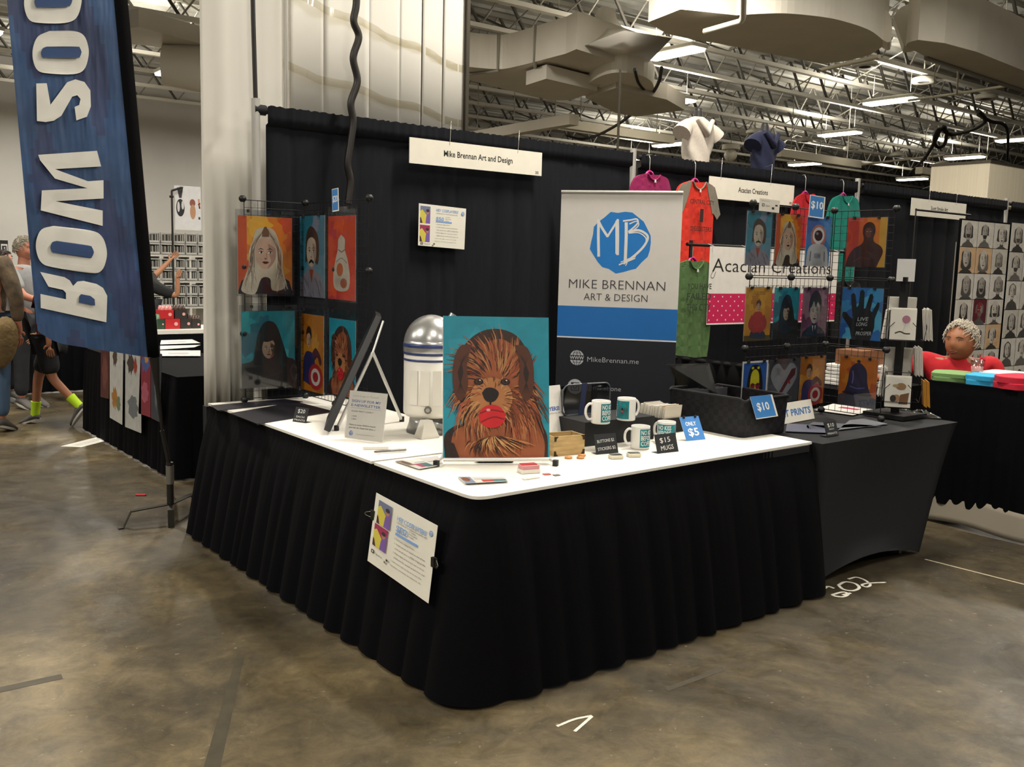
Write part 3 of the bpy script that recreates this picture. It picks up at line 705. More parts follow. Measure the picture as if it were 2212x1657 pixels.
t=thing('price_card','blue card reading ONLY $5 in front of the caddy of small prints','price card',pz(1500,950,.746)); a2.build('card',fn,t)
for f in (.2,.8): b=MB(); b.box(fn(w_*f,.122,.003),(.012,.006,.012),BK); b.build('clip',t,True)

# ================================================================== HEY COSPLAYERS NOTICE (printed twice)
def notice(w_,h,wide):
    a=Art(w_,h,'#e6e2d4',ink('paper_ink',.6,.02))
    lb='#7fa3d8'
    if wide:
        pic=[(.03,.54,.24,.95),(.03,.10,.24,.50)]; x0=.36
    else:
        pic=[(.07,.60,.31,.93),(.05,.27,.29,.585)]; x0=.42
    for k,(q0,r0,q1,r1) in enumerate(pic):
        a.rect(q0,r0,q1,r1,'#6d7690' if k==0 else '#9c2f55')
        W=q1-q0;H=r1-r0
        a.poly([(q0,r0),(q0+W*.75,r0),(q0+W*.62,r0+H*.5),(q0+W*.2,r0+H*.8),(q0,r0+H*.7)],'#cfc04a')
        a.poly([(q0+W*.55,r0),(q1,r0),(q1,r0+H*.7),(q0+W*.8,r0+H*.75),(q0+W*.6,r0+H*.4)],'#77589f')
        a.ell(q0+W*.74,r0+H*.66,W*.14,H*.14,'#a9785f'); a.ell(q0+W*.74,r0+H*.75,W*.16,H*.09,'#3a2a33'); a.poly([(q0,r0),(q0+W*.25,r0),(q0+W*.1,r0+H*.3),(q0,r0+H*.35)],'#4a2530')
    a.txt('HEY COSPLAYERS!',x0,.855 if wide else .80,h*(.065 if wide else .062),lb,.62,.015,'L',width=w_*(.47 if wide else .45))
    a.txt('COMMISSION ME TO CREATE SOME DIGITAL ART!',x0,.80 if wide else .765,h*.02,'#55524c',.8,.0,'L',width=w_*.46)
    a.txt('$50',x0,.64 if wide else .655,h*.085,lb,.62,.02,'L',width=w_*.17)
    for i,s in enumerate(('for Custom','One-of-a-kind','Artwork')): a.txt(s,x0+.20,.735-.033*i if not wide else .73-.045*i,h*.022,'#444444',.9,0,'L')
    a.rect(x0,.60,x0+.34,.635,lb)
    for i,(s,dx) in enumerate((('1. Send me a digital Photo',0),('2. I build custom art based on that photo',0),('and email you a JPEG Digital file.',.02),('3. Keep it digital, print on your own, or for an',0),('additional fee, poster prints from me!',.02),('I reserve the right to say no to any idea',-.02),('depicted as a commission. See website for info',-.02))):
        a.txt(s,x0+dx,.54-(.068 if wide else .062)*i,h*.021,'#4b4842' if i<5 else '#7d786d',.85,.0,'L',width=w_*(.30 if i==0 else .47))
    y0=.035 if wide else .16
    a.rect(.05,y0,.10,y0+.05,'#2b2925').rect(.064,y0+.014,.086,y0+.036,'#e6e2d4').txt('Square',.12,y0+.01,h*.03,'#6b675f',.8,0,'L',width=w_*.13)
    a.rect(.32,y0+.02,.35,y0+.05,'#33312d'); a.rect(.29,y0-.02,.32,y0+.01,'#77736a')
    logo_mb(a,.93,.865,h*.036 if not wide else h*.05,'#6f93c9','#dfe3ea')
    return a
LD=.30; F3=[px(829,1062,-.055),px(961,1133,-.055),px(941,1300,-.10),px(810,1208,-.10)]
a=notice(.34,.28,False); a.w=.30; a=notice(.27,.21,False)
t=thing('notice_sheet','white commission notice reading HEY COSPLAYERS! clipped to the black table skirt','notice',F3[3])
a=notice(.40,.30,False)
fn=quad(F3[3],F3[2],F3[1],F3[0],.40,.30); off=lambda x,y,z=0: fn(x,y,z)+Vector((-.035-.006*math.sin(x*9),0,0)); a.build('sheet',off,t)
def binder_clip(P,dirv,label):
    t=thing('binder_clip',label,'binder clip',P); d=Vector(dirv).normalized(); nx=Vector((-1,0,0)); s=d.cross(nx).normalized()
    b=MB(); b.prism([P+s*.02+nx*.004,P+s*.02-nx*.006+d*.0,P+s*.02-nx*.001-d*.028,],-s*.04,BK); b.box(P-d*.004,(.012,.02,.036),BK); b.build('clip_body',t,True)
    b=MB(); b.tube([P-d*.024+s*.012,P-d*.045+s*.006+nx*.01,P-d*.052+nx*.012,P-d*.045-s*.006+nx*.01,P-d*.024-s*.012],.0013,mat('wire_silver'),6); b.build('wire_handle',t,True)
binder_clip(Vector(off(.002,.20)),(0,-1,0),'black binder clip on the left edge of the skirt notice')
binder_clip(Vector(off(.398,.16)),(0,1,0),'black binder clip on the right edge of the skirt notice')
cs=[py(903,530,2.55),py(1003,539,2.55),py(1007,451,2.55),py(905,439,2.55)]
a=notice(.40,.30,True); fn=quad(*cs,.40,.30); o=a.build('notice_sheet',fn,label='white commission notice with two small pictures pinned to the back drape',cat='notice')

# ================================================================== ROLL-UP BANNER
s_=.52/.44
BL=CAM+(pz(1213,413,2.03)-CAM)*s_; BR=CAM+(pz(1476,415,2.03)-CAM)*s_
Rb=(BR-BL); Rb.z=0; BW=Rb.length; Rb.normalize(); 
t=thing('roll_up_banner','white, blue and navy roll-up banner with round scribbled logo behind the front table','banner',((BL+BR)/2).xy.to_3d(),0)
TOP=BL.z-.01; H=TOP-.06
a=Art(BW,H,'#d4cfc9',ink('banner_ink',.5,.02),.002)
def Y(d): return (H-d)/H
CW=1005.0
a.rect(0,Y(1.02),1,Y(.80),'#1469b4').rect(0,Y(1.03),1,Y(1.02),'#d8dbe0').rect(0,0,1,Y(1.03),'#171923')
def bx(X,d): return (X-107+6*d)/CW/BW
logo_mb(a,bx(533,.33)+.01,Y(.34),.213,'#1878c6','#dfdcd8')
a.txt('MIKE BRENNAN',bx(180,.6),Y(.672),.064,'#33333a',1,-.012,'L',width=.685).txt('ART & DESIGN',bx(290,.7),Y(.755),.05,'#33333a',1,-.008,'L',width=.455)
cx,cy=bx(253,1.1),Y(1.172)
a.ell(cx,cy,.052/BW,.055/H,'#b9bcc2').rect(cx-.056/BW,cy-.018/H,cx+.056/BW,cy+.018/H,'#171923')
for f in (-.5,0,.5): a.stroke([(cx+f*.02/BW,cy+.056/H),(cx+f*.06/BW,cy+.018/H)],.004,'#171923'); a.stroke([(cx+f*.02/BW,cy-.056/H),(cx+f*.06/BW,cy-.018/H)],.004,'#171923')
a.stroke([(cx-.03/BW,cy+.034/H),(cx+.03/BW,cy+.034/H)],.003,'#171923'); a.stroke([(cx-.03/BW,cy-.034/H),(cx+.03/BW,cy-.034/H)],.003,'#171923')
a.txt('WWW',cx,cy-.012/H,.024,'#c5c8cd',1,.02,'C',width=.104)
a.txt('MikeBrennan.me',bx(330,1.1),Y(1.197),.036,'#b9bcc2',1,-.008,'L',width=.37)
cx,cy=bx(245,1.3),Y(1.383)
a.ell(cx,cy,.055/BW,.055/H,'#b9bcc2').rect(cx-.03/BW,cy-.03/H,cx+.03/BW,cy+.03/H,'#171923').rect(cx-.024/BW,cy-.024/H,cx+.024/BW,cy+.024/H,'#b9bcc2').rect(cx-.024/BW,cy+.008/H,cx-.01/BW,cy+.024/H,'#171923').ell(cx,cy,.015/BW,.015/H,'#171923').ell(cx,cy,.009/BW,.009/H,'#b9bcc2').ell(cx+.017/BW,cy+.017/H,.005/BW,.005/H,'#171923')
a.txt('@mikebone',bx(325,1.3),Y(1.40),.034,'#b9bcc2',1,-.008,'L',width=.255)
a.build('banner_panel',frame((BL.x,BL.y,.06),Rb,UPV),t)
b=MB(); b.cyl(Vector((BL.x,BL.y,TOP+.005)),Vector((BR.x,BR.y,TOP+.005)),.013,ALU,n=10); b.build('top_rail',t,True)
nb=Vector((-Rb.y,Rb.x,0)); mid=(BL+BR)/2; b=MB(); b.box((mid.x,mid.y,.035),(BW+.02,.12,.07),ALU,Matrix.Rotation(math.atan2(Rb.y,Rb.x),3,'Z')); b.build('base_cassette',t,True)
b=MB(); q=mid+nb*.04; b.cyl((q.x,q.y,.07),(q.x,q.y,TOP),.008,ALU,n=8); b.build('support_pole',t,True)

# ================================================================== FEATHER FLAG
YF=2.86
FM=ink('flag_ink',.65,.22,5)
bt=FM.node_tree; n2=bt.nodes.new('ShaderNodeTexNoise'); n2.inputs['Scale'].default_value=2.4; n2.inputs['Detail'].default_value=3
mp=bt.nodes.new('ShaderNodeMapping'); mp.inputs['Scale'].default_value=(2.6,1,.45); mp.inputs['Rotation'].default_value=(0,.25,0); tc=bt.nodes.new('ShaderNodeTexCoord')
bt.links.new(tc.outputs['Object'],mp.inputs[0]); bt.links.new(mp.outputs[0],n2.inputs['Vector']); bp=bt.nodes.new('ShaderNodeBump'); bp.inputs['Strength'].default_value=.9; bp.inputs['Distance'].default_value=.10
bt.links.new(n2.outputs[0],bp.inputs['Height']); bt.links.new(bp.outputs[0],bt.nodes['Principled BSDF'].inputs['Normal'])
t=thing('feather_flag','tall blue feather flag with large mirrored white lettering, seen from behind, at the left','flag',(-.163,YF,0))
w_=.50; h=2.9
c00=py(82,735,YF); c10=py(319,772,YF); tl=py(15,0,YF); tr=py(246,0,YF)
kz=(3.75-c00.z)/(tl.z-c00.z)
c01=c00+(tl-c00)*kz; c11=c10+(tr-c10)*kz
def ff(x,y,z=0):
    u=x/w_; v=y/h; p=c00*(1-u)*(1-v)+c10*u*(1-v)+c11*u*v+c01*(1-u)*v
    return p+Vector((0,-z-.004*math.sin(u*7+v*9)*(1-abs(2*u-1)),(.05*(1-min(1,u*4))**2 if v<.02 else 0)))
a=Art(w_,h,None,FM)
b=MB()
nu,nv=24,60; vs=[ff(w_*i/nu,h*j/nv) for j in range(nv+1) for i in range(nu+1)]
rr=random.Random(3)
for j in range(nv):
    for i in range(nu):
        q=(j*(nu+1)+i); n_=.5+.5*math.sin(i*.33+j*.17)*math.sin(j*.11-i*.2+1); cc=lin('#2b395e') if n_<.45 else lin('#2b4870')
        cc=tuple(x*(.9+.12*math.sin(j*.4+i*.21)) for x in cc)
        b.add([vs[q],vs[q+1],vs[q+nu+2],vs[q+nu+1]],[(0,1,2,3)],FM,cc,True)
b.build('flag_cloth',t,True)
# letters drawn on the front, seen mirrored from the back
def vtoy(v,u=150): 
    P=py(u,v,YF); return (P.z-(c00.z+c10.z)/2)/(((c01-c00).z+(c11-c10).z)/2)
a=Art(w_,h,None,ink('flag_white_ink',.7,.1,6))
def ux(u,v):   # across position on the cloth
    L_=15+(82-15)*v/735; R_=246+(319-246)*v/772; return w_*(u-L_)/(R_-L_)
def shp(pts,c,n=0):
    P=c2(pts+[pts[0]],n)[:-1] if n else pts; a._p([(ux(u,v),vtoy(v,(u+150)/2)*h) for u,v in P],[tuple(range(len(P)))],c)
WH='#d3d1c8'; CB_='#26406a'
def rring(u0,u1,v0,v1,tu,tv,sk=3,n=5):      # rounded slab letter with its counter
    def rp(u0,u1,v0,v1,r): return [(u0+r,v0),(u1-r,v0+sk),(u1-r*.3,v0+r*.3+sk),(u1,v0+r+sk),(u1,v1-r),(u1-r*.3,v1-r*.25),(u1-r,v1),(u0+r,v1-sk),(u0+r*.3,v1-r*.3),(u0,v1-r),(u0,v0+r),(u0+r*.3,v0+r*.3)]
    shp(rp(u0,u1,v0,v1,(v1-v0)*.36),WH,4); shp(rp(u0+tu,u1-tu,v0+tv,v1-tv,(v1-v0-2*tv)*.42),CB_,4)
# R : stem along the bottom, bowl to the right, leg to the left
shp([(87,650),(226,692),(224,692),(87,681)][:0] or [(87,650),(139,654),(139,640),(133,634),(103,631),(86,600),(136,605),(147,611),(154,622),(163,611),(176,608),(204,611),(218,618),(227,634),(225,692),(88,682)],WH)
shp([(165,657),(166,643),(170,638),(190,639),(199,645),(200,659)],CB_)
rring(78,225,493,589,28,33)
shp([(86,461),(88,416),(184,405),(115,388),(84,349),(80,337),(205,324),(214,357),(115,367),(185,390),(219,386),(219,425),(116,438),(217,451),(217,484)],WH)
shp([(75,179),(97,179),(105,226),(140,178),(158,172),(178,178),(191,196),(192,230),(183,252),(160,260),(156,231),(166,227),(169,214),(162,206),(151,209),(128,250),(112,261),(95,264),(77,262)],WH)
rring(68,187,66,161,16,34); rring(50,172,-50,51,20,34); 
a.k=14
a.L=[(x,f,c,.009 if c[0]>.3 else .017) for (x,f,c,z) in a.L]
mb=a.into(MB(),ff); mb.build('lettering',t,True)
b=MB(); NV=30
lo_=[c10+(py(345,772,YF)-c10)*f for f in (0,1)]; hi_=[tr,py(276,0,YF)]
def sl(u,v): 
    A=lo_[0].lerp(c11,v); B=lo_[1]+(hi_[1]-lo_[1])*(v*kz*(tl.z-c00.z)/(hi_[1].z-lo_[1].z)*1.0); B=lo_[1].lerp(lo_[1]+(hi_[1]-lo_[1])*((c11.z-lo_[1].z)/(hi_[1].z-lo_[1].z)),v)
    p=A.lerp(B,u); return p+Vector((0,-.02*math.sin(PI*u),0))
b.grid(sl,8,NV,mat('flag_sleeve','#060608',.85,spec=.1),.03); b.build('pole_sleeve',t,True)
b=MB(); A=py(350,930,YF); Bt=lo_[0].lerp(lo_[1],.55); b.tube([A,Bt.lerp(A,.4),Bt],[.008,.014,.03],BK,8)
b.cyl(A,Vector((-.165,YF,.34)),.012,BK); b.build('pole',t,True)
ST=mat('brushed_steel','#8b8981',.35,metal=.7)
b=MB(); b.cyl((-.165,YF,.12),(-.165,YF,.37),.02,BK); b.cyl((-.165,YF,.24),(-.165,YF,.35),.023,ST); b.build('ground_spindle',t,True)
for (p,q) in ((pz(255,1139,.01),pz(432,1080,.03)),(pz(370,1140,.0),pz(366,1060,.0))):
    b=MB(); p=Vector(p);q=Vector(q);c_=Vector((-.165,YF,.12))
    for e in (p,q):
        d=(e-c_); d.z=0; L_=d.length; d.normalize(); s=Vector((-d.y,d.x,0))*.018
        pts=[c_,c_+d*L_*.75+Vector((0,0,-.02)),c_+d*L_*.9+Vector((0,0,-.112)),c_+d*L_+Vector((0,0,-.114))]
        vs=[x for P_ in pts for x in (P_-s,P_+s,P_+s-Vector((0,0,.006)),P_-s-Vector((0,0,.006)))]
        b.add(vs,[(i*4+k,i*4+(k+1)%4,i*4+4+(k+1)%4,i*4+4+k) for i in range(3) for k in range(4)]+[(12,13,14,15)],mat('dark_olive_metal','#2a2820',.4,metal=.4))
    b.build('foot_bar',t,True)

# ================================================================== ARTWORK (generic portraits and shapes)
def hair_strands(a,cx,cy,n,r0,r1,cols,wd,seed,sw=.3,asp=1,lo=0,hi=360,drop=0):
    rd=random.Random(seed); g={}
    for i in range(n):
        t=math.radians(rd.uniform(lo,hi)); ra=rd.uniform(r0,r1*.8); L=rd.uniform(.06,.16)*r1*3
        p0=Vector((math.cos(t),math.sin(t)))*ra; p1=p0+Vector((math.cos(t+sw*.5),math.sin(t+sw*.5)-drop))*L*.5; p2=p0+Vector((math.cos(t+sw),math.sin(t+sw)-2*drop))*L
        c=cols[rd.randrange(len(cols))]; g.setdefault(c,[]).append([(cx+p.x,cy+p.y*asp) for p in (p0,(p0+p1)/2+Vector((0,.003)),p1,p2)])
    for c,l in g.items(): a.strokes(l,wd,c)
def wash(a,cols,seed):     # watercolour patches of the ground colour
    rd=random.Random(seed)
    for c in cols:
        for k in range(3):
            cx,cy=rd.random(),rd.random(); r=rd.uniform(.12,.3); pts=[]
            for i in range(18):
                q=r*(1+.25*math.sin(i*2.1+k)+.1*math.sin(i*5+k)); th=2*PI*i/18
                pts.append((min(1,max(0,cx+q*math.cos(th))),min(1,max(0,cy+q*math.sin(th)*.8))))
            a.poly(pts,c,False)
        a.k+=1
def face(a,cx,cy,s,skin,shade,brow='#2b211c',lip='#6e2f2b',eyes='#2b2622',jaw=1):   # s = half face width in units of sheet width
    k=a.w/a.h; P=lambda x,y:(cx+x*s,cy+y*s*k)
    a.poly([P(x,y) for x,y in c2([(-.95,.5),(-.98,0),(-.85,-.6),(-.45,-1.15*jaw),(0,-1.32*jaw),(.45,-1.15*jaw),(.85,-.6),(.98,0),(.95,.5),(.7,1.15),(0,1.4),(-.7,1.15),(-.95,.5)],3)],skin)
    a.poly([P(x,y) for x,y in c2([(.25,.9),(.9,.5),(.95,-.1),(.8,-.65),(.4,-1.1),(.15,-1.25),(.5,-.6),(.3,0),(.25,.9)],3)],shade)
    for e in (-.42,.42):
        a.ell(cx+e*s,cy+.12*s*k,.21*s,.10*s*k,'#e8e2da',10); a.ell(cx+(e+.03)*s,cy+.12*s*k,.09*s,.10*s*k,eyes,10)
        a.stroke([P(e-.3,.34),P(e,.46),P(e+.28,.34)],.09*s*a.w,brow,True); a.stroke([P(e-.22,.17),P(e,.25),P(e+.22,.17)],.05*s*a.w,brow)
    a.stroke([P(.06,.1),P(.13,-.3),P(-.12,-.38)],.06*s*a.w,shade)
    a.stroke([P(-.14,-.40),P(0,-.45),P(.16,-.40)],.07*s*a.w,brow,True)
    a.poly([P(x,y) for x,y in ((-.34,-.72),(-.12,-.64),(0,-.67),(.12,-.64),(.34,-.72),(.1,-.86),(-.1,-.86))],lip); a.stroke([P(-.3,-.72),P(.3,-.72)],.03*s*a.w,'#2c1512')
def shoulders(a,cx,cy,s,c,c2_=None,wide=2.6):
    k=a.w/a.h; y0=cy-1.25*s*k
    P=[(-.42,.35),(-.5,-.25),(-1.5,-.65),(-wide*.85,-1.1),(-wide,-2),(-wide,-9),(wide,-9),(wide,-2),(wide*.85,-1.1),(1.5,-.65),(.5,-.25),(.42,.35)]
    a.poly([(min(1,max(0,cx+x*s)),max(0,y0+y*s*k)) for x,y in P],c)
    if c2_: a.poly([(cx+x*s,max(0,y0+y*s*k)) for x,y in ((-.4,-.3),(0,-1.6),(.4,-.3))],c2_)
def art_blonde(w_,h,sc=1):
    a=Art(w_,h,'#d97a1e'); wash(a,['#e39a24','#c9481d','#e8ad33','#cf5c1c'],2); a.rect(0,.0,.16,1,'#c9501f')
    cx,cy,s=.5,.52,.20; k=w_/h
    shoulders(a,cx,cy,s,'#17131a',None,2.6)
    a.poly(c2([(.5,.87),(.33,.82),(.25,.62),(.2,.38),(.08,.14),(.07,.03),(.3,.0),(.42,.2),(.58,.2),(.62,.05),(.84,.07),(.86,.2),(.8,.4),(.77,.62),(.67,.82),(.5,.87)],4),'#c9bda6')
    face(a,cx,cy,s,'#c9a890','#a98470',lip='#4a161b')
    rd=random.Random(4); L=[]; D=[]
    for i in range(56):
        sd=1 if i%2 else -1; x0=cx+sd*rd.uniform(0,.05); x1=cx+sd*rd.uniform(.19,.27); x2=cx+sd*rd.uniform(.16,.42)
        q=c2([(x0,.85-rd.uniform(0,.03)),(x1,.62),(cx+sd*rd.uniform(.2,.3),.38),(x2,rd.uniform(.02,.16))],3); (L if i%3 else D).append(q)
    a.strokes(L,.010*w_/.33,'#ddd3bf'); a.strokes(D,.005*w_/.33,'#7d6a55'); a.strokes([[(cx+.003*i,.87),(cx+.01*i,.8),(cx+.012*i,.74)] for i in range(-5,6)],.01*w_/.33,'#6d4f36')
    return a
def art_mustache(w_,h):
    a=Art(w_,h,'#5f93a8'); wash(a,['#3f8ba3','#7d8fa6','#2f7f92'],5)
    cx,cy,s=.48,.55,.2
    shoulders(a,cx,cy,s,'#8a8793','#9c4a2e',2.5)
    a.poly(c2([(.22,.42),(.24,.6),(.28,.78),(.42,.87),(.6,.84),(.76,.72),(.78,.5),(.7,.4),(.5,.5),(.22,.42)],3),'#4a3a30')
    face(a,cx,cy,s,'#cdbda8','#a8978a',lip='#8c6a5c'); a.poly([(cx-.1,cy-.115*1),(cx,cy-.08),(cx+.1,cy-.115),(cx+.09,cy-.14),(cx,cy-.115),(cx-.09,cy-.14)],'#221c1a')
    a.strokes([[(rx,ry),(rx+.06,ry-.05),(rx+.09,ry-.1)] for rx,ry in ((.1,.3),(.2,.24),(.15,.14),(.3,.2),(.62,.25),(.7,.18),(.8,.22),(.75,.1),(.5,.1),(.4,.06))],.006*w_/.3,'#5d5b69')
    return a
def art_vase(w_,h):
    a=Art(w_,h,'#d2412b'); wash(a,['#dc4c34','#c23348','#e0502c'],8)
    a.poly(c2([(.48,.78),(.38,.72),(.36,.6),(.28,.48),(.2,.3),(.24,.14),(.5,.1),(.76,.14),(.8,.3),(.72,.48),(.62,.6),(.62,.72),(.48,.78)],4),'#cfc3b2')
    a.ell(.44,.36,.12,.08,'#c4622f',16,.3); a.ell(.58,.2,.12,.06,'#b9603a',16); a.stroke([(.38,.6),(.5,.57),(.62,.6)],.006,'#6d6257'); a.stroke(c2([(.3,.45),(.5,.5),(.7,.44)]),.004,'#7a6e62')
    a.strokes([[(.3+.04*i,.3),(.28+.045*i,.22),(.3+.04*i,.15)] for i in range(10)],.003,'#8c8072')
    return a
def art_hood(w_,h,s0=7):
    a=Art(w_,h,'#1c8797'); wash(a,['#2798a6','#17697c','#35a7b0'],s0)
    a.poly(c2([(0,.32),(.2,.36),(.24,.5),(.3,.7),(.4,.84),(.52,.87),(.64,.82),(.74,.64),(.82,.46),(.86,.38),(1,.33),(1,0),(0,0)],3)[:-6]+[(1,.33),(1,0),(0,0)],'#15181a')
    face(a,.5,.5,.125,'#a98f78','#4a3b33'); a.poly(c2([(.3,.7),(.42,.6),(.58,.62),(.7,.7),(.64,.8),(.5,.86),(.38,.8),(.3,.7)],3),'#101315')
    a.poly([(.62,.66),(.7,.6),(.66,.4),(.58,.36),(.6,.48)],'#0e1011'); a.stroke([(.1,.2),(.4,.12),(.8,.2)],.006,'#252a2c')
    return a
def art_runner(w_,h):
    a=Art(w_,h,'#c47a1c'); wash(a,['#d08a22','#b26a1c','#d99a3a'],11)
    a.poly(c2([(.1,.12),(.12,.38),(.22,.5),(.4,.52),(.6,.46),(.62,.2),(.5,.08),(.1,.12)],3),'#2e2f63')
    a.poly(c2([(.5,.5),(.66,.58),(.84,.5),(.92,.4),(.84,.36),(.74,.46),(.6,.4)],3),'#5b2430')
    face(a,.36,.66,.10,'#c8a58a','#a37b64'); a.poly(c2([(.24,.68),(.27,.8),(.38,.85),(.48,.78),(.47,.68),(.4,.76),(.28,.74),(.24,.68)],3),'#2d221d')
    a.ell(.66,.2,.30,.18*w_/h*1.45,'#b3262f',24); a.ell(.66,.2,.20,.12*w_/h*1.45,'#ddd6cb',24); a.ell(.66,.2,.12,.07*w_/h*1.45,'#b3262f',24)
    return a
def art_dog(w_,h,big=False):
    a=Art(w_,h,'#1f96ad'); wash(a,['#2aa0b6','#1a8aa3'],13)
    sc=w_/.46
    # shaggy outline with drooping ears
    out=c2([(.02,.0),(.01,.15),(.10,.22),(.20,.25),(.17,.36),(.12,.52),(.15,.72),(.24,.83),(.38,.90),(.55,.91),(.70,.86),(.80,.74),(.85,.58),(.88,.42),(.92,.26),(.98,.15),(.985,.0)],4)
    a.poly(out,'#3a241b')
    a.poly(c2([(.06,.0),(.1,.18),(.24,.25),(.24,.4),(.2,.52),(.24,.68),(.38,.80),(.55,.84),(.70,.76),(.79,.62),(.82,.46),(.86,.3),(.95,.12),(.95,.0)],4),'#a55c38')
    cols=['#b87a4c','#8a4527','#b8673c','#5c2f1f','#c08c58','#38201a','#b5583a','#2a1713','#9c5230']
    n=230 if big else 60
    hair_strands(a,.47,.50,n,.12,.42,cols,.0075*sc if big else .011*sc,21,.35,w_/h*1.15,20,160)
    hair_strands(a,.47,.42,n,.14,.46,cols,.0075*sc if big else .011*sc,22,-.5,w_/h*1.0,-60,30,.25)
    hair_strands(a,.47,.42,n//2,.12,.40,cols,.0075*sc if big else .011*sc,23,.6,w_/h*1.0,150,250,.25)
    # drooping ears
    for sgn in (-1,1):
        ex=.47+sgn*.30
        a.poly(c2([(ex-sgn*.10,.80),(ex+sgn*.02,.78),(ex+sgn*.08,.64),(ex+sgn*.07,.46),(ex,.40),(ex-sgn*.06,.50),(ex-sgn*.05,.66),(ex-sgn*.10,.80)],4),'#5a3120')
        a.strokes([c2([(ex-sgn*.06+sgn*.02*i,.74-.01*i),(ex-.01*i*sgn+sgn*.03,.6),(ex-sgn*.03+sgn*.018*i,.45)],3) for i in range(5)],.006*sc,'#2a1713')
    # muzzle, nose, eyes, ball
    a.ell(.45,.42,.20,.145,'#bd7d4c',24)
    hair_strands(a,.45,.40,90 if big else 26,.10,.22,['#d3a064','#8a4527','#e0b47a','#5c2f1f'],.005*sc,25,.3,w_/h*1.1,0,360,.2)
    for ex in (.33,.58): a.ell(ex,.535,.046,.024,'#1d100c',16); a.ell(ex,.537,.030,.018,'#4a2a18',14); a.ell(ex,.537,.014,.010,'#120c0a',10); a.ell(ex+.012,.545,.008,.005,'#e6e2da',8)
    a.poly(c2([(.36,.455),(.40,.49),(.47,.49),(.52,.455),(.49,.405),(.44,.39),(.39,.405),(.36,.455)],3),'#1d1412')
    a.stroke([(.44,.39),(.44,.35)],.008*sc,'#2a1713')
    a.ell(.455,.29,.125,.082,'#d8232a',28); a.stroke(c2([(.34,.31),(.44,.335),(.57,.32)],4),.006*sc,'#8c161b'); a.stroke(c2([(.35,.25),(.47,.285),(.57,.27)],4),.006*sc,'#8c161b'); a.ell(.42,.335,.02,.01,'#f0a0a0',10)
    hair_strands(a,.47,.16,120 if big else 30,.02,.34,['#c98a55','#3a241b','#b8673c','#d9a96c','#2a1713'],.006*sc,29,.4,w_/h*.55,200,340,.3)
    a.poly([(.02,.0),(.02,.12),(.10,.10),(.15,.0)],'#2c1a14')
    if big: a.strokes([[(.055,.2),(.065,.16),(.07,.2),(.08,.155)],[(.085,.16),(.1,.2),(.11,.16),(.10,.15)]],.003,'#0e3f4c',False)
    return a
def art_astronaut(w_,h):
    a=Art(w_,h,'#3f86cf'); wash(a,['#5a9adb','#3274bd'],15); a.ell(.5,.6,.32,.24,'#c47f72',20)
    a.poly(c2([(.04,.0),(.08,.3),(.22,.42),(.5,.46),(.78,.42),(.92,.3),(.96,.0)],3),'#c9cdd0'); a.ell(.5,.62,.24,.17,'#e2e4e4',24); a.ell(.5,.62,.17,.11,'#23262b',22); a.ell(.44,.66,.05,.03,'#8894a0',12)
    a.rect(.36,.16,.64,.26,'#9aa2aa'); a.stroke([(.2,.1),(.22,.3)],.006,'#3a3d42'); a.stroke([(.8,.1),(.78,.3)],.006,'#3a3d42'); a.ell(.56,.21,.03,.02,'#3f86cf',10)
    return a
def art_silhouette(w_,h):
    a=Art(w_,h,'#dd7d1c'); a.rect(0,0,.3,1,'#cb3f1e').rect(.3,0,.5,1,'#d55f1c').rect(.82,0,1,1,'#d9a53c')
    a.poly(c2([(.0,.0),(.06,.2),(.18,.36),(.38,.46),(.44,.56),(.40,.7),(.42,.84),(.55,.91),(.68,.86),(.72,.72),(.68,.58),(.72,.5),(.88,.42),(.94,.3),(.86,.12),(.8,.0)],4),'#3b1a1c')
    face(a,.56,.71,.10,'#6d3f33','#4a2622'); a.poly(c2([(.44,.74),(.45,.86),(.56,.9),(.66,.85),(.67,.74),(.6,.79),(.5,.79),(.44,.74)],3),'#23100f')
    a.stroke([(.2,.1),(.4,.2),(.6,.16)],.004,'#6a2c28'); a.stroke([(.5,.4),(.55,.3),(.7,.25)],.004,'#6a2c28')
    return a
def art_boy(w_,h):
    a=Art(w_,h,'#c98b1d'); wash(a,['#d79c2a','#b97816'],17); a.rect(0,.0,1,.1,'#5a4a22')
    a.txt('NOT ALL HEROES',.5,.9,h*.028,'#4a3312',.8,0,'C',width=w_*.4); a.txt('WEAR CAPES EVERY',.5,.865,h*.024,'#4a3312',.8,0,'C',width=w_*.5); a.txt('DAY',.5,.83,h*.024,'#4a3312',.8,0,'C')
    a.poly(c2([(.2,.06),(.3,.2),(.7,.2),(.82,.04),(.2,.06)],3),'#2b3a52'); a.poly(c2([(.3,.16),(.26,.4),(.34,.52),(.5,.55),(.64,.52),(.72,.4),(.68,.16)],3),'#b02a28')
    a.stroke(c2([(.32,.46),(.22,.3),(.42,.18)]),.03*w_/.2,'#a02826'); a.stroke(c2([(.68,.46),(.78,.3),(.56,.18)]),.03*w_/.2,'#a02826')
    face(a,.5,.64,.085,'#c59a77','#a1755a'); a.poly(c2([(.41,.66),(.42,.74),(.5,.77),(.58,.74),(.59,.66),(.5,.71),(.41,.66)],3),'#5a3a22')
    return a
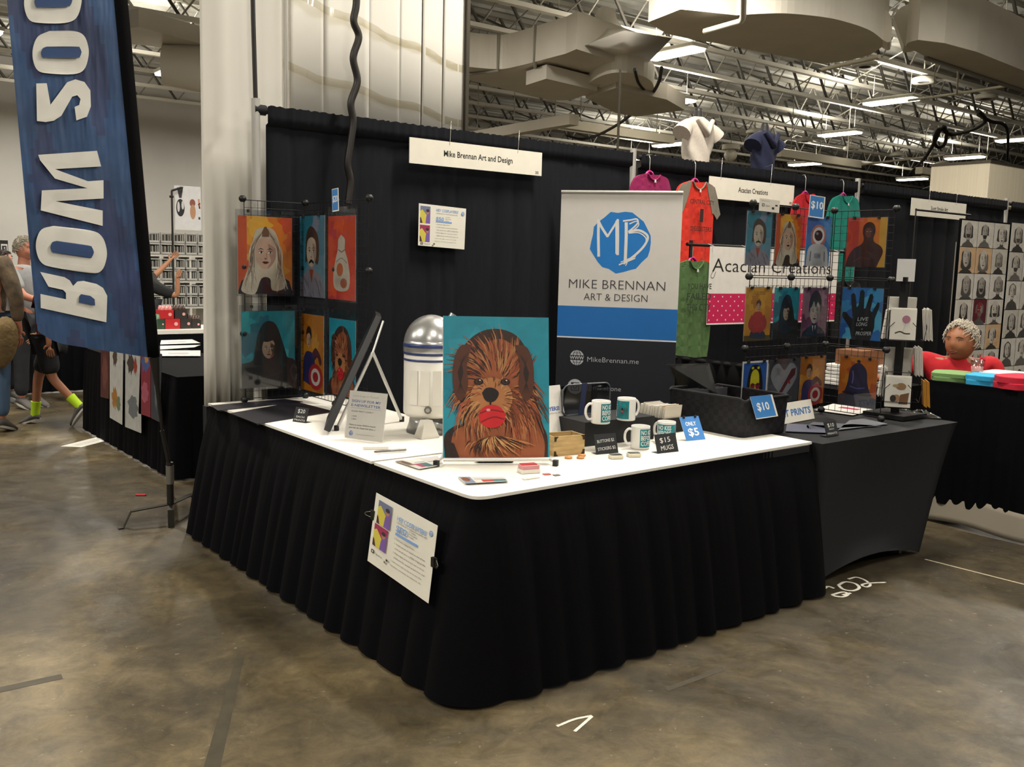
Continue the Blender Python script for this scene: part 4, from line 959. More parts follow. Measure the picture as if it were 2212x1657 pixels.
def art_man(w_,h):
    a=Art(w_,h,'#7b4f66'); wash(a,['#8c5f74','#6b3f59','#a07a8c'],19)
    shoulders(a,.5,.5,.2,'#1d2436','#d5d2cc',2.6); a.poly([(.47,.25),(.53,.25),(.56,.0),(.46,.0)],'#20232b')
    a.poly(c2([(.26,.5),(.26,.7),(.34,.86),(.5,.95),(.68,.86),(.76,.7),(.72,.5),(.5,.6),(.26,.5)],3),'#3a3432')
    face(a,.5,.5,.2,'#b8aca3','#8b7f79'); a.poly(c2([(.29,.6),(.3,.8),(.5,.9),(.7,.8),(.71,.62),(.6,.72),(.52,.6),(.44,.74),(.36,.62),(.29,.6)],3),'#3a3432')
    return a
def art_hand(w_,h):
    a=Art(w_,h,'#2f78c4'); wash(a,['#3f9ad6','#2b66b4','#54b2dc'],23)
    pts=[(.3,.0),(.24,.2),(.14,.32),(.02,.44),(.04,.52),(.12,.52),(.24,.42),(.30,.4),(.24,.7),(.22,.86),(.28,.9),(.33,.86),(.38,.62),(.42,.66),(.44,.94),(.50,.97),(.55,.92),(.56,.6),(.60,.62),(.68,.88),(.74,.9),(.77,.84),(.72,.58),(.76,.54),(.88,.74),(.93,.73),(.93,.66),(.84,.42),(.84,.25),(.76,.0)]
    a.poly(pts,'#15191d')
    for s,x,y,wd in (('LIVE',.42,.36,.26),('LONG',.40,.26,.26),('+',.52,.19,.05),('PROSPER',.40,.08,.38)): a.txt(s,x,y,h*(.07 if len(s)>1 else .03),'#dfe3e2',.8,.0,'L',width=wd*w_,rot=.06,slant=.2)
    return a
def art_yellow(w_,h):
    a=Art(w_,h,'#eceae2'); a.rect(.05,.04,.95,.96,'#2b5fae'); a.poly(c2([(.2,.04),(.2,.5),(.3,.85),(.5,.92),(.7,.85),(.82,.5),(.84,.04)],3),'#17150f')
    a.poly(c2([(.32,.1),(.32,.5),(.36,.74),(.5,.82),(.64,.74),(.68,.5),(.66,.1)],3),'#d9cf2a'); a.ell(.42,.46,.09,.07,'#8c1c34',16); a.ell(.62,.46,.09,.07,'#8c1c34',16); a.stroke([(.34,.49),(.7,.49)],.004,'#2a1016'); a.stroke([(.42,.26),(.58,.26)],.005,'#3a2a10'); a.ell(.4,.85,.05,.03,'#d9cf2a',10); a.ell(.62,.85,.05,.03,'#d9cf2a',10)
    return a
def art_heart(w_,h):
    a=Art(w_,h,'#4a4a50'); wash(a,['#58585f','#3d3d43'],27)
    a.poly(c2([(.5,.1),(.2,.38),(.07,.62),(.14,.84),(.32,.9),(.5,.74),(.68,.9),(.86,.84),(.93,.62),(.8,.38),(.5,.1)],4),'#8d8f95'); a.strokes([[(.2,.6+.05*i),(.3,.66+.03*i),(.42,.6+.04*i)] for i in range(5)],.005,'#5d5f66')
    a.poly([(.26,.1),(.36,.08),(.62,.42),(.86,.62),(.88,.78),(.74,.76),(.56,.5)],'#5b2228'); a.poly([(.6,.46),(.72,.4),(.7,.52)],'#a3272c')
    return a
def art_bell(w_,h):
    a=Art(w_,h,'#cf7320'); wash(a,['#d98a2a','#b9541d'],29); a.poly([(0,0),(0,.2),(.2,.26),(.8,.26),(1,.2),(1,0)],'#4b4a55')
    a.poly(c2([(.1,.26),(.18,.32),(.24,.5),(.28,.74),(.4,.86),(.5,.89),(.6,.86),(.72,.74),(.76,.5),(.84,.32),(.9,.26)],4),'#2b2747'); a.ell(.5,.26,.4,.035,'#1d1a33'); a.ell(.5,.2,.06,.045,'#4a4470'); a.ell(.5,.92,.05,.03,'#2b2747')
    a.stroke(c2([(.3,.4),(.5,.37),(.7,.4)]),.008,'#56508a'); a.stroke(c2([(.36,.72),(.38,.6),(.36,.46)]),.008,'#6a64a0')
    return a

SL=clear('print_sleeve',.07,'#eef0f2',.05,.97)
def sleeved(name,art,fn,label,group,rim=.012,top=.035,dotn=True):
    t=thing(name,label,'art print',fn(art.w/2,0,0),0,group); art.build('print',fn,t)
    b=MB(); w_,h=art.w,art.h
    vs=[fn(x,y,z) for z in (.006,-.004) for x,y in ((-rim,-rim),(w_+rim,-rim),(w_+rim,h+top),(-rim,h+top))]
    b.add(vs,[(0,1,2,3),(7,6,5,4),(4,5,1,0),(5,6,2,1),(6,7,3,2),(7,4,0,3)],SL); b.build('clear_sleeve',t,True)
    for f in (.18,.8): b=MB(); P=fn(w_*f,h+top-.008,.008); b.box(P,(.012,.012,.016),BK); b.build('clip',t,True)
    return t

# ================================================================== WIRE GRID DISPLAYS
WIRE=mat('black_wire','#111113',.45,metal=.3); KNOB=mat('black_knob','#0a0a0a',.5)
def wire_grid(name,label,corners,z0,cell,rows,n=9):
    """corners: plan points; each leg one panel wide, rows panels high"""
    t=thing(name,label,'wire grid',(corners[0][0],corners[0][1],TZ+.007))
    for (a,c) in zip(corners,corners[1:]):
        a=Vector((*a,0)); c=Vector((*c,0))
        for r in range(rows):
            b=MB(); zb=z0+r*cell+.006; zt=z0+(r+1)*cell-.006; A=a.lerp(c,.02); C=a.lerp(c,.98)
            for i in range(n+1):
                p=A.lerp(C,i/n); rr=.0026 if i in (0,n) else .0013
                b.cyl((p.x,p.y,zb),(p.x,p.y,zt),rr,WIRE,n=5,cap=False)
                z=zb+(zt-zb)*i/n; b.cyl((A.x,A.y,z),(C.x,C.y,z),rr,WIRE,n=5,cap=False)
            b.build('wire_panel',t,True)
    for (x,y) in corners:
        for r in range(rows+1):
            b=MB(); b.lathe([(.0,-.018),(.012,-.018),(.02,-.008),(.022,0),(.02,.008),(.012,.018),(0,.018)],(x,y,z0+r*cell+.0),KNOB,12); b.build('connector_knob',t,True)
    return t
GL=[(.175,2.50),(.565,2.50),(.565,2.12),(.565,1.745)]
wire_grid('wire_grid_display','L-shaped black wire grid display on the left table, holding six prints',[(.172,2.55),(.56,2.55),(.56,2.165),(.56,1.79)],.762,.385,3)
GR=[(2.235,.585),(2.612,.585),(2.99,.585),(2.99,.19)]
wire_grid('wire_grid_display','L-shaped black wire grid display on the stretch-covered table, holding ten prints',GR,.764,.395,3)
gl='art prints on the left wire grid'; gr='art prints on the right wire grid'
def pr_y(y,r,fnart,label,group,nm='art_print',**k):
    O,w_,h=rect_y(y,*r); return sleeved(nm,fnart(w_,h),frame(O,XR,UPV),label,group,**k)
def pr_x(x,r,fnart,label,group,nm='art_print',**k):
    O,w_,h=rect_x(x,*r); return sleeved(nm,fnart(w_,h),frame(O,YR,UPV),label,group,**k)
pr_y(2.535,(514,468,631,635),art_blonde,'large orange portrait print of a pale-haired woman, upper left of the left grid',gl)
pr_y(2.535,(522,672,637,836),art_hood,'large teal print of a hooded person, lower left of the left grid',gl)
pr_x(.545,(648,466,701,642),art_mustache,'narrow blue print of a man with a moustache, top middle of the left grid',gl,top=.01)
pr_x(.545,(709,466,768,648),art_vase,'red print of a pale vase-like shape, top right of the left grid',gl,top=.05)
pr_x(.545,(650,680,699,846),art_runner,'orange print of a figure holding a red round disc, lower middle of the left grid',gl)
pr_x(.545,(711,690,768,856),art_dog,'teal print of a shaggy brown dog, lower right of the left grid',gl,top=.05)
Yg=.567
pr_y(Yg,(1612,457,1666,573),art_mustache,'blue print of a man with a moustache, top left of the right grid',gr,rim=.004,top=.006)
pr_y(Yg,(1675,463,1730,575),art_blonde,'small orange print of a pale-haired woman, top row of the right grid',gr,rim=.004,top=.006)
pr_y(Yg,(1741,468,1793,575),art_astronaut,'bright blue print of a white-suited figure, top row beside the right grid corner',gr,rim=.004,top=.006)
pr_y(Yg,(1609,621,1665,736),art_boy,'ochre print of a boy in a red jumper, middle row left, right grid',gr,rim=.004,top=.006)
pr_y(Yg,(1671,622,1725,732),art_hood,'small teal print of a hooded person, centre of the right grid',gr,rim=.004,top=.006)
pr_y(Yg,(1733,622,1786,728),art_man,'mauve print of a young man in a suit, middle row of the right grid',gr,rim=.004,top=.006)
pr_y(Yg,(1602,780,1657,880),art_yellow,'blue print of a yellow face with red glasses, bottom left of the right grid',gr,rim=.004,top=.006)
pr_y(Yg,(1660,776,1725,868),art_heart,'grey print of a pale heart, bottom row of the right grid',gr,rim=.004,top=.006)
pr_y(Yg,(1727,770,1780,873),art_runner,'small orange print of a figure with a red disc, bottom row of the right grid',gr,rim=.004,top=.006)
Xg=2.972
pr_x(Xg,(1829,470,1914,577),art_silhouette,'orange print of a dark red standing figure, upper right of the right grid',gr,rim=.004,top=.006)
pr_x(Xg,(1817,622,1905,734),art_hand,'blue print of a black open hand with white lettering on the right grid',gr,rim=.004,top=.006)
pr_x(Xg,(1812,772,1894,879),art_bell,'orange print of a dark bell shape, lower right of the right grid',gr,rim=.004,top=.006)

# flat prints lying on the left table
def flat_sheet(name,corners,artf,label,cat,th=.0015,sleeve=False,group=None,zz=.0):
    cs=[pz(u,v,TZ+.008+zz) for u,v in corners]; w_=(cs[1]-cs[0]).length; h=(cs[3]-cs[0]).length; a=artf(w_,h); fn=quad(*cs,w_,h)
    if not sleeve: return a.build(name,fn,label=label,cat=cat,group=group)
    t=thing(name,label,cat,cs[0],0,group); a.build('print',fn,t); b=MB(); vs=[fn(x,y,z) for z in (.006,.001) for x,y in ((0,0),(w_,0),(w_,h),(0,h))]
    b.add(vs,[(0,1,2,3),(7,6,5,4),(4,5,1,0),(5,6,2,1),(6,7,3,2),(7,4,0,3)],SL); b.build('clear_sleeve',t,True); return t
def art_dark(w_,h):
    a=Art(w_,h,'#1d1a22'); wash(a,['#2b2630','#3b1c26'],31); a.strokes([c2([(.1+.05*i,.2),(.3+.04*i,.5),(.5+.03*i,.6)],3) for i in range(8)],.008,'#6d6470'); a.ell(.7,.6,.15,.1,'#5a1c26'); return a
def art_dark2(w_,h):
    a=Art(w_,h,'#23202c'); wash(a,['#3a3344','#1c1a20'],33); a.strokes([[(.1,.2+.05*i),(.4,.3+.04*i),(.8,.25+.05*i)] for i in range(7)],.006,'#57505e'); return a
flat_sheet('art_print',[(556,916),(497,893),(640,868),(722,889)],art_dark,'dark print lying on the left table, below the wire grid corner','art print',sleeve=True,group='prints lying flat on the left table')
flat_sheet('art_print',[(470,887),(455,876),(615,862),(655,868)],art_dark2,'dark sleeved print lying at the back left corner of the left table','art print',sleeve=True,group='prints lying flat on the left table')
def lay_card(): pass
# little black price stand cards
def chalk_card(u0,u1,vb,h,lines,label,lean=.35,tilt=0,z=TZ+.006):
    A=pz(u0,vb[0],z); B=pz(u1,vb[1],z); fn,w_=standing(A,B,h,lean); t=thing('chalkboard_card',label,'price card',(A+B)/2)
    a=Art(w_,h,'#191b1e',ink('chalk_ink',.7,.05),.004)
    for s,x,y,ch,wd in lines: a.txt(s,x,y,ch*h,'#d9d8d2',.8,.0,'C',width=wd*w_,rot=tilt)
    a.build('card',fn,t)
    R_=(B-A).normalized(); bk=Vector((R_.y,-R_.x,0)); 
    if bk.dot(Vector((.6,.8,0)))>0: bk=-bk
    b=MB(); b.prism([A,B,B-bk*-.0+bk*0+Vector((-R_.y,R_.x,0))*.0+(-bk)*.045,A-bk*.045],(0,0,-.003),CH); b.build('foot',t,True)
    return t
chalk_card(632,660,(910,914),.078,[('$20',.5,.62,.26,.55),('EACH',.5,.3,.12,.6),('PRINTS',.5,.08,.12,.8)],'small black card priced $20 on the left table beside the dark prints')
chalk_card(1289,1336,(982,978),.092,[('BUTTONS $2',.5,.58,.15,.78),('STICKERS $2',.5,.2,.15,.82)],'black card reading BUTTONS $2 STICKERS $2 beside the wooden box',tilt=.06)
chalk_card(1421,1466,(980,975),.088,[('$15',.45,.55,.26,.5),('MUGS',.5,.15,.24,.6)],'black card reading $15 MUGS in front of the fourth mug',tilt=.05)
chalk_card(1787,1812,(943,939),.075,[('$10',.5,.62,.26,.55),('EACH',.5,.42,.1,.4),('PRINTS',.5,.1,.14,.8)],'small black card priced $10 on the stretch-covered table')

# ================================================================== SHAGGY DOG CANVAS ON EASEL
A=pz(957,989,TZ+.035); B=pz(1187,988,TZ+.035); Rv=(B-A); Rv.z=0; w_=Rv.length; Rv.normalize(); back=Vector((-Rv.y,Rv.x,0)); LEAN=.20
Uc=(UPV+back*LEAN).normalized(); hC=.600
t=thing('canvas_painting','large teal canvas of a shaggy brown dog with a red ball on the easel','painting',(A+B)/2)
a=art_dog(w_,hC,True); a.th=.02; a.build('canvas',frame(A,Rv,Uc),t)
t=thing('tabletop_easel','silver folding tabletop easel holding the large canvas','easel',(A+B)/2)
fn=frame(A,Rv,Uc); SIL=mat('silver_tube','#d9d8d4',.3,metal=.35); RUB=mat('rubber_foot','#151515',.6)
b=MB(); b.cyl(fn(0,-.008,.012),fn(w_-.005,-.008,.012),.008,SIL,n=10); b.build('front_ledge',t,True)
for x,du in ((.0,-.03),(w_-.01,.03)):
    l=MB(); top=fn(w_*.5+(x-w_*.5)*.25,hC*.9,-.04); k_=fn(x,.0,-.032); bot=fn(x+du,-.03,.03); bot.z=TZ+.022
    l.cyl(top,k_,.007,SIL,n=8); l.cyl(k_,bot,.007,SIL,n=8); o=l.build('leg',t,True); r=MB(); r.box(bot-Vector((0,0,.004)),(.02,.02,.026),RUB,Matrix.Rotation(.5,3,'Z')); r.build('rubber_foot',o,True)
l=MB(); top=fn(w_*.5,hC*.88,-.04); bot=top+back*.22; bot.z=TZ+.02; l.cyl(top,bot,.007,SIL,n=8); l.build('leg',t,True)
b=MB(); b.cyl(fn(w_*.38,hC*.89,-.04),fn(w_*.62,hC*.89,-.04),.010,SIL,n=8); b.build('hinge',t,True)
b=MB(); q=(A+B)/2+back*.06; b.rbox((q.x,q.y,TZ+.018),(.16,.06,.022),.01,mat('black_plastic','#131315',.4),Matrix.Rotation(math.atan2(Rv.y,Rv.x),3,'Z')); b.build('black_tray',label='black tray on the table below the canvas ledge',cat='tray')

# second easel seen edge-on with a canvas
t=thing('tabletop_easel','silver easel on the left table seen side-on, carrying a dark framed picture','easel',(.45,1.5,TZ))
P0=pz(712,934,TZ+.02); P1=P0+ (py(824,686,P0.y+.1)-P0); foot=pz(727,928,TZ+.01); apex=P0.lerp(P1,.72)+Vector((.03,0,-.02)); rear=pz(868,908,TZ+.012); rear2=pz(745,905,TZ+.01)
for p,q in ((apex,foot),(apex,rear)):
    l=MB(); l.cyl(p,q,.009,SIL,n=8); o=l.build('leg',t,True); r=MB(); r.cyl(q-Vector((0,0,.006)),q+Vector((0,0,.02)),.013,RUB,n=10); r.build('rubber_foot',o,True)
b=MB(); b.cyl(apex,apex.lerp(P1,.9)+Vector((.015,0,0)),.006,SIL,n=8); b.build('mast',t,True)
t=thing('framed_picture','dark framed picture leaning on the side-on easel, only its edge visible','picture',P0)
d=(P1-P0); side=Vector((P0.x-CAM.x,P0.y-CAM.y,0)).normalized(); side=(side+Vector((.03,-.02,0))).normalized(); nrm=d.cross(side).normalized(); 
b=MB(); b.prism([P0,P0+side*.38,P1+side*.38,P1],nrm*.030,mat('frame_black','#0d0d0f',.4)); b.build('frame',t,True)
b=MB(); b.prism([P0+side*.02+nrm*-.001,P0+side*.36+nrm*-.001,P1+side*.36-nrm*.001-d*.04,P1+side*.02-nrm*.001-d*.04],nrm*-.002,mat('print_back','#2a2722',.7)); b.build('backing',t,True)

# newsletter sign in acrylic stand
A=pz(745,945,TZ+.012); B=pz(826,955,TZ+.012); 
Rn=(B-A); Rn.z=0; wN=Rn.length; Rn.normalize(); 
hh=.225
t=thing('newsletter_sign','white sign in a clear stand reading SIGN UP FOR MY E-NEWSLETTER on the left table','sign',(A+B)/2)
fn,_=standing(A,B,hh,.18)
a=Art(wN,hh,'#e3e0d8',ink('paper_ink'),.002); db='#3d5ea8'
a.txt("Let's keep in Touch!",.10,.88,hh*.035,'#77736b',.9,-.01,'L',width=wN*.68,slant=.25).txt('SIGN UP FOR MY',.08,.765,hh*.052,db,.7,.012,'L',width=wN*.78).txt('E-NEWSLETTER',.08,.675,hh*.052,db,.7,.012,'L',width=wN*.78)
a.rect(.08,.64,.88,.645,'#8d897f').txt('PLEASE PRINT CLEARLY',.1,.56,hh*.03,'#55524b',.8,0,'L',width=wN*.58,slant=.2).txt('1. NAME',.12,.455,hh*.03,'#55524b',.8,0,'L').txt('2. EMAIL',.12,.395,hh*.03,'#55524b',.8,0,'L')
a.txt("Place it inside R2D2's Head!",.08,.275,hh*.027,'#44413b',.8,.01,'L',width=wN*.70,slant=.2).txt("(Just like the Death Star plans...)",.08,.215,hh*.027,'#44413b',.8,.01,'L',width=wN*.70,slant=.2)
logo_mb(a,.15,.11,hh*.05,'#4a74bd','#dfe6f0'); a.txt('www.mikebrennan.me',.28,.09,hh*.022,'#9a968c',.8,0,'L',width=wN*.5)
a.build('sheet',fn,t)
AC=clear('acrylic',.12,'#ffffff',.03,.96)
b=MB(); vs=[fn(x,y,z) for z in (.004,.001) for x,y in ((-.003,-.003),(wN+.003,-.003),(wN+.003,hh+.003),(-.003,hh+.003))]; b.add(vs,[(0,1,2,3),(7,6,5,4),(4,5,1,0),(5,6,2,1),(6,7,3,2),(7,4,0,3)],AC); b.build('acrylic_front',t,True)
b=MB(); bk=Vector((-Rn.y,Rn.x,0)); b.prism([A-Vector((0,0,.008)),B-Vector((0,0,.008)),B+bk*.08-Vector((0,0,.008)),A+bk*.08-Vector((0,0,.008))],(0,0,.003),AC); b.build('acrylic_foot',t,True)
# second leaning white card behind the wooden box
A=pz(1178,957,TZ+.008); B=pz(1229,949,TZ+.008); fn,wv=standing(A-(B-A).normalized()*.14,B,.26,.28)
a=Art(wv,.27,'#e0ddd6',ink('paper_ink'),.002); a.txt('HEY COSPLAYERS!',.90,.55,.018,db,.7,.04,'R',width=wv*.8); a.txt('COMMISSION ME TO CREATE ART',.94,.49,.006,'#55524b',.8,0,'R',width=wv*.8)
a.build('notice_sheet',fn,label='white leaning notice ending in RS! behind the big canvas and the wooden box',cat='notice')

# plain domed canister (white body, silver dome)
cc=Vector((.58,1.20,0)); z0=TZ+.006
t=thing('domed_canister','white cylindrical canister with blue bands and a silver domed lid, behind the big canvas','canister',(cc.x,cc.y,z0))
WP=mat('white_plastic','#dedad0',.35); BP=mat('blue_band','#27376e',.35); SV=mat('silver_plastic','#b9b9b9',.28,metal=.75)
b=MB(); b.lathe([(0,.085),(.12,.085),(.133,.10),(.134,.11),(.134,.40),(.0,.40)],(cc.x,cc.y,z0),WP,40); b.build('body',t,True)
for za,zb in ((.392,.408),(.362,.372)):
    b=MB(); b.lathe([(.1345,za),(.1365,za),(.1365,zb),(.1345,zb)],(cc.x,cc.y,z0),BP,40); b.build('blue_band',t,True)
b=MB(); b.lathe([(.134,.40),(.138,.405),(.138,.43),(.136,.44)]+[(.136*math.cos(math.radians(a_)),.44+.145*math.sin(math.radians(a_))) for a_ in range(0,91,9)],(cc.x,cc.y,z0),SV,40); b.build('domed_lid',t,True)
b=MB(); b.lathe([(.1372,.428),(.139,.428),(.139,.446),(.1365,.446)],(cc.x,cc.y,z0),BP,40); b.build('blue_band',t,True)
b=MB(); q=Vector((cc.x+.075,cc.y-.05,z0+.56)); b.cyl(q-Vector((.01,0,.02)),q+Vector((.014,-.01,.03)),.018,SV,n=14); b.build('lid_knob',t,True)
for an in (200,225,250):
    r=math.radians(an); n_=Vector((math.cos(r),math.sin(r),0)); s_=Vector((-n_.y,n_.x,0)); 
    b=MB(); q=Vector((cc.x,cc.y,z0+.235))+n_*.1345; b.prism([q-s_*.022-UPV*.085,q+s_*.022-UPV*.085,q+s_*.022+UPV*.085,q-s_*.022+UPV*.085],n_*.003,WP); b.build('raised_panel',t,True)
r=math.radians(232); n_=Vector((math.cos(r),math.sin(r),0)); q=Vector((cc.x,cc.y,z0+.13))+n_*.134
b=MB(); b.cyl(q,q+n_*.008,.019,mat('dial_grey','#6b675e',.4),n=8); b.cyl(q+n_*.008,q+n_*.012,.010,SV,n=12); b.build('round_dial',t,True)
b=MB(); b.lathe([(.06,.0),(.115,.0),(.118,.008),(.105,.05),(.10,.086),(.0,.086)],(cc.x,cc.y,z0),clear('frosted_base',.15,'#d8d8d8',.2,.72),32); b.build('clear_base',t,True)
for dx,dy,lab in ((-.10,-.13,'left'),(.13,-.17,'right')):
    b=MB(); q=cc+Vector((dx,dy,0)); b.prism([q+Vector((x,y,z0)) for x,y in ((-.05,-.03),(.05,-.03),(.05,.04),(-.05,.04))],(0,0,.012),WP); 
    top=[q+Vector((x,y,z0+.085)) for x,y in ((-.022,-.01),(.022,-.01),(.022,.03),(-.022,.03))]; bot=[q+Vector((x,y,z0+.012)) for x,y in ((-.048,-.028),(.048,-.028),(.048,.038),(-.048,.038))]
    b.add(bot+top,[(0,1,5,4),(1,2,6,5),(2,3,7,6),(3,0,4,7),(4,5,6,7)],WP); b.build('foot',t,True)

# papers and pen
def stack(name,u,v,w_,d,h,rz,m,label,cat,z=TZ+.006,extra=None,group=None):
    P=pz(u,v,z); b=MB(); b.box((P.x,P.y,z+h/2),(w_,d,h),m,Matrix.Rotation(rz,3,'Z'))
    if extra: extra(b,P,z+h)
    return b.build(name,label=label,cat=cat,group=group)
PP=mat('paper_pad','#d8d4ca',.7)
stack('note_pad',812,968,.11,.075,.013,-.5,PP,'small white note pad in front of the newsletter sign','note pad')
A=pz(808,976,TZ+.015); B=pz(877,971,TZ+.015)
t=thing('pen','silver and grey pen lying on the left table by the note pad','pen',A)
b=MB(); b.cyl(A.lerp(B,.06),A.lerp(B,.5),.0055,mat('pen_grey','#6f6b66',.35,metal=.5),n=10); b.cyl(A.lerp(B,.0),A.lerp(B,.06),.003,mat('pen_tip','#7a3b33',.4),r2=.005,n=10); b.build('barrel',t,True)
b=MB(); b.cyl(A.lerp(B,.5),B,.0062,mat('pen_cap','#8d8a84',.3,metal=.6),n=10); b.build('cap',t,True)
# postcards on the front table
def card_colour(seed,wide=True):
    def f(w_,h):
        a=Art(w_,h,'#dcd8cf'); 
        if seed==0:
            a.rect(0,0,.24,1,'#7d8fa6').ell(.1,.6,.09,.3,'#7c4a2c').rect(.28,.55,.95,.62,'#8d93a0').rect(.42,.08,.68,.48,'#b54a44').rect(.68,.08,.97,.48,'#3f7c80')
        else:
            a.rect(0,.4,.3,1,'#8a6f5c').rect(.3,.1,.55,.5,'#b0335c').rect(.55,.05,.9,.5,'#2f7078').ell(.2,.7,.12,.2,'#5b4436').rect(.5,.6,.95,.66,'#8d93a0')
        return a
    return f
for i in range(4):
    flat_sheet('postcard',[(x+dx,y) for (x,y),dx in zip([(1004,1044),(1097,1039),(1087,1030),(989,1030)],[i*.6]*4)],card_colour(0),['bottom postcard of the small stack in front of the canvas','second lowest postcard in the stack in front of the canvas','third postcard up in the stack in front of the canvas','long colourful postcard topping the stack in front of the canvas'][i],'postcard',zz=.0022*i,group='postcards on the front table')
for i in range(3):
    flat_sheet('postcard',[(905,1013),(945,1006),(905,991),(853,996)],card_colour(1),['lowest postcard at the left edge of the front table','middle postcard of the pile at the left edge of the front table','top postcard of the pile left of the easel foot'][i],'postcard',zz=.0022*i,group='postcards on the front table')
flat_sheet('leaflet',[(910,1011),(957,1001),(945,985),(893,991)],lambda w_,h: Art(w_,h,'#c9c6c0').rect(.1,.4,.9,.5,'#9a9aa2'),'grey-white leaflet partly under the postcards by the canvas','leaflet',zz=-.001)
# pink box of cards, small square stickers, cards
P=pz(1142,1020,TZ+.006); t=thing('card_box','small pink and white box of cards in front of the canvas easel foot','box',P)
rz=Matrix.Rotation(-.28,3,'Z'); b=MB(); b.rbox((P.x,P.y,P.z+.008),(.082,.056,.016),.003,mat('box_white','#ded8cc',.6),rz); b.build('tray',t,True)
b=MB(); b.rbox((P.x,P.y,P.z+.024),(.076,.050,.016),.003,mat('box_pink','#cf8f92',.6),rz); b.build('card_stack',t,True)
b=MB(); b.box((P.x,P.y+.004,P.z+.0335),(.066,.034,.003),mat('box_red','#b5343a',.5),rz); b.build('top_card',t,True)
stack('sticker',1181,1025,.03,.022,.003,-.3,mat('sticker_red','#b5534c',.5),'small reddish square sticker right of the pink card box','sticker')
stack('sticker',1202,1027,.026,.02,.003,-.2,mat('sticker_grey','#6f6d66',.5),'small grey square sticker right of the red one','sticker')
stack('paper_slip',1147,1034,.075,.018,.004,-.05,PP,'thin white slips in front of the pink card box','paper')
# wooden box of buttons
A=pz(1196,986,TZ+.006); B=pz(1262,980,TZ+.006)
WD=mat('pale_wood','#b99c68',.6,noise=.22,nscale=9,stretch=(1,1,7)); WDI=mat('inner_wood','#8f6f45',.7); BRZ=mat('bronze_corner','#3a2c1c',.4,metal=.6)
d=(B-A); d.z=0; L_=d.length; d.normalize(); s_=Vector((-d.y,d.x,0)); t=thing('wooden_box','small open wooden box with bronze corners beside the canvas','box',(A+B)/2); H_=.088; W_=.10; ww=.006
for (p,q,nm) in ((A,A+d*L_,'front_panel'),(A+s_*W_,A+s_*W_+d*L_,'back_panel')):
    b=MB(); b.prism([p,q,q+s_*ww,p+s_*ww],(0,0,H_),WD); b.build(nm,t,True)
for p in (A,A+d*(L_-ww)):
    b=MB(); b.prism([p+s_*ww,p+d*ww+s_*ww,p+d*ww+s_*W_,p+s_*W_],(0,0,H_-.001),WD); b.build('side_panel',t,True)
b=MB(); b.prism([A+d*ww+s_*ww,A+d*(L_-ww)+s_*ww,A+d*(L_-ww)+s_*W_,A+d*ww+s_*W_],(0,0,.008),WDI); b.build('bottom_panel',t,True)
for p,e in ((A,1),(B,-1)):
    for z in (0,H_-.022):
        b=MB(); q=p-s_*.0015+Vector((0,0,z)); zz=[(0,0),(e*.022,0),(e*.012,.010),(e*.010,.022),(0,.022)] if z==0 else [(0,.022),(e*.022,.022),(e*.012,.012),(e*.010,0),(0,0)]
        b.prism([q+d*x+UPV*y_ for x,y_ in zz],-s_*.0015,BRZ); b.build('corner_bracket',t,True)
for u,v,l in ((1228,990,'lone orange wooden button in front of the wooden box'),(1254,990,'front orange wooden button of the pair at the right corner of the wooden box'),(1257,985,'rear orange wooden button of the pair at the right corner of the wooden box')):
    P=pz(u,v,TZ+.006); b=MB(); b.lathe([(0,0),(.016,0),(.018,.003),(.016,.007),(0,.0085)],P,mat('orange_wood','#c98a4c',.5),18); b.build('button_badge',label=l,cat='button badge',group='orange buttons by the wooden box')
# buttons/sticker stacks
for i,(u,v,l) in enumerate(((1330,990,'left small stack of dark-printed stickers in front of the black cards'),(1369,986,'right small stack of dark-printed stickers beside the left stack'))):
    P=pz(u,v,TZ+.006); t=thing('sticker_stack',l,'stickers',P,-.35-.1*i); b=MB(); b.rbox((0,0,.008),(.060,.044,.016),.008,mat('sticker_side','#cfc9b4',.6)); b.build('stack',t)
    b=MB(); b.rbox((0,0,.0172),(.054,.036,.0015),.008,mat('sticker_print','#3b3a30',.5,noise=.5,nscale=60)); b.build('top_sticker',t)

# riser box with clear bin
A=pz(1262,965,TZ+.006); B=pz(1412,948,TZ+.006); d=B-A; d.z=0; L_=d.length; d.normalize(); s_=Vector((-d.y,d.x,0))
BKM=mat('black_fabric_box','#101013',.8,noise=.2,nscale=80); RZH=.115
b=MB(); b.prism([A,A+d*L_,A+d*L_+s_*.24,A+s_*.24],(0,0,RZH),BKM); RZ=b.build('display_riser',label='low black cloth-covered box carrying two mugs on the front table',cat='display box')
c_=A+d*.17+s_*.20+Vector((0,0,RZH)); t=thing('plastic_bin','clear grey plastic tub standing on its side behind the upper mugs','plastic tub',c_)
PG=clear('grey_clear_plastic',.18,'#7d828c',.12,.55); PR=mat('tub_rim','#4d5057',.35)
def rr(w_,h,r,n=6):
    o=[]
    for sx,sy,a0 in ((1,1,0),(-1,1,90),(-1,-1,180),(1,-1,270)):
        for k in range(n+1): an=math.radians(a0+90*k/n); o.append((sx*(w_/2-r)+r*math.cos(an),sy*(h/2-r)+r*math.sin(an)))
    return o
fr=frame(c_-d*.15+Vector((0,0,0)),d,UPV); o1=[fr(x+.15,y+.075,.0) for x,y in rr(.30,.15,.035)]; o2=[fr(x+.15,y+.075,-.07) for x,y in rr(.25,.12,.03)]
b=MB(); n=len(o1); b.add(o1+o2,[(i,(i+1)%n,n+(i+1)%n,n+i) for i in range(n)]+[tuple(range(n,2*n))],PG); b.build('tub',t,True)
b=MB(); b.tube(o1,.004,PR,6,True); b.build('rim',t,True)
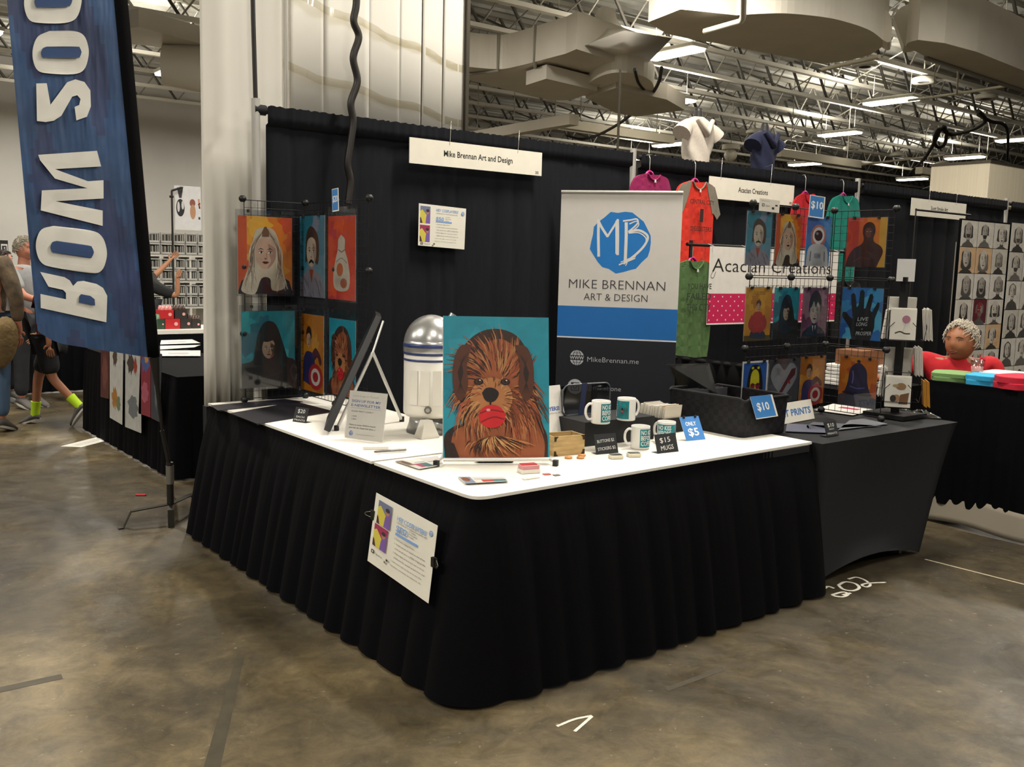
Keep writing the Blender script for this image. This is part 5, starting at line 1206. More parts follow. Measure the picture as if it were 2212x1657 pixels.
b=MB(); b.prism([fr(.09,.0,.012),fr(.12,.0,.012),fr(.145,.155,.004),(fr(.115,.155,.004))],-s_*.004,mat('blue_strap','#20294d',.7)); b.build('strap',t,True)

# mugs
def mug_mesh(kind):
    r,h=.045,.107; t=thing('mug',None,'mug',(0,0,0),0,'mugs for sale')
    W_=mat('glazed_white','#e9e7e2',.15)
    b=MB(); b.lathe([(0,.0),(r-.004,0),(r-.001,.002),(r,.006),(r,h-.003),(r-.001,h),(r-.003,h),(r-.0042,h-.003),(r-.0045,.008),(0,.006)],(0,0,0),W_,40); b.build('body',t)
    b=MB(); b.tube(curve([(-r+.002,0,h*.84),(-r-.014,0,h*.86),(-r-.029,0,h*.70),(-r-.030,0,h*.42),(-r-.017,0,h*.20),(-r+.002,0,h*.20)],5),[.0062]*26,W_,8); b.build('handle',t)
    a=Art(.143,.086,None,ink('mug_ink',.2,.04)); a.rect(0,0,1,1,'#1b8189')
    for s,y in (('NO KISS',.70),('BEFORE',.40),('COFFEE',.10)): a.txt(s,.04,y,.0205,'#e4e8e6',.85,.02,'L',width=.068)
    a.poly(c2([(.60,.02),(.60,.4),(.66,.8),(.78,.93),(.9,.8),(.96,.4),(.97,.02)],3),'#6b3a24'); a.strokes([c2([(.66+.03*i,.8-.02*i),(.65+.035*i,.5),(.66+.03*i,.15)],3) for i in range(9)],.002,'#3a1f16'); a.ell(.77,.42,.05,.05,'#c32a30',12); a.ell(.77,.56,.03,.035,'#17100d',10)
    def wrap(x,y,z): an=-PI*.62+x/r*.98; return Vector(((r+.0004+z)*math.cos(an),(r+.0004+z)*math.sin(an),.010+y))
    # dense wrap so the band follows the curve
    m_=MB(); 
    for i in range(32):
        x0,x1=.143*i/32,.143*(i+1)/32; m_.add([wrap(x0,0,0),wrap(x1,0,0),wrap(x1,.086,0),wrap(x0,.086,0)],[(0,1,2,3)],a.m,lin('#1b8189'),True)
    a.L=a.L[1:]; a.L=[(v,f,c,.0004+i*.00012) for i,(v,f,c,z) in enumerate(a.L)]
    a.into(m_,wrap); m_.build('printed_band',t)
    return t
M1=mug_mesh(0)
top=TZ+.006+RZH
def facing(P): v=CAM-P; return math.atan2(v.y,v.x)
spots=[(pz(1297,914,top),+.0,'white and teal mug standing at the left on the black riser box'),(pz(1352,907,top),PI-.75,'mug with its handle to the right, on the black riser box'),(pz(1382,968,TZ+.006),-.05,'large white and teal mug on the table in front of the riser box'),(pz(1438,957,TZ+.006),-.95,'mug half hidden behind the $15 card')]
for i,(P,dr,l) in enumerate(spots):
    rz=facing(P)+PI/2+ [0.15,-1.15,.1,-.75][i]
    if i==1: rz=facing(P)-math.radians(50)-.25
    if i==3: rz=facing(P)+math.radians(50)-.25
    if i==0: M1.location=P; M1.rotation_euler=(0,0,rz+.25); M1['label']=l
    else: copy_tree(M1,P,rz+.25,l)

# caddy of small prints
A=pz(1412,915,TZ+.006); d=Vector((1,.05,0)).normalized(); 
cA=pz(1440,940,TZ+.006)+Vector((.005,.035,0))
t=thing('card_caddy','black caddy of upright small square prints behind the ONLY $5 card','print caddy',cA)
b=MB(); b.bbox((cA.x,cA.y,cA.z),(cA.x+.16,cA.y+.20,cA.z+.075),BKM); b.build('box',t,True)
rd=random.Random(8)
for i in range(22):
    y=cA.y+.195-.0085*i; b=MB(); hh_=.125+rd.uniform(-.006,.006); cx_=cA.x+.08+rd.uniform(-.004,.004)
    b.box((cx_,y,cA.z+hh_/2+.012),(.125,.0035,hh_),mat('card_white','#d9d5cb',.6) if i%3 else mat('card_cream','#c9c1b0',.6)); o=b.build('small_print',label=('orange small print with a dark bird shape at the front of the caddy' if i==21 else 'pale small print in the caddy, number %s row from the front'%ordn[min(13,20-i)] if False else ('white-edged small print filed %s from the front of the caddy'%(['second','third','fourth','fifth','sixth','seventh','eighth','ninth','tenth','eleventh','twelfth','thirteenth','fourteenth','fifteenth','sixteenth','seventeenth','eighteenth','nineteenth','twentieth','twenty-first','rearmost'][20-i]))),cat='small print',group='small prints in the caddy')
    o.rotation_euler=(.12,0,0)
P=Vector((cA.x+.02,cA.y+.007,cA.z+.03)); a=Art(.12,.11,'#d98a1e'); a.poly(c2([(.35,.1),(.42,.45),(.5,.6),(.48,.8),(.56,.62),(.62,.4),(.7,.1)],3),'#2a1c12'); a.ell(.52,.35,.14,.14,'#2a1c12',12); a.build('front_print',frame(P,Vector((1,0,0)),Vector((0,.12,1))),label='orange small print with a dark drop shape at the very front of the caddy',cat='small print',group='small prints in the caddy')

# woven black basket with prints and price card
BX0,BX1,BY0,BY1=1.835,2.215,.255,.775; z0=TZ+.006; BH=.198
def weave():
    if 'woven_black' in _M: return _M['woven_black']
    m=mat('woven_black_','#141316',.6,spec=.3); nt=m.node_tree; tc=nt.nodes.new('ShaderNodeTexCoord'); mp=nt.nodes.new('ShaderNodeMapping'); mp.inputs['Scale'].default_value=(1,1,1)
    ch=nt.nodes.new('ShaderNodeTexChecker'); ch.inputs['Scale'].default_value=32; nt.links.new(tc.outputs['Object'],ch.inputs[0]); bp=nt.nodes.new('ShaderNodeBump'); bp.inputs['Strength'].default_value=.6; bp.inputs['Distance'].default_value=.004
    ch.inputs[1].default_value=(*lin('#18171a'),1); ch.inputs[2].default_value=(*lin('#0d0c0f'),1); nt.links.new(ch.outputs['Color'],nt.nodes['Principled BSDF'].inputs['Base Color'])
    nt.links.new(ch.outputs['Fac'],bp.inputs['Height']); nt.links.new(bp.outputs[0],nt.nodes['Principled BSDF'].inputs['Normal']); _M['woven_black']=m; return m
WV=weave(); t=thing('woven_basket','large black woven storage basket on the right of the front table, full of prints','basket',((BX0+BX1)/2,(BY0+BY1)/2,z0))
o1=[((BX0+BX1)/2+x,(BY0+BY1)/2+y) for x,y in rr(BX1-BX0-.02,BY1-BY0-.02,.03)]; o2=[((BX0+BX1)/2+x,(BY0+BY1)/2+y) for x,y in rr(BX1-BX0,BY1-BY0,.035)]
o3=[((BX0+BX1)/2+x,(BY0+BY1)/2+y) for x,y in rr(BX1-BX0-.016,BY1-BY0-.016,.03)]; n=len(o1)
vs=[(x,y,z0) for x,y in o1]+[(x,y,z0+BH-.012*math.sin(PI*i/n*4)**2) for i,(x,y) in enumerate(o2)]+[(x,y,z0+BH-.012*math.sin(PI*i/n*4)**2) for i,(x,y) in enumerate(o3)]+[(x,y,z0+.006) for x,y in o3]
b=MB(); b.add(vs,[(k*n+i,k*n+(i+1)%n,(k+1)*n+(i+1)%n,(k+1)*n+i) for k in range(3) for i in range(n)]+[tuple(range(3*n,4*n)),tuple(range(n-1,-1,-1))],WV); b.build('basket_body',t,True)
b=MB(); b.tube([(x,y,z0+BH-.012*math.sin(PI*i/n*4)**2) for i,(x,y) in enumerate(o2)],.007,BKM,6,True); b.build('rolled_rim',t,True)
A=px(1610,862,BX1)
fnc=lambda x,y,z=0: Vector((BX0+.10+x*.98, BY0-.018-z-.0*y, z0+BH-.015-.0+ (y-.10)))
P0=pz(1635,906,z0+.07)
cs=[Vector(q) for q in ((0,0,0),)]
O=py(1634,906,BY0-.014); E_=py(1681,899,BY0-.014); T_=py(1620,857,BY0-.010); 
O=px(1634,906,1.84);
O=py(1634,906,BY0-.02); E_=py(1681,899,BY0-.02); T2=py(1668,852,BY0-.008); T1=py(1620,857,BY0-.008)
a=Art(.12,.12,'#eceae4',ink('card_ink'),.0012); a.rect(0,.04,.92,1,BLUE); a.txt('$10',.45,.36,.040,'#f4f4f2',.6,.02,'C',width=.066)
a.build('price_card',quad(O,E_,T2,T1,.12,.12),label='blue card priced $10 folded over the rim of the black basket',cat='price card')
for i in range(4):
    y=BY0+.36+.03*i
    if i==0: continue
    b=MB(); b.box(((BX0+BX1)/2,y,z0+.10),(.30,.004,.19),mat('sleeve_grey','#4a4b50',.3)); b.build('art_print',label='grey sleeved print filed upright inside the black basket, %s from the front'%['','first','second','third'][i],cat='art print',group='prints filed in the basket')
# leaning print above the basket
cs=[py(1472,846,.82),py(1548,850,.60),py(1530,788,.66),py(1446,790,.86)]
w_=(cs[1]-cs[0]).length; h=(cs[3]-cs[0]).length
def art_gold(w_,h):
    a=Art(w_,h,'#1d201f'); rd=random.Random(5); a.strokes([c2([(.2+.08*i+rd.uniform(-.03,.03),.9-.07*i),(.3+.07*i,.6-.06*i),(.45+.05*i,.25)],3) for i in range(8)],.012,'#a98f52'); a.strokes([c2([(.3+.06*i,.8-.06*i),(.42+.04*i,.5),(.6,.05)],3) for i in range(7)],.006,'#d0b978'); return a
a=art_gold(w_,h); fn=quad(*cs,w_,h); t=thing('art_print','dark sleeved print with gold brush strokes leaning out of the back of the black basket','art print',cs[0]); a.build('print',fn,t)
b=MB(); vs=[fn(x,y,z) for z in (.006,.002) for x,y in ((-.01,-.01),(w_+.01,-.01),(w_+.01,h+.01),(-.01,h+.01))]; b.add(vs,[(0,1,2,3),(7,6,5,4),(4,5,1,0),(5,6,2,1),(6,7,3,2),(7,4,0,3)],SL); b.build('clear_sleeve',t,True)

# ART PRINTS sign, flat prints and papers on the stretch table
A=pz(1690,917,TZ+.006); B=pz(1760,904,TZ+.006); A=A-(B-A).normalized()*.04; fn,wv=standing(A,B,.13,.30)
a=Art(wv,.115,'#e4e0d4',ink('card_ink'),.0015); a.txt('ART PRINTS',.93,.33,.036,DBLUE if False else '#3a6fb0',.7,.03,'R',width=wv*.98-.02)
a.build('table_sign',fn,label='white bent card reading ART PRINTS behind the black basket corner',cat='sign')
flat_sheet('art_print',[(1745,928),(1742,920),(1757,912),(1905,920)],lambda w_,h: Art(w_,h,'#63656e').rect(.1,.2,.5,.8,'#465378').rect(.55,.2,.9,.8,'#7c3a4c'),'pale sleeved print lying on the stretch-covered table behind the $10 card','art print',sleeve=True)
flat_sheet('art_print',[(1697,932),(1700,915),(1790,920),(1800,936)],lambda w_,h: Art(w_,h,'#5d6072').rect(.05,.2,.5,.8,'#3f5080').ell(.75,.5,.18,.3,'#6f2a40'),'sleeved blue and red print lying flat at the front left of the stretch-covered table','art print',sleeve=True)
flat_sheet('art_print',[(1810,929),(1835,908),(1868,904),(1918,916)],lambda w_,h: Art(w_,h,'#74767c').rect(.2,.3,.8,.7,'#707684'),'pale sleeved print at the right of the black $10 card on the stretch-covered table','art print',sleeve=True)
flat_sheet('paper_sheet',[(1755,885),(1842,897),(1896,885),(1800,872)],lambda w_,h: Art(w_,h,'#e6e3da').rect(.3,.6,.75,.8,'#b03a62'),'large white sheet with a pink mark lying under the right wire grid','paper')

# greeting card spinner rack
RX,RY=3.27,.27; z0=TZ+.006
t=thing('spinner_rack','black wire spinner rack of greeting cards on the stretch-covered table','card rack',(RX,RY,z0))
b=MB(); b.bbox((RX-.13,RY-.13,z0),(RX+.13,RY+.13,z0+.025),KNOB); b.build('base',t,True)
b=MB(); b.box((RX,RY,z0+.42),(.035,.035,.80),KNOB); b.build('post',t,True)
def holder(cx,cy,z,nx,ny,w_=.15,h=.17):
    b=MB(); n_=Vector((nx,ny,0)); s_=Vector((-ny,nx,0)); c=Vector((cx,cy,z))
    for e in (-1,1):
        b.tube([c+s_*e*w_/2-n_*.02+UPV*h,c+s_*e*w_/2-n_*.02,c+s_*e*w_/2+n_*.035,c+s_*e*w_/2+n_*.045+UPV*h*.45,c+s_*e*w_*.32+n_*.045+UPV*h*.62],.0022,WIRE,5)
    b.tube([c-s_*w_/2+n_*.035,c+s_*w_/2+n_*.035],.0022,WIRE,5); b.tube([c-s_*w_/2-n_*.02,c+s_*w_/2-n_*.02],.0022,WIRE,5); b.tube([c-s_*w_/2-n_*.02+UPV*h,c+s_*w_/2-n_*.02+UPV*h],.0022,WIRE,5)
    b.build('card_pocket',t,True)
vx=Vector((-.82,-.57,0)).normalized(); sx=Vector((-vx.y,vx.x,0))   # side towards the viewer
def gcard(c,n_,w_,h,k,art,label,grp='greeting cards on the spinner rack',lean=.10):
    s_=Vector((-n_.y,n_.x,0)); O=c-s_*w_/2*1
    root=thing('greeting_cards',label,'greeting cards',c,0,grp)
    b=MB()
    for i in range(k):
        o=-n_*(.006*i)+Vector((0,0,.004*(i%3))); P=[O+o,O+o+s_*w_,O+o+s_*w_-n_*lean*h+UPV*h,O+o-n_*lean*h+UPV*h]; b.prism(P,n_*-.004,mat('card_white','#d9d5cb',.6) if art!='o' else mat('card_orange','#c98a2a',.6))
    b.build('card_stack',root,True)
    if callable(art):
        a=art(w_*.98,h*.98); a.bg=None; a.build('front_picture',frame(O+n_*.002+UPV*.002,s_,UPV-n_*lean),root)
    return root
def art_balloon(w_,h): a=Art(w_,h,'#e4e0d8'); a.ell(.62,.68,.16,.13,'#b7798e'); a.stroke(c2([(.62,.55),(.56,.4),(.5,.25)]),.001,'#777'*1 if False else '#777777'); a.stroke(c2([(.2,.2),(.4,.26),(.6,.2),(.8,.2)]),.007,'#3a2c24'); return a
def art_couple(w_,h): a=Art(w_,h,'#e4e0d8'); a.ell(.45,.3,.16,.12,'#b08560'); a.ell(.32,.28,.12,.12,'#2c1c16'); a.poly([(.55,.1),(.9,.1),(.95,.5),(.6,.42)],'#7a5230'); a.ell(.62,.7,.2,.12,'#a5825a'); a.ell(.4,.72,.12,.05,'#b9a07a'); return a
C0=Vector((RX,RY,0))
for zz in (z0+.10,z0+.46):
    for n_ in (vx,sx,-vx,-sx): q=C0+n_*.085; holder(q.x,q.y,zz,n_.x,n_.y)
gcard(C0+vx*.115+UPV*(z0+.465),vx,.14,.175,4,art_balloon,'cream greeting cards with a pink balloon drawing, upper front pocket of the rack')
gcard(C0+vx*.115+UPV*(z0+.07),vx,.14,.175,4,art_couple,'cream greeting cards with a brown figure drawing, lower front pocket of the rack')
gcard(C0+sx*.17+UPV*(z0+.46),sx,.12,.18,7,None,'thick pile of cream cards seen edge-on, upper right pocket of the rack')
gcard(C0+sx*.135+UPV*(z0+.25),sx,.11,.165,7,None,'fanned pile of white cards, middle right pocket of the rack')
gcard(C0+sx*.185+UPV*(z0+.07),sx,.11,.15,6,'o','orange-backed cards at the lower right of the rack')
gcard(C0-vx*.10+UPV*(z0+.50),-vx,.16,.20,5,None,'pale cards in the upper rear pocket of the rack')
gcard(C0-vx*.10+UPV*(z0+.10),-vx,.16,.30,5,None,'pale cards in the lower rear pocket of the rack')
gcard(C0-sx*.105+UPV*(z0+.46),-sx,.12,.17,5,None,'white cards seen edge-on in the upper left pocket of the rack')
gcard(C0-sx*.105+UPV*(z0+.12),-sx,.12,.17,5,None,'white cards seen edge-on in the lower left pocket of the rack')
a=Art(.10,.13,'#d4d2cb',ink('card_ink')); P=C0+UPV*(z0+.80)-sx*-.05; a.build('sign_card',frame(C0+vx*.02+sx*.05+UPV*(z0+.80),-sx,UPV),label='blank pale card clipped on top of the spinner rack',cat='card')
b=MB(); q=C0+UPV*(z0+.81); b.box(q,(.05,.05,.03),KNOB); b.build('top_clip',t,True)
# crumpled clear bag
P=pz(1975,898,TZ+.006); b=MB()
def crum(u,v): 
    x=(u-.5)*.26; y=(v-.5)*.16; e=(1-abs(2*u-1)**2)*(1-abs(2*v-1)**2); return (P.x+x*.5+y*.5,P.y-x+y*.3,P.z+.002+e*(.028+.02*math.sin(u*19+v*7)*math.sin(v*13+u*5)))
b.grid(crum,24,16,clear('grey_film',.2,'#8b8d90',.2,.6),0); b.build('plastic_bag',label='crumpled clear plastic bag lying at the foot of the spinner rack',cat='plastic bag')
# floor marks
CKM=mat('chalk_white','#d9d5c8',.9,noise=.25,nscale=60)
def chalk(segs,wd,label):
    b=MB()
    for i,sg in enumerate(segs):
        P=[pz(u,v,.0015+.0003*i) for u,v in c2(sg,5)]; n=len(P)
        L=[];R_=[]
        for k,p in enumerate(P):
            tt=(P[min(k+1,n-1)]-P[max(k-1,0)]).normalized(); q=Vector((-tt.y,tt.x,0))*wd/2; L.append(p+q);R_.append(p-q)
        b.add(L+R_,[(k+1,k,n+k,n+k+1) for k in range(n-1)],CKM)
    return b.build('chalk_mark',label=label,cat='chalk mark')
chalk([[(1777,1275),(1788,1267),(1802,1271)],[(1797,1285),(1820,1279),(1832,1283),(1822,1289),(1806,1288),(1797,1285)],[(1820,1285),(1838,1281)]],.016,'chalk digit 2 nearest the black skirt, on the floor by the stretch table')
chalk([[(1811,1264),(1826,1257),(1848,1261),(1856,1270),(1842,1276),(1822,1273),(1811,1264)]],.016,'middle chalk digit 0 on the floor by the stretch table')
chalk([[(1832,1251),(1850,1247),(1868,1253),(1880,1263),(1872,1268),(1862,1264),(1874,1260),(1914,1258)]],.014,'farthest chalk digit 2 on the floor, with a long tail')
chalk([[(1203,1569),(1240,1554),(1279,1546)],[(1279,1547),(1262,1562),(1241,1580)]],.012,'white chalk arrowhead on the floor in front of the table corner')
b=MB(); A=pz(1998,1208,.0012); B=pz(2290,1282,.0012); d=(B-A).normalized(); q=Vector((-d.y,d.x,0))*.008; b.add([A-q,B-q,B+q,A+q],[(0,1,2,3)],mat('seam_line','#a59a80',.8)); b.build('trim_1',kind='structure')
for nm,q_ in (('trim_2',[(512,1412),(528,1416),(476,1657),(440,1657)]),('trim_3',[(0,1484),(132,1456),(136,1466),(0,1496)]),('trim_4',[(1436,1486),(1560,1440),(1566,1448),(1442,1494)])):
    b=MB(); b.add([pz(u,v,.0008) for u,v in q_],[(3,2,1,0)],mat('worn_stripe','#3f3828',.6,noise=.25,nscale=12)); b.build(nm,label='dark worn stripe on the floor',kind='structure')
cs=[pz(u,v,.002) for u,v in ((131,964),(176,966),(248,947),(214,943))]; w_=(cs[1]-cs[0]).length; h=(cs[2]-cs[1]).length
a=Art(w_,h,'#e9e6dc',ink('card_ink'),.001); a.strokes([[(.2,.15+.1*i),(.5,.17+.1*i),(.8,.15+.1*i)] for i in range(8)],.012,'#8a877e'); a.build('floor_notice',quad(*cs,w_,h),label='white paper notice taped to the floor left of the background table',cat='paper')
P=pz(304,1070,.003); b=MB(); b.rbox((P.x,P.y,.006),(.07,.02,.01),.008,mat('red_wrapper','#b32a30',.5),Matrix.Rotation(-.6,3,'Z')); b.build('red_wrapper',label='tiny red wrapper on the floor near the flag foot',cat='litter')

# ================================================================== PEOPLE
SKINS={}
def skinmat(n,c): return mat(n,c,.55,noise=.06,nscale=30)
def head_into(mb,C,fw,up,s,mskin,eye=True,brow='#3a302a',chub=1.0):
    """head of half-height s centred at C, looking along fw"""
    fw=Vector(fw).normalized(); up=Vector(up); up=(up-fw*up.dot(fw)).normalized(); sd=up.cross(fw)   # sd = the figure's left
    def W(f,l,u): return C+fw*f*s+sd*l*s+up*u*s
    N=28; K=22; vs=[]
    g=lambda x,y,cx,cy,sx,sy: math.exp(-((x-cx)/sx)**2-((y-cy)/sy)**2)
    for i in range(K+1):
        t=PI*i/K; z=math.cos(t); r=math.sin(t)
        for j in range(N):
            a=2*PI*j/N; f=math.cos(a)*r*.84; l=math.sin(a)*r*(.68+.05*min(1,chub-1)*2); u=z
            if u<0: l*=1-(.20/chub)*u*u; f*=(1-.05*u*u)
            if u<-.2 and f<0: f*=.85
            if f>0:
                if u<0: f=math.cos(a)*.80*(1-abs(u)**3.0)**.5*(.96+.04*u)+.04*math.cos(a)*r
                q=g(l,u,0,-.14,.10,.15); f+=.13*q+.07*g(l,u,0,-.21,.14,.07)+.05*g(l,u,0,.02,.07,.16)
                for e in (-.28,.28): f-=.07*g(l,u,e,.08,.15,.10)
                f+=.035*g(l,u,0,.26,.45,.08); f+=.045*g(l,u,0,-.50,.22,.10); f-=.03*g(l,u,0,-.66,.25,.05); f+=.08*g(l,u,0,-.85,.25,.14)
                for e in (-.42,.42): f+=.05*chub*g(l,u,e,-.28,.2,.22)
            vs.append(W(f,l,u))
    fs=[(i*N+j,(i+1)*N+j,(i+1)*N+(j+1)%N,i*N+(j+1)%N) for i in range(K) for j in range(N)]
    mb.add(vs,fs,mskin,None,True)
    for e in (-1,1):
        mb.ball(W(-.05,e*.66,-.05),.17*s,mskin,10,(.55,.4,1))
        if eye:
            mb.ball(W(.665,e*.27,.07),.075*s,mat('eye_white','#d8d2c8',.3),10,(1,1,.6)); mb.ball(W(.722,e*.27,.07),.036*s,mat('iris_dark','#2a1d16',.3),8)
            mb.tube([W(.80,e*.12,.23),W(.79,e*.28,.28),W(.66,e*.46,.22)],.02*s,mat('brow',brow,.8),5)
            mb.tube([W(.735,e*.16,.11),W(.745,e*.28,.14),W(.66,e*.4,.10)],.014*s,mat('lid_'+mskin.name,None or '#6b4636',.6),5)
    mb.tube([W(.70,-.2,-.50),W(.765,-.07,-.475),W(.765,.07,-.475),W(.70,.2,-.50)],.028*s,mat('lips_'+mskin.name,'#7d4238',.5),6)
    mb.tube([W(.70,-.17,-.54),W(.76,0,-.56),W(.70,.17,-.54)],.032*s,mat('lips_'+mskin.name),6)
    return W
def hair_cap(t,W,s,m,n=260,seed=1,lo=-.1,fluff=.16,back=1.0,r=.045):
    rd=random.Random(seed); b=MB(); N=20;K=10; vs=[]
    for i in range(K+1):
        for j in range(N):
            a=2*PI*j/N; lim=lo+.80*max(0,math.cos(a))**.6; th=.05+(math.acos(max(-.9,min(.9,lim)))-.05)*i/K; z=math.cos(th); q=math.sin(th)
            e_=1.05-.05*(i/K)**3; vs.append(W(math.cos(a)*q*.86*e_-.02,math.sin(a)*q*.74*e_,z*1.03*e_))
    b.add(vs,[(i*N+j,(i+1)*N+j,(i+1)*N+(j+1)%N,i*N+(j+1)%N) for i in range(K) for j in range(N)],m,None,True)
    for i in range(n):
        a=rd.uniform(0,2*PI); lim=lo-.1+.85*max(0,math.cos(a))**.6
        z=rd.uniform(min(.98,lim),1); th=math.acos(z); p=[]; dth=rd.uniform(.1,.35); da=rd.uniform(-.5,.5); ph=rd.uniform(0,6)
        for k in range(5):
            t_=th+dth*k/4; q=math.sin(t_); e=1.03+fluff*rd.uniform(.5,1.0)*math.sin(PI*.75*k/4)+.02*math.sin(ph+k*2.2)
            aa=a+da*k/4+.08*math.sin(ph+k*1.9); p.append(W(math.cos(aa)*q*.86*e-.02,math.sin(aa)*q*.74*e,math.cos(t_)*1.03*e))
        b.tube(p,[r*s,r*s,r*s*.9,r*s*.7,r*s*.3],m,4)
    b.build('hair',t,True)
def fingers(J,E,wi,P,dirv,palm,s,curl=.4,thumb=1):
    """hand from wrist joint index wi: palm joint, four fingers of unequal length, thumb off the side"""
    d=Vector(dirv).normalized(); n=Vector(palm).normalized(); n=(n-d*n.dot(d)).normalized(); l=d.cross(n)
    P=Vector(P); k=len(J); J.append((*(P+d*.045*s),.020*s,.014*s)); E.append((wi,k)); J.append((*(P+d*.085*s),.026*s,.012*s)); E.append((k,k+1)); kk=k+1
    for off,L in ((-.030,.062),(-.010,.074),(.010,.079),(.030,.070)):
        a=P+d*.095*s+l*off*s; i=len(J); J.append((*a,.0095*s)); J.append((*(a+d*L*.5*s+n*curl*.012*s),.0088*s)); J.append((*(a+d*L*.9*s+n*curl*.04*s),.0072*s)); E+= [(kk,i),(i,i+1),(i+1,i+2)]
    a=P+d*.035*s+l*.022*s*thumb; i=len(J); J.append((*(a+l*.018*s*thumb+d*.015*s),.0115*s)); J.append((*(a+l*.034*s*thumb+d*.045*s+n*.012*s),.0095*s)); E+=[(k,i),(i,i+1)]
def figure(name,label,base,fw,H,pose,col,parts,group=None,chub=1,look=None,hsz=None,sk='skin_tan',skc='#a9785a'):
    """pose: joints in (forward, left, up) as fractions of H"""
    D=dict(pel=(0,0,.53),wai=(0,0,.61),che=(0,0,.73),nec=(0,0,.825),hd=(.01,0,.925),
      hL=(0,.05,.51),kL=(.01,.055,.285),aL=(0,.055,.05),tL=(.09,.06,.02),hR=(0,-.05,.51),kR=(.01,-.055,.285),aR=(0,-.055,.05),tR=(.09,-.06,.02),
      sL=(0,.105,.795),eL=(-.01,.125,.63),wL=(.03,.125,.49),sR=(0,-.105,.795),eR=(-.01,-.125,.63),wR=(.03,-.125,.49)); D.update(pose)
    fw=Vector(fw).normalized(); lf=Vector((-fw.y,fw.x,0)); B=Vector(base)
    G=lambda p: B+(fw*p[0]+lf*p[1]+UPV*p[2])*H
    X={k:(v if isinstance(v,Vector) else G(v)) for k,v in D.items()}; ms=skinmat(sk,skc)
    t=thing(name,label,'person',B,0,group)
    J=[];E=[];I={}
    def j(k,r,r2=None,link=None): I[k]=len(J); J.append((*X[k],r*H,(r2 or r)*H)); link and E.append((I[link],I[k]))
    c=chub
    j('pel',.07*c,.055*c); j('wai',.065*c,.05*c,'pel'); j('che',.072*c,.055*c,'wai'); j('nec',.032*c**.5,None,'che')
    for S_ in 'LR':
        j('s'+S_,.033*c**.5,None,'che'); j('e'+S_,.024,None,'s'+S_); j('w'+S_,.0165,None,'e'+S_)
        j('h'+S_,.052*c**.5,None,'pel'); j('k'+S_,.033,None,'h'+S_); j('a'+S_,.021,None,'k'+S_)
        fingers(J,E,I['w'+S_],X['w'+S_],(X['w'+S_]-X['e'+S_]),(lf if S_=='R' else -lf)+fw*.3,H/1.7,curl=.8,thumb=-1 if S_=='L' else 1)
    vs,fs=skin_mesh(J,E,1)
    b=MB(); b.add(vs,fs,ms,None,True)
    hs=hsz or (.068*H if H>1.5 else .074*H)
    lk=look or fw
    W=head_into(b,X['hd'],lk,UPV,hs,ms,chub=c)
    b.cyl(X['nec']-UPV*.01*H,X['hd']-UPV*.03*H,.031*H*c**.5,ms,.028*H*c**.5,n=14,cap=False)
    b.build('body',t,True)
    # clothing
    def cloth(nm,keys,m,lvl=1,rz=None):
        JJ=[];EE=[];II={}
        for it in keys:
            k,r,r2,link=it; p=X[k] if isinstance(k,str) else k[1]; kn=k if isinstance(k,str) else k[0]; II[kn]=len(JJ); JJ.append((*p,r*H,r2*H)); link and EE.append((II[link],II[kn]))
        v,f=skin_mesh(JJ,EE,lvl+1); q=MB(); q.add(v,f,m,None,True); return q.build(nm,t,True)
    mid=lambda a,b_,f: X[a].lerp(X[b_],f)
    shirt=[('pel',.082*c,.066*c,None),('wai',.078*c,.062*c,'pel'),('che',.084*c,.066*c,'wai'),(('col',mid('che','nec',.85)),.047*c,.043*c,'che')]
    for S_ in 'LR':
        shirt+=[('s'+S_,.043*c**.5,.043*c**.5,'che'),(('m'+S_,mid('s'+S_,'e'+S_,parts.get('sleeve',.8))),.038,.038,'s'+S_)]
        if parts.get('long'): shirt+=[('e'+S_,.035,.035,'m'+S_),(('q'+S_,mid('e'+S_,'w'+S_,.85)),.027,.027,'e'+S_)]
    cloth('shirt',shirt,mat(col['shirt'][0],col['shirt'][1],.85,noise=col['shirt'][2] if len(col['shirt'])>2 else .08,nscale=14 if len(col['shirt'])>2 else 30,bump=.3,bscale=12,bdist=.02))
    tr=[('pel',.083*c,.068*c,None)]
    for S_ in 'LR':
        tr+=[('h'+S_,.064*c**.5,.064*c**.5,'pel')]
        if parts.get('shorts'): tr+=[(('m'+S_,mid('h'+S_,'k'+S_,.95)),.062,.062,'h'+S_)]
        else: tr+=[('k'+S_,.045,.045,'h'+S_),(('q'+S_,mid('k'+S_,'a'+S_,.92)),.038,.038,'k'+S_)]
    if not parts.get('nolegs'): cloth('shorts' if parts.get('shorts') else 'trousers',tr,mat(col['legs'][0],col['legs'][1],.85,bump=.3,bscale=12,bdist=.02))
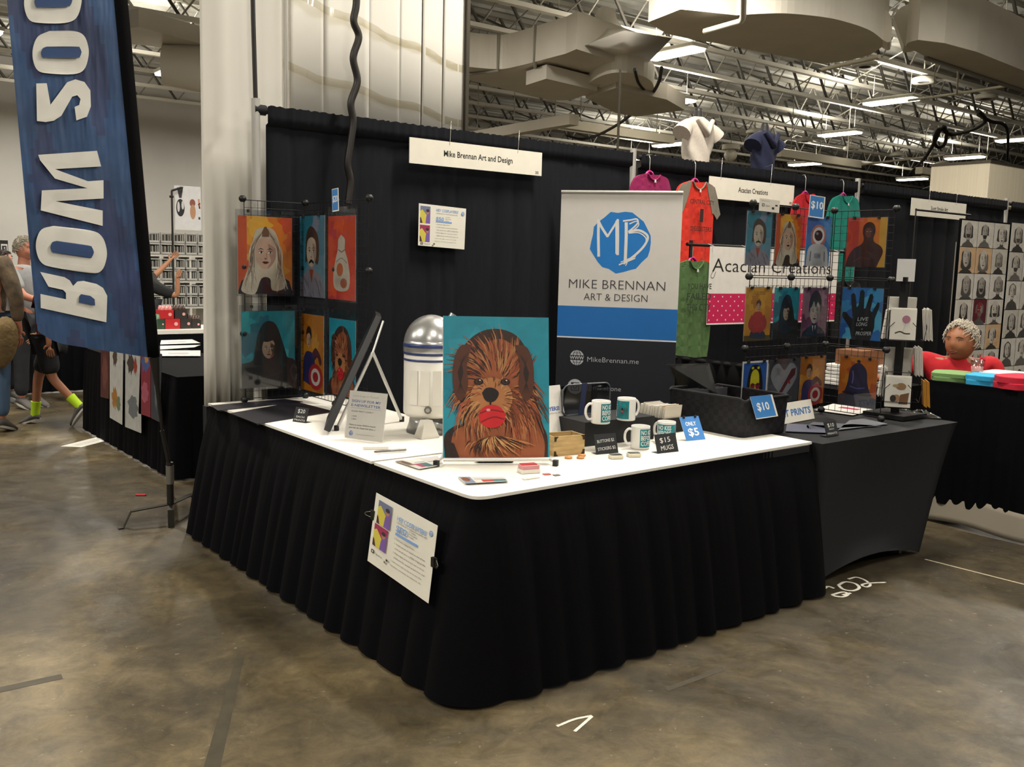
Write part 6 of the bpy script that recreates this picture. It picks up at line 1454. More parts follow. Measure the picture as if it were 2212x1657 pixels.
    if not parts.get('nolegs'):
        for S_ in 'LR':
            a=X['a'+S_]; to=X['t'+S_]; d=(to-a); 
            if 'sock' in col:
                q=MB(); top=mid('a'+S_,'k'+S_,.36); q.tube([a+(a-top)*.1,a.lerp(top,.4),top],[.026*H,.026*H,.030*H],mat('sock',col['sock'],.8),12); q.build('sock',t,True)
            dn=d.normalized(); up=(UPV-dn*UPV.dot(dn)).normalized(); sd=dn.cross(up); heel=a-dn*.028*H-up*.02*H; L=(to-heel).length
            q=MB(); n=14; rings=[(0,.018,.030),(.1,.026,.045),(.3,.028,.050),(.5,.027,.038),(.75,.030,.028),(.93,.024,.020),(1.0,.008,.010)]
            vs=[heel+dn*L*f+sd*math.cos(2*PI*k/n)*r*H+up*(math.sin(2*PI*k/n)*h_*H*.5+h_*H*.5-.006*H) for f,r,h_ in rings for k in range(n)]
            q.add(vs,[(i*n+k,i*n+(k+1)%n,(i+1)*n+(k+1)%n,(i+1)*n+k) for i in range(len(rings)-1) for k in range(n)]+[tuple(range(n-1,-1,-1)),tuple(range((len(rings)-1)*n,len(rings)*n))],mat('shoe_dark',col.get('shoe','#2b2a28'),.7),None,True)
            o=q.build('shoe',t,True); q=MB(); vs=[heel+dn*L*f+sd*math.cos(2*PI*k/n)*(r+.002)*H+up*(zz*H) for f,r,h_ in rings for zz in (-.008,) for k in range(n)]
            q.add([v+up*z_ for z_ in (0,.011*H) for v in [heel+dn*L*(.5+.52*math.cos(2*PI*k/20))+sd*(.030*H*math.sin(2*PI*k/20))-up*.008*H for k in range(20)]],[tuple(range(19,-1,-1)),tuple(range(20,40))]+[(k,(k+1)%20,20+(k+1)%20,20+k) for k in range(20)],mat('sole_pale','#b5b1a8',.7)); q.build('sole',o,True)
    return t,X,W,hs
LD=Vector((-_R0.x,-_R0.y,0)); TOC=Vector((-_F.x,-_F.y,0)).normalized()
# child walking to the left
base=(pz(75,922).lerp(pz(150,915),.5))
t,X,W,hs=figure('person','child in maroon shirt, dark shorts and bright lime socks striding left behind the flag',base,LD,1.50,
  dict(kR=(.10,-.05,.30),aR=(.13,-.05,.045),tR=(.235,-.05,.012),kL=(-.03,.05,.30),aL=(-.20,.05,.125),tL=(-.125,.05,.02),eL=(-.05,.13,.66),wL=(-.06,.13,.53),eR=(.05,-.13,.65),wR=(.12,-.12,.56)),
  dict(shirt=('maroon_cotton','#4f1520'),legs=('dark_shorts','#15171c'),sock='#b9e01f',shoe='#4d4a47'),dict(shorts=True,sleeve=.75),sk='skin_warm',skc='#9a6548')
hair_cap(t,W,hs,mat('hair_dark','#2a1d16',.7),80,2)
# grey-haired man
base=py(62,900,8.0); base=Vector((py(52,600,7.9).x,7.9,0))
t,X,W,hs=figure('person','grey-haired man in a light grey T-shirt with a lanyard at the far left, facing right',base,-LD+TOC*.25,1.74,
  dict(eR=(.10,-.13,.66),wR=(.20,-.04,.62),eL=(.06,.13,.64),wL=(.16,.08,.60)),
  dict(shirt=('grey_tshirt','#8e8f90'),legs=('dark_trousers','#1f2126'),shoe='#222222'),dict(sleeve=.85),chub=1.22,sk='skin_pink',skc='#b5785f')
hair_cap(t,W,hs,mat('hair_grey','#8a8272',.8),420,3,fluff=.14,r=.022)
b=MB(); b.tube([X['nec']+Vector((.05,-.05,0)),X['che']+(-LD)*.16+Vector((0,0,.02)),X['wai']+(-LD)*.19+Vector((0,0,.03)),X['nec']+Vector((-.03,.04,0))],.006,BK,5); b.build('lanyard',t,True)
# man in camouflage jacket at the left edge
base=Vector((py(-28,700,6.6).x,6.6,0))
t,X,W,hs=figure('person','person in a mottled brown camouflage jacket and jeans, cut by the left picture edge',base,-LD*.2-TOC,1.86,
  dict(eR=(.0,-.16,.64),wR=(.02,-.15,.50),eL=(.02,.14,.64),wL=(.06,.13,.50)),
  dict(shirt=('camo_cotton','#5b4c3a',.55),legs=('blue_jeans','#4a6382'),shoe='#2a2a2a'),dict(long=True),chub=1.15,sk='skin_pink')
hair_cap(t,W,hs,mat('hair_dark'),60,5)
q=X['pel']; b=MB(); P=py(24,735,6.35); b.ball((P.x-.07,P.y,P.z-.02),.2,mat('khaki_canvas','#6f5b38',.85,bump=.8,bscale=5,bdist=.06,noise=.3,nscale=6),20,(.62,.4,1.15),R=Matrix.Rotation(.2,3,'Y')); b.build('khaki_bag',label='khaki canvas bag hanging beside the person in camouflage',cat='bag')
# person in white shirt behind, arm on shoulder
base=Vector((py(4,600,8.4).x,8.4,0))
t,X,W,hs=figure('person','person in a white T-shirt half hidden behind the camouflage jacket',base,-LD,1.60,
  dict(eR=(.12,-.10,.72),wR=(.2,.0,.80)),dict(shirt=('white_tshirt','#c9c8c4'),legs=('dark_trousers',None),shoe='#222222'),dict(sleeve=.8),sk='skin_pink')
hair_cap(t,W,hs,mat('hair_dark'),60,6)
# person in black shirt at the shelves
base=Vector((py(305,660,9.6).x,9.6,0)); q=lambda u,v,y=9.6: py(u,v,y)
t,X,W,hs=figure('person','person in a black T-shirt, both arms raised, mostly behind the flag pole',base,TOC*.3-LD,1.80,
  dict(sL=q(322,603),eL=q(340,590),wL=q(364,566),sR=q(338,622,9.4),eR=q(383,640,9.3),wR=q(384,612,9.25)),dict(shirt=('black_tshirt','#141516'),legs=('dark_trousers',None),shoe='#222222'),dict(sleeve=.85),chub=1.15,sk='skin_tan')
hair_cap(t,W,hs,mat('hair_dark'),80,7)

# ================================================================== LEFT BACKGROUND BOOTH
t=thing('draped_table','black-draped table with art prints hanging down its side, behind the feather flag','table',(.62,5.1,0))
b=MB(); b.bbox((.26,3.95,.70),(1.02,6.35,.735),mat('black_top','#0a0a0c',.9,spec=.1)); b.build('tabletop',t,True)
skirt([(.25,6.36),(.25,3.94),(1.03,3.94),(1.03,4.4)],.738,.03,41,t,.08,.16,.02); legs(t,[(.32,4.1),(.95,4.1),(.32,6.2),(.95,6.2)],.7)
def hung(q,artf,label): 
    cs=[px(u,v,.175) for u,v in q]; w_=(cs[1]-cs[0]).length; h=(cs[3]-cs[0]).length; a=artf(w_,h); fn=quad(*cs,w_,h); t=thing('art_print',label,'art print',cs[0],0,'prints hung on the side of the background table'); a.build('print',fn,t)
def artg(bg,blobs):
    def f(w_,h):
        a=Art(w_,h,bg); 
        for i,(x,y,rx,ry,c) in enumerate(blobs):
            pts=[(min(1,max(0,x+rx*(1+.3*math.sin(k*2.3+i))*math.cos(k*PI/9))),min(1,max(0,y+ry*(1+.3*math.cos(k*3.1+i))*math.sin(k*PI/9)))) for k in range(18)]; a.poly(pts,c)
        return a
    return f
hung([(217,857),(235,862),(236,745),(218,742)],artg('#5a3230',[(.5,.5,.3,.3,'#7a4a40')]),'dark reddish print hung farthest left on the background table side')
hung([(237,902),(264,918),(266,748),(237,745)],artg('#c9c8c2',[(.4,.85,.15,.12,'#55473a'),(.4,.3,.22,.14,'#b07a3c'),(.7,.25,.14,.1,'#6f7f60')]),'pale print with brown and ochre figures, second from the left on the background table side')
hung([(270,922),(305,936),(304,752),(271,748)],artg('#bfc0ba',[(.35,.8,.2,.12,'#4a4038'),(.65,.78,.1,.1,'#a04030'),(.5,.28,.3,.14,'#6f7478')]),'pale grey print with two small figures on the background table side')
hung([(299,893),(325,902),(325,755),(304,752)],artg('#8a2c3c',[(.5,.8,.35,.14,'#4b5f9a'),(.6,.85,.16,.06,'#c98a3a'),(.5,.35,.3,.16,'#b05a6c')]),'purple and red print on the background table side')
hung([(326,903),(344,912),(350,765),(326,758)],artg('#3c3f47',[(.6,.5,.2,.3,'#6d7078')]),'dark grey print nearest the corner of the background table side')
for i,(c,l) in enumerate((([(346,769),(433,769),(433,757),(346,757)],'front white print lying on the background table'),([(346,755),(420,750),(433,745),(346,747)],'second white print lying on the background table'),([(346,744),(433,741),(415,733),(348,735)],'rear white print lying on the background table'))):
    flat_sheet('art_print',c,lambda w_,h: Art(w_,h,'#d8d5d2').rect(.2,.3,.7,.6,'#b3aeb0'),l,'art print',group='prints on the background table top')
t=thing('background_table','white-topped table with black skirt below the soda packs at the left','table',(2.3,8.5,0))
b=MB(); b.bbox((1.0,8.1,.70),(3.6,8.85,.745),mat('white_top','#e4e1d8',.5)); b.build('tabletop',t,True); skirt([(1.0,8.6),(1.0,8.09),(3.6,8.09)],.70,.02,43,t,.08,.16,.02)
t=thing('background_table','black-draped far table behind the walking child','table',(.1,9.1,0))
b=MB(); b.bbox((-1.6,9.0,.74),(1.0,9.7,.78),mat('black_top')); b.build('tabletop',t,True); skirt([(-1.6,9.4),(-1.6,8.95),(1.0,8.95),(1.0,9.3)],.78,.02,45,t,.08,.16,.02)
# soda packs
PKc={'r':('carton_red','#b31a22'),'k':('carton_dark','#2a2624'),'g':('carton_green','#24402c')}
def pack(u0,u1,v0,v1,k,label,z=None):
    O,w_,h=rect_y(8.25,u0,v0,u1,v1); 
    if z is not None: O.z=z
    t=thing('bottle_carton',label,'drink carton',(O.x+w_/2,8.25,O.z),0,'drink cartons on the background table')
    m=mat(*PKc[k],.5); b=MB(); b.bbox((O.x,8.25,O.z),(O.x+w_,8.40,O.z+h*.66),m); b.build('carton',t,True)
    for i in range(3):
        for jy in (0,1):
            x=O.x+w_*(.2+.3*i); y=8.285+.075*jy; b=MB(); b.lathe([(.02,0),(.021,.02),(.012,.06),(.010,h*.36),(0,h*.36)],(x,y,O.z+h*.6),mat('bottle_'+k,{'r':'#c9837e','k':'#4a3a34','g':'#7d9a80'}[k],.25),10); b.build('bottle',t,True)
    b=MB(); b.cyl((O.x+w_*.72,8.249,O.z+h*.32),(O.x+w_*.72,8.246,O.z+h*.32),w_*.13,mat('carton_mark','#d8a09c' if k=='r' else '#8d8a80',.5),n=14); b.build('round_mark',t,True)
    return O.z+h
zt=.747
zz=pack(357,389,680,713,'r','red drink carton at the bottom of the stack',zt); pack(341,356,680,713,'g','green drink carton at the bottom left of the stack',zt); pack(390,414,680,713,'k','dark drink carton at the bottom, right of the red one',zt); pack(415,434,686,713,'k','dark drink carton beside the white column',zt)
pack(346,375,653,681,'r','red drink carton on top of the stack',zt+.118); pack(378,404,652,681,'k','dark drink carton on top, right of the red one',zt+.118)
# shelf of clear boxes
YS=10.6
O,w_,h=rect_y(YS,318,495,448,700)
SHW=mat('shelf_white','#cfccc4',.5)
t=thing('storage_shelf','pale open shelf unit filled with clear boxes at the left background','shelf',(O.x+w_/2,YS+.2,0))
zs=[py(380,v,YS).z for v in (550,606,662,716)]
for z in zs: b=MB(); b.bbox((O.x-.3,YS,z-.03),(O.x+w_+.3,YS+.45,z),SHW); b.build('shelf_board',t,True)
for u in (347,378,411,448): x=py(u,560,YS).x; b=MB(); b.bbox((x-.015,YS-.002,0),(x+.015,YS+.44,zs[0]),SHW); b.build('upright',t,True)
bw=.158; bh=(zs[0]-zs[1]-.05)/2
bt=thing('clear_box',None,'storage box',(0,0,0),0,'clear boxes of discs and comics')
CB=mat('box_clear_grey','#b9b9b4',.3); b=MB()
for x in (0,bw-.008): b.bbox((x,0,0),(x+.008,.40,bh*.93),CB)
b.bbox((0,0,0),(bw,.40,.008),CB); b.bbox((0,0,0),(bw,.006,.03),CB); b.bbox((0,0,bh*.85),(bw,.006,bh*.93),CB); b.bbox((0,.39,0),(bw,.40,bh*.93),CB); b.build('shell',bt)
b=MB(); rd=random.Random(12); x=.012
while x<bw-.02: q=rd.uniform(.008,.02); b.bbox((x,.012,.010),(x+q*.85,.36,bh*rd.uniform(.6,.8)),mat(rd.choice(['spine_dark','spine_grey','spine_pale']),{'a':0} and None or {'spine_dark':'#2b2a28'}.get('x') or '#4a4743',.5)); x+=q
b.build('contents',bt)
_M['spine_dark'].node_tree.nodes['Principled BSDF'].inputs['Base Color'].default_value=(*lin('#2b2a28'),1) if 'spine_dark' in _M else None
if 'spine_pale' in _M: _M['spine_pale'].node_tree.nodes['Principled BSDF'].inputs['Base Color'].default_value=(*lin('#9a978f'),1)
first=True; rows=[('top',zs[0]+bh),('upper',zs[0]),('third',zs[1]+bh),('fourth',zs[1]),('fifth',zs[2]+bh),('lowest visible',zs[2])]
colsn=['first','second','third','fourth','fifth','sixth','seventh']
for rn,z in rows:
    for i in range(6):
        lab='clear box with dark contents, %s row of the shelf, %s from the flag pole'%(rn,colsn[i]); P=(O.x+.02+i*(bw+.012),YS-.01,z+.001)
        if first: bt.location=P; bt['label']=lab; first=False
        else: copy_tree(bt,P,0,lab)
# rack with white cloth
t=thing('garment_rack','black rack pole carrying a white printed cloth above the clear boxes','rack',(py(372,450,YS-.1).x,YS-.1,0))
A=py(371,412,YS-.1); Bq=py(392,405,YS-.1); b=MB(); b.cyl((A.x,A.y,0),(A.x,A.y,A.z),.014,BK,n=8); b.cyl(A,Bq,.014,BK,n=8); b.cyl(A+Vector((-.03,0,-.08)),A+Vector((.02,0,-.08)),.016,BK,n=8); b.build('pole',t,True)
O,w_,h=rect_y(YS-.05,377,402,434,497)
a=Art(w_,h,'#d5d5d6',ink('cloth_ink',.8,.05)); a.ell(.22,.5,.16,.2,'#2b2b2d',20); a.ell(.15,.52,.05,.12,'#c9c9c9',12); a.ell(.31,.56,.05,.10,'#c9c9c9',12); a.poly([(.10,.95),(.34,.98),(.27,.72),(.18,.72)],'#3a3a3c')
a.ell(.68,.62,.11,.09,'#8a5348',16); a.ell(.69,.42,.11,.17,'#b58a6c',16); a.stroke([(.92,.72),(.95,.5),(.9,.6),(.98,.62)],.02,'#c47a62'); a.rect(.9,.25,.97,.31,'#3a3a3a')
a.build('printed_cloth',frame(O,XR,UPV),label='white cloth printed with a dark oval and a tan oval hanging on the black rack',cat='cloth')
O,w_,h=rect_y(10.2,-10,519,18,572); b=MB(); a=Art(w_,h,'#17150f',ink('sign_ink',.6,.03),.02); a.rect(.45,.35,.95,.85,'#c9c9c9').rect(.52,.42,.88,.78,'#17150f').rect(.68,.42,.78,.72,'#c9c9c9'); o=a.build('hanging_sign',frame(O,XR,UPV),label='black sign with a white square mark at the left picture edge',cat='sign')

# ================================================================== MIDDLE BOOTH: T-SHIRTS AND BANNER
def tee(name,label,O,w_,h,m,sleeve_m=None,text=None,fold=.012,y=2.5,long=False,extra=None,sl=.42):
    """flat-hanging T-shirt, O bottom-left of body (x,z)"""
    t=thing(name,label,'T-shirt',(O.x+w_/2,y,O.z)); 
    out=c2([(.18,0),(.16,.3),(.17,.68)],3)+[(.05,.60-.0*sl),(-.02,.66)]+c2([(.06,.84),(.16,.95),(.34,1.0)],3)+c2([(.38,.985),(.43,.93),(.5,.91),(.57,.93),(.62,.985),(.66,1.0)],3)+c2([(.66,1.0),(.84,.95),(.94,.84),(1.02,.66)],3)+[(.95,.60)]+c2([(.83,.68),(.84,.3),(.82,0)],3)
    def part(nm,pts,mm,dy=0,th=.02):
        bm=bmesh.new(); seen=[]; 
        for x,z in pts:
            if not seen or (abs(x-seen[-1][0])+abs(z-seen[-1][1]))>1e-4: seen.append((x,z))
        if abs(seen[0][0]-seen[-1][0])+abs(seen[0][1]-seen[-1][1])<1e-4: seen.pop()
        f=bm.faces.new([bm.verts.new((x,0,z)) for x,z in seen]); bmesh.ops.triangulate(bm,faces=[f])
        for _ in range(4): bmesh.ops.subdivide_edges(bm,edges=[e for e in bm.edges if e.calc_length()>.10],cuts=1); bmesh.ops.triangulate(bm,faces=[f for f in bm.faces if len(f.verts)>3])
        bm.verts.index_update(); vs=[];fs=[tuple(v.index for v in f.verts) for f in bm.faces]
        for v in bm.verts: x,z=v.co.x,v.co.z; vs.append(Vector((O.x+x*w_, y+dy-fold*(1.0-z*.6)*math.sin(x*23+z*2)-.02*math.sin(PI*min(1,max(0,x))), O.z+z*h)))
        n=len(vs); bound=[(e.verts[0].index,e.verts[1].index) for e in bm.edges if len(e.link_faces)==1]; bm.free()
        k=MB(); k.add(vs+[v+Vector((0,th,0)) for v in vs],fs+[tuple(n+i for i in reversed(f)) for f in fs]+[(a_,b_,n+b_,n+a_) for a_,b_ in bound],mm,None,False); return k.build(nm,t,True)
    part('shirt_body',out,m)
    if sleeve_m:
        part('raglan_sleeve',[(.34,1.0),(.30,.9),(.20,.66),(.17,.66),(.05,.60),(-.02,.66),(.06,.84),(.16,.95)],sleeve_m,-.006,.01); part('raglan_sleeve',[(.66,1.0),(.70,.9),(.80,.66),(.83,.66),(.95,.60),(1.02,.66),(.94,.84),(.84,.95)],sleeve_m,-.006,.01)
    b=MB(); b.tube([(O.x+w_*x,y-.024,O.z+h*z) for x,z in c2([(.36,.995),(.38,.975),(.43,.93),(.5,.91),(.57,.93),(.62,.975),(.64,.995)],4)],.007,sleeve_m or m,6); b.build('neck_band',t,True)
    if text:
        a=Art(w_*.6,h*.5,None,ink('shirt_ink',.8,.05))
        for s,x,y_,ch,wd,c in text: a.txt(s,x,y_,ch,c,.8,.02,'C',width=wd*w_*.6)
        a.L=[(v,f,c,.002) for v,f,c,z in a.L]
        a.build('print_lettering',lambda x,y_,z=0: Vector((O.x+w_*.2+x, y-.046-fold-z, O.z+h*.35+y_)),t)
    b=MB(); b.box((O.x+w_*.5,y-.036,O.z+h*.895),(.018,.002,.022),mat('tag_white','#d8d6d0',.6)); b.build('size_tag',t,True)
    return t
HG=mat('magenta_hanger','#b0146e',.35)
def hanger(x,y,z,w_,top,label):
    t=thing('clothes_hanger',label,'hanger',(x,y,z),0); b=MB(); b.tube(c2([(x-w_/2,y,z-.09),(x-w_*.25,y,z-.03),(x-.03,y,z+.015),(x,y,z+.03),(x+.03,y,z+.015),(x+w_*.25,y,z-.03),(x+w_/2,y,z-.09)],5),.011,HG,8); b.build('arms',t,True)
    b=MB(); b.tube([(x,y,z+.03),(x,y,top-.02),(x+.008,y+.02,top+.01),(x,y+.05,top+.005)],.003,mat('wire_silver'),6); b.build('hook',t,True)
def shirt_at(u0,u1,vt,vb,m,label,hl,y=2.5,**k):
    O,w_,h=rect_y(y,u0,vt,u1,vb); tee('t_shirt',label,O,w_,h,m,y=y,**k); cx_=O.x+w_/2; hanger(cx_,y+.030,O.z+h*.985,w_*.50,2.44 if k.get('topz') is None else k['topz'],hl); return O,w_,h
cot=lambda n,c=None: mat(n,c,.9,bump=.25,bscale=9,bdist=.02,noise=.06,nscale=50)
shirt_at(1358,1452,376,520,cot('berry_cotton','#8c1550'),'berry-pink T-shirt hanging left of the red raglan shirt, above the banner top','magenta hanger of the berry-pink shirt')
shirt_at(1450,1552,391,590,cot('orange_red_cotton','#cf2f1c'),'orange-red T-shirt with grey raglan sleeves and black print','magenta hanger of the orange-red raglan shirt',sleeve_m=cot('grey_cotton','#7d7668'),text=[('CENTRAL CITY',.5,.80,.034,.85,'#4a1a14'),('SPEEDSTERS',.5,.22,.034,.75,'#4a1a14'),('I',.5,.42,.10,.12,'#33120e')])
shirt_at(1703,1772,417,640,cot('red_cotton','#b0121f'),'plain red T-shirt behind the $10 card','magenta hanger of the plain red shirt')
shirt_at(1782,1858,421,610,cot('teal_cotton','#10796b'),'teal T-shirt hanging at the right of the middle booth','magenta hanger of the teal shirt')
# green shirt on a stand in front
O,w_,h=rect_y(2.15,1440,1549,0,1) if False else rect_y(2.15,1440,562,1549,772)
tee('t_shirt','olive green T-shirt with dark printed slogan hanging from the banner stand',O,w_,h,cot('green_cotton','#4d6a3c'),y=2.15,text=[('YOU HAVE',.5,.72,.04,.8,'#2b3a24'),('FAILED',.5,.50,.05,.8,'#2b3a24'),('THIS CITY',.5,.28,.05,.8,'#2b3a24'),('-----------',.5,.14,.01,.8,'#2b3a24')])
hx=O.x+w_/2; rz_=py(1500,528,2.15).z
hanger(hx,2.176,O.z+h*.985,w_*.5,rz_-.005,'magenta hanger of the olive green shirt')
t=thing('banner_stand','black horizontal bar stand carrying the fabric banner and green shirt','stand',(hx,2.18,0))
xe=py(1830,540,2.18).x; b=MB(); b.cyl((py(1484,527,2.18).x,2.18,rz_),(xe,2.18,rz_),.013,BK,n=10); b.build('crossbar',t,True)
for x in (py(1487,527,2.18).x+.03,xe-.03):
    b=MB(); b.cyl((x,2.18,0),(x,2.18,rz_+.03),.013,BK,n=8); b.build('upright',t,True); b=MB(); b.bbox((x-.02,1.98,0),(x+.02,2.38,.02),BK); b.build('foot',t,True)
q=[py(1526,702,2.12),py(1802,690,2.12),py(1826,545,2.12),py(1524,531,2.12)]; w_=(q[1].x-q[0].x); h=q[3].z-q[0].z; q[1].z=q[0].z; q[2].x=q[1].x; q[2].z=q[3].z; q[3].x=q[0].x
a=Art(w_,h,'#dfdad2',ink('cloth_ink',.8,.05),.004); a.rect(0,.02,1,.40,'#c2124e')
for r in range(6):
    for c_ in range(34): 
        if (c_+r)%2==0: a._p([((.015+.029*c_)*w_+.007*math.cos(k*PI/4),(.06+.06*r)*h+.007*math.sin(k*PI/4)) for k in range(8)],[tuple(range(8))],'#e4c9d2',False)
a.k+=1
a.txt('Acacian Creations',.02,.68,h*.17,'#1d1a18',.8,-.005,'L',width=w_*.92); a.txt('T-Shirts and Crafts with a Random Twist!',.28,.46,h*.055,'#2a2624',.8,0,'L',width=w_*.66,slant=.3)
for s_c in (.035,.02): a.stroke(c2([(.02+.01,.70),(.0+.012,.62),(.03,.60),(.045,.68)],4),.004,'#1d1a18')
t=thing('fabric_banner','white fabric banner with black script and pink polka-dot band behind the right grid','banner',q[0]); a.build('cloth',quad(*q,w_,h),t)
b=MB(); 
for f in (.01,.25,.5,.75,.99): b.tube([(q[3].x+w_*f,2.119,q[3].z-.02),(q[3].x+w_*f,2.10,q[3].z),(q[3].x+w_*f,2.16,rz_+.01)],.002,mat('card_white'),5)
b.build('tie_cord',t,True)
O,w_,h=rect_y(2.45,1788,606,1862,730); tee('t_shirt','black T-shirt with stencilled white STRAIGHT OUTTA lettering behind the hand print',O,w_,h,cot('black_cotton','#111112'),y=2.45,text=[('STRAIGHT',.42,.72,.05,.9,'#a9a9a5'),('OUTTA',.42,.46,.075,.9,'#a9a9a5'),('STAR',.30,.24,.05,.5,'#a9a9a5')])
# draped shirts on black neck forms above the rail
def bust(u,v,m,label,wd=.44,hgt=.36):
    P=py(u,v,2.66); P.z=max(P.z-hgt*.48,2.455); t=thing('shirt_on_form',label,'shirt form',(P.x,2.66,P.z))
    b=MB(); 
    def f(a_,v_):
        an=2*PI*a_; w_=wd*.5*(.62+.30*math.sin(min(1,v_*1.15)*PI*.55) if v_<.86 else .62+.30-(v_-.86)*4.3); w_=max(.05,w_); d_=.085*(1 if v_<.86 else 1-(v_-.86)*3.5)
        rip=1+.06*math.sin(an*5+v_*9); return (P.x+w_*math.cos(an)*rip,2.66+d_*math.sin(an)*rip,P.z+hgt*v_)
    b.grid(f,40,18,m,0); b.build('shirt_body',t,True)
    for e in (-1,1):
        k=MB(); a_=Vector((P.x+e*wd*.33,2.66,P.z+hgt*.80)); c_=a_+Vector((e*wd*.20,-.02,-hgt*.22)); k.tube([a_-Vector((e*.03,0,-.01)),a_.lerp(c_,.5),c_],[.05,.07,.078],m,14); k.build('sleeve',t,True)
    k=MB(); k.tube([(P.x-.09,2.58,P.z+hgt*.93),(P.x,2.555,P.z+hgt*.62),(P.x+.09,2.58,P.z+hgt*.93)],[.02,.035,.02],m,8); k.build('front_knot',t,True)
    k=MB(); k.lathe([(.055,hgt*.86),(.04,hgt*1.0),(.035,hgt*1.12),(.03,hgt*1.2),(0,hgt*1.22)],(P.x,2.66,P.z),BK,16); k.build('neck_form',t,True)
    k=MB(); k.cyl((P.x,2.66,2.43),(P.x,2.66,P.z+hgt*.9),.012,BK,n=8); k.build('support_rod',t,True)
bust(1505,318,cot('cream_cotton','#cfc5b8'),'white draped shirt on a black neck form above the middle booth rail',.40)
bust(1649,333,cot('navy_cotton','#1b203c'),'dark navy shirt on a black neck form above the middle booth rail',.34,.34)

# ================================================================== RIGHT BOOTH
XT=3.95; zr=px(2110,833,XT).z
t=thing('skirted_table','tall table with a black pleated skirt and cream liner at the right edge','table',(4.3,-.7,0))
b=MB(); b.bbox((XT+.01,-2.0,zr-.04),(XT+.46,.44,zr),mat('black_top')); b.build('tabletop',t,True)
skirt([(XT+.46,.45),(XT,.45),(XT,-2.0)],zr-.002,.015,51,t,.05,.10,.022,z0=.12)
b=MB(); b.grid(lambda u,v:(XT-.035+.02*math.sin(u*14)-.07*(1-v)*(.6+.4*math.sin(u*9)), .46-2.46*u, .01+.02*math.sin(u*11)**2+v*.16),60,5,mat('cream_liner','#7d7566',.8),.004); b.build('liner',t,True)
legs(t,[(XT+.1,.3),(XT+.4,.3),(XT+.1,-1.8),(XT+.4,-1.8)],zr-.04)
def folded(u,v,z,w_,d,h,m,label,rz=0,x=None,seed=1,grp='folded shirts on the right table'):
    P=px(u,v,x) if x else pz(u,v,z); P.z=z; b=MB()
    R_=Matrix.Rotation(rz,3,'Z'); n=28; 
    for L_ in range(2):
        def f(a_,v_):
            an=2*PI*a_; q=v_; r=1 if q<.6 else max(0,1-((q-.6)/.4)**2); c_=abs(math.cos(an))**.6*(1 if math.cos(an)>0 else -1); s_=abs(math.sin(an))**.6*(1 if math.sin(an)>0 else -1)
            rr=(r if q<.6 else r)*(1+.05*math.sin(an*5+seed+L_)); zz=h*(L_+min(1,q/.6) if q<.6 else L_+1+.12*math.sin(an*3+seed)*r*(1-r)*2)/2
            return P+R_@Vector((w_/2*c_*rr,d/2*s_*rr,zz+.0))
        b.grid(f,32,10,m,0)
    return b.build('folded_shirt',label=label,cat='folded shirt',group=grp)
folded(2060,812,zr,.30,.26,.05,cot('sage_cotton','#6f9158'),'sage green folded shirt at the left end of the right table',.3,x=XT+.18,seed=1)
folded(2132,818,zr,.26,.22,.06,cot('cyan_cotton','#2f9fd0'),'bright cyan folded shirt in the middle of the right table',.2,x=XT+.15,seed=2)
folded(2170,806,zr,.34,.26,.06,cot('white_cotton','#d9d6d0'),'white folded shirt with dark print behind the cyan one',.1,x=XT+.42,seed=3)
folded(2205,828,zr,.34,.24,.075,cot('scarlet_cotton','#c01f38'),'scarlet folded shirt at the right edge on the right table',.0,x=XT+.16,seed=4)
folded(2202,798,zr,.28,.2,.05,cot('black_cotton'),'black folded shirt with white marks near the right edge',.0,x=XT+.75-.16,seed=5)
P=px(2110,806,XT+.30); P.z=zr
t=thing('drink_cup','clear plastic cup with a pale drink and pink straw on the right table','cup',P)
b=MB(); b.lathe([(0,.0),(.032,.0),(.043,.13),(.040,.13),(.030,.004)],P,clear('cup_plastic',.15,'#f4e4e4',.08,.9),24); b.build('cup',t,True)
b=MB(); b.lathe([(0,.004),(.030,.004),(.038,.092),(0,.092)],P,mat('pink_drink','#d8b4b0',.4),24); b.build('drink',t,True)
b=MB(); b.lathe([(.045,.128),(.046,.136),(.03,.140),(0,.140)],P,clear('cup_plastic'),24); b.build('lid',t,True)
b=MB(); b.cyl(P+Vector((0,0,.05)),P+Vector((.004,-.02,.18)),.0035,mat('straw_pink','#d8404c',.4),n=8); b.build('straw',t,True)
# woman in red
XW=4.74
Hd=px(2074,738,XW); Hh=1.62
base=Vector((XW,Hd.y,Hd.z-.898*Hh))
lookv=(LD*.80+TOC*.62)
P0=Vector((base.x,base.y,0)); dz=base.z/Hh
t,X,W,hs=figure('person','woman with short white hair in a red T-shirt seated behind the right table, looking left',P0,TOC*.85+LD*.30,Hh,
   {k:(v[0],v[1],v[2]+dz) for k,v in dict(pel=(0,0,.53),wai=(0,0,.61),che=(0,0,.73),nec=(0,0,.835),hd=(.03,0,.898),sL=(-.01,.15,.815),eL=(.03,.17,.66),wL=(.13,.10,.60),sR=(-.01,-.15,.815),eR=(.03,-.25,.745),wR=(.10,-.34,.72),
     hL=(.02,.06,.50),kL=(.24,.08,.50),aL=(.24,.08,.27),tL=(.32,.08,.25),hR=(.02,-.06,.50),kR=(.24,-.08,.50),aR=(.24,-.08,.27),tR=(.32,-.08,.25)).items()},
   dict(shirt=('red_tshirt','#b00f1d'),legs=('dark_trousers',None),shoe='#222222'),dict(sleeve=.85),chub=1.38,hsz=.136,look=lookv+UPV*.04,sk='skin_brown',skc='#96603f')
hair_cap(t,W,hs,mat('hair_white','#b9b0a0',.85),650,9,lo=.10,fluff=.20,r=.020)
t2=thing('stool','black stool under the seated woman','stool',(X['pel'].x,X['pel'].y,0)); z_=X['pel'].z-.17
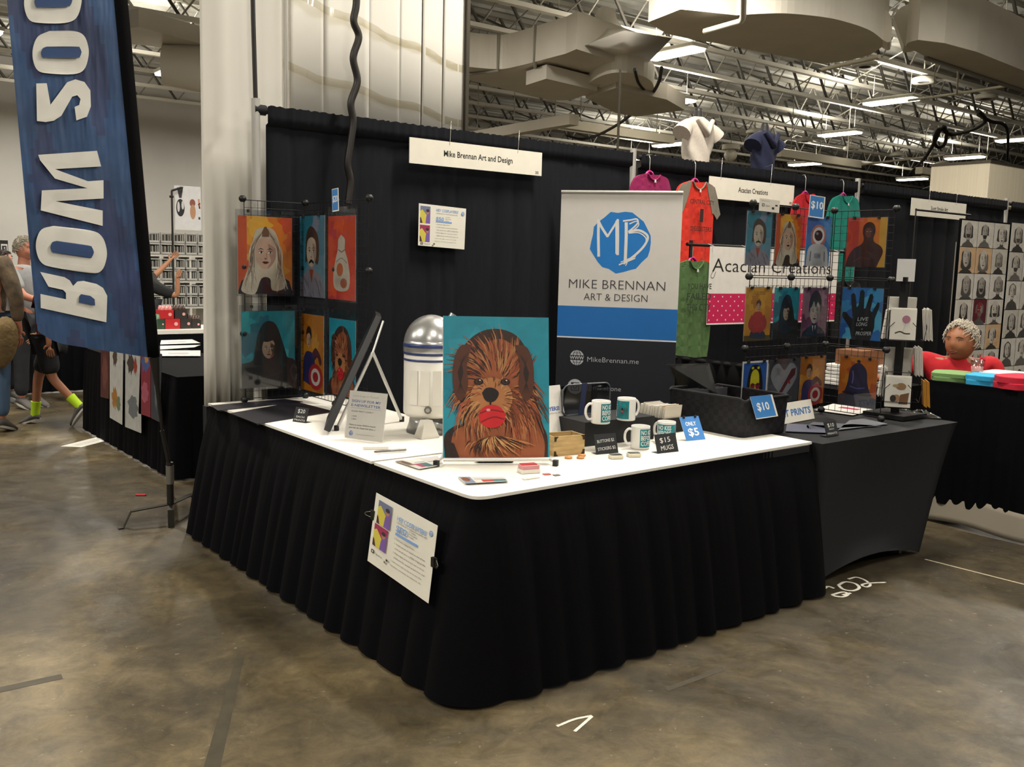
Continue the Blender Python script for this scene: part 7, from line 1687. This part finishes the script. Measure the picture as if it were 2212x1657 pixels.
b=MB(); b.cyl((X['pel'].x,X['pel'].y,z_-.05),(X['pel'].x,X['pel'].y,z_-.005),.18,BK,n=20); b.build('seat',t2,True)
for e,f in ((1,1),(1,-1),(-1,1),(-1,-1)): b=MB(); b.cyl((X['pel'].x+.15*e,X['pel'].y+.15*f,0),(X['pel'].x+.11*e,X['pel'].y+.11*f,z_-.04),.012,BK,n=8); b.build('leg',t2,True)
# drawings wall
YD=1.6; A=py(2078,474,YD); cw=py(2114,480,YD).x-A.x; rh=py(2078,474,YD).z-py(2075,532,YD).z
t=thing('display_board','tall black display panel carrying the sheet wall of portrait drawings at the right','panel',(A.x+1,YD,0))
b=MB(); b.bbox((A.x+.01,YD+.006,.05),(A.x+cw*5.4,YD+.03,A.z+.01),mat('black_top')); b.build('board',t,True)
b=MB(); b.cyl((A.x-.03,YD+.02,0),(A.x-.03,YD+.02,A.z-.2),.005,mat('wire_silver'),n=8); b.build('upright',t,True)
b=MB(); b.bbox((A.x-.25,YD-.15,0),(A.x+.25,YD+.2,.02),BK); b.build('base',t,True)
O2=py(1985,466,1.62); b=MB(); b.cyl((O2.x,YD+.05,A.z+.05),(A.x+cw*.8,YD+.05,A.z+.05),.010,BK,n=8); b.cyl((O2.x,YD+.05,0),(O2.x,YD+.05,A.z+.06),.006,BK,n=8); b.build('bar_stand',label='black bar stand in front of the small far name board',cat='stand')
def pencil(seed):
    def f(w_,h):
        rd=random.Random(seed); warm=seed in (2,9,19); a=Art(w_,h,rd.choice(['#d9d4ca','#cfcac0','#dedad2']) if not warm else '#d8b48a')
        hair=rd.choice(['#3a3734','#54504b','#2a2826','#6e6860']); sk=rd.choice(['#bdb7ad','#a8a29a','#cdc7bc'])
        if seed==11: a.rect(.1,.05,.95,1,'#5e1626'); sk='#8c2030'
        if seed==6: a.rect(0,0,1,1,'#2e2238'); a.ell(.5,.78,.22,.2,'#d8c46a',14)
        cx=.5+rd.uniform(-.08,.08); cy=.56+rd.uniform(-.04,.05); s=rd.uniform(.17,.23)
        shoulders(a,cx,cy,s,rd.choice(['#4a4744','#6d6964','#35332f','#7a3038' if seed in (14,20) else '#5a5753']),None,2.2)
        L=rd.choice([.25,.42,.1]); a.poly(c2([(cx,cy+.33),(cx-s*1.25,cy+.2),(cx-s*1.35,cy-.05),(cx-s*1.3,cy-L),(cx+s*1.3,cy-L),(cx+s*1.35,cy-.05),(cx+s*1.25,cy+.2),(cx,cy+.33)],3),hair if seed!=13 else '#a03028')
        face(a,cx,cy,s,sk,rd.choice(['#8d877e','#98928a']),lip='#6a5a54')
        if rd.random()<.5: a.poly([(cx-s*.7,cy-.1),(cx+s*.7,cy-.1),(cx+s*.4,cy-.24),(cx-s*.4,cy-.24)],hair)
        rr=[[(rd.random(),rd.random()*.3),(rd.random(),rd.random()*.3)] for _ in range(8)]; a.strokes(rr,.004,'#5d5a55'); return a
    return f
rows_=['top','second','third','fourth','fifth','sixth','seventh']; cols_=['leftmost','second','third','fourth','fifth']
sd=0
for c_ in range(5):
    for r in range(7):
        sd+=1; dz_=-.0 if c_<3 else -.02; hh=rh*(1.0 if c_<3 else 1.17)
        z=A.z-(r+1)*hh-dz_
        if z<.25: continue
        a=pencil(sd)(cw*.97,hh*.98); a.build('portrait_drawing',frame((A.x+c_*cw+.004*(c_>2)*3,YD-(.004 if c_<3 else .012),z),XR,UPV),label='grey portrait drawing on the sheet wall, %s row, %s column'%(rows_[r],cols_[c_]),cat='drawing',group='portrait drawings on the sheet wall')
# piles behind the grid
for i in range(6):
    P=py(1868,800-9*i,1.2); b=MB(); b.rbox((P.x+.12,1.30,.745+.026*i+.013),(.52-.02*i,.34,.024),.03,cot('white_cotton','#d9d6d0'),Matrix.Rotation(.05*math.sin(i*2),3,'Z')); b.build('folded_shirt',label='white folded garment, %s from the bottom of the pile behind the right wire grid'%['lowest','second','third','fourth','fifth','topmost'][i],cat='folded shirt',group='white garment pile behind the right grid')
Pp=Vector((py(1868,770,1.2).x+.12,1.30,0))
t=thing('side_table','small black-draped table under the white garment pile','table',Pp); b=MB(); b.bbox((Pp.x-.4,1.05,.70),(Pp.x+.5,1.6,.742),mat('black_top')); b.build('tabletop',t,True); skirt([(Pp.x-.4,1.6),(Pp.x-.4,1.05),(Pp.x+.5,1.05),(Pp.x+.5,1.6)],.742,.015,61,t,.07,.13,.02)
b=MB(); b.bbox((Pp.x-.16,1.2,.745+.157),(Pp.x+.16,1.42,.745+.157+.11),mat('brown_card','#7d5334',.7)); b.build('cardboard_box',label='brown box on top of the white garment pile behind the hand print',cat='box')
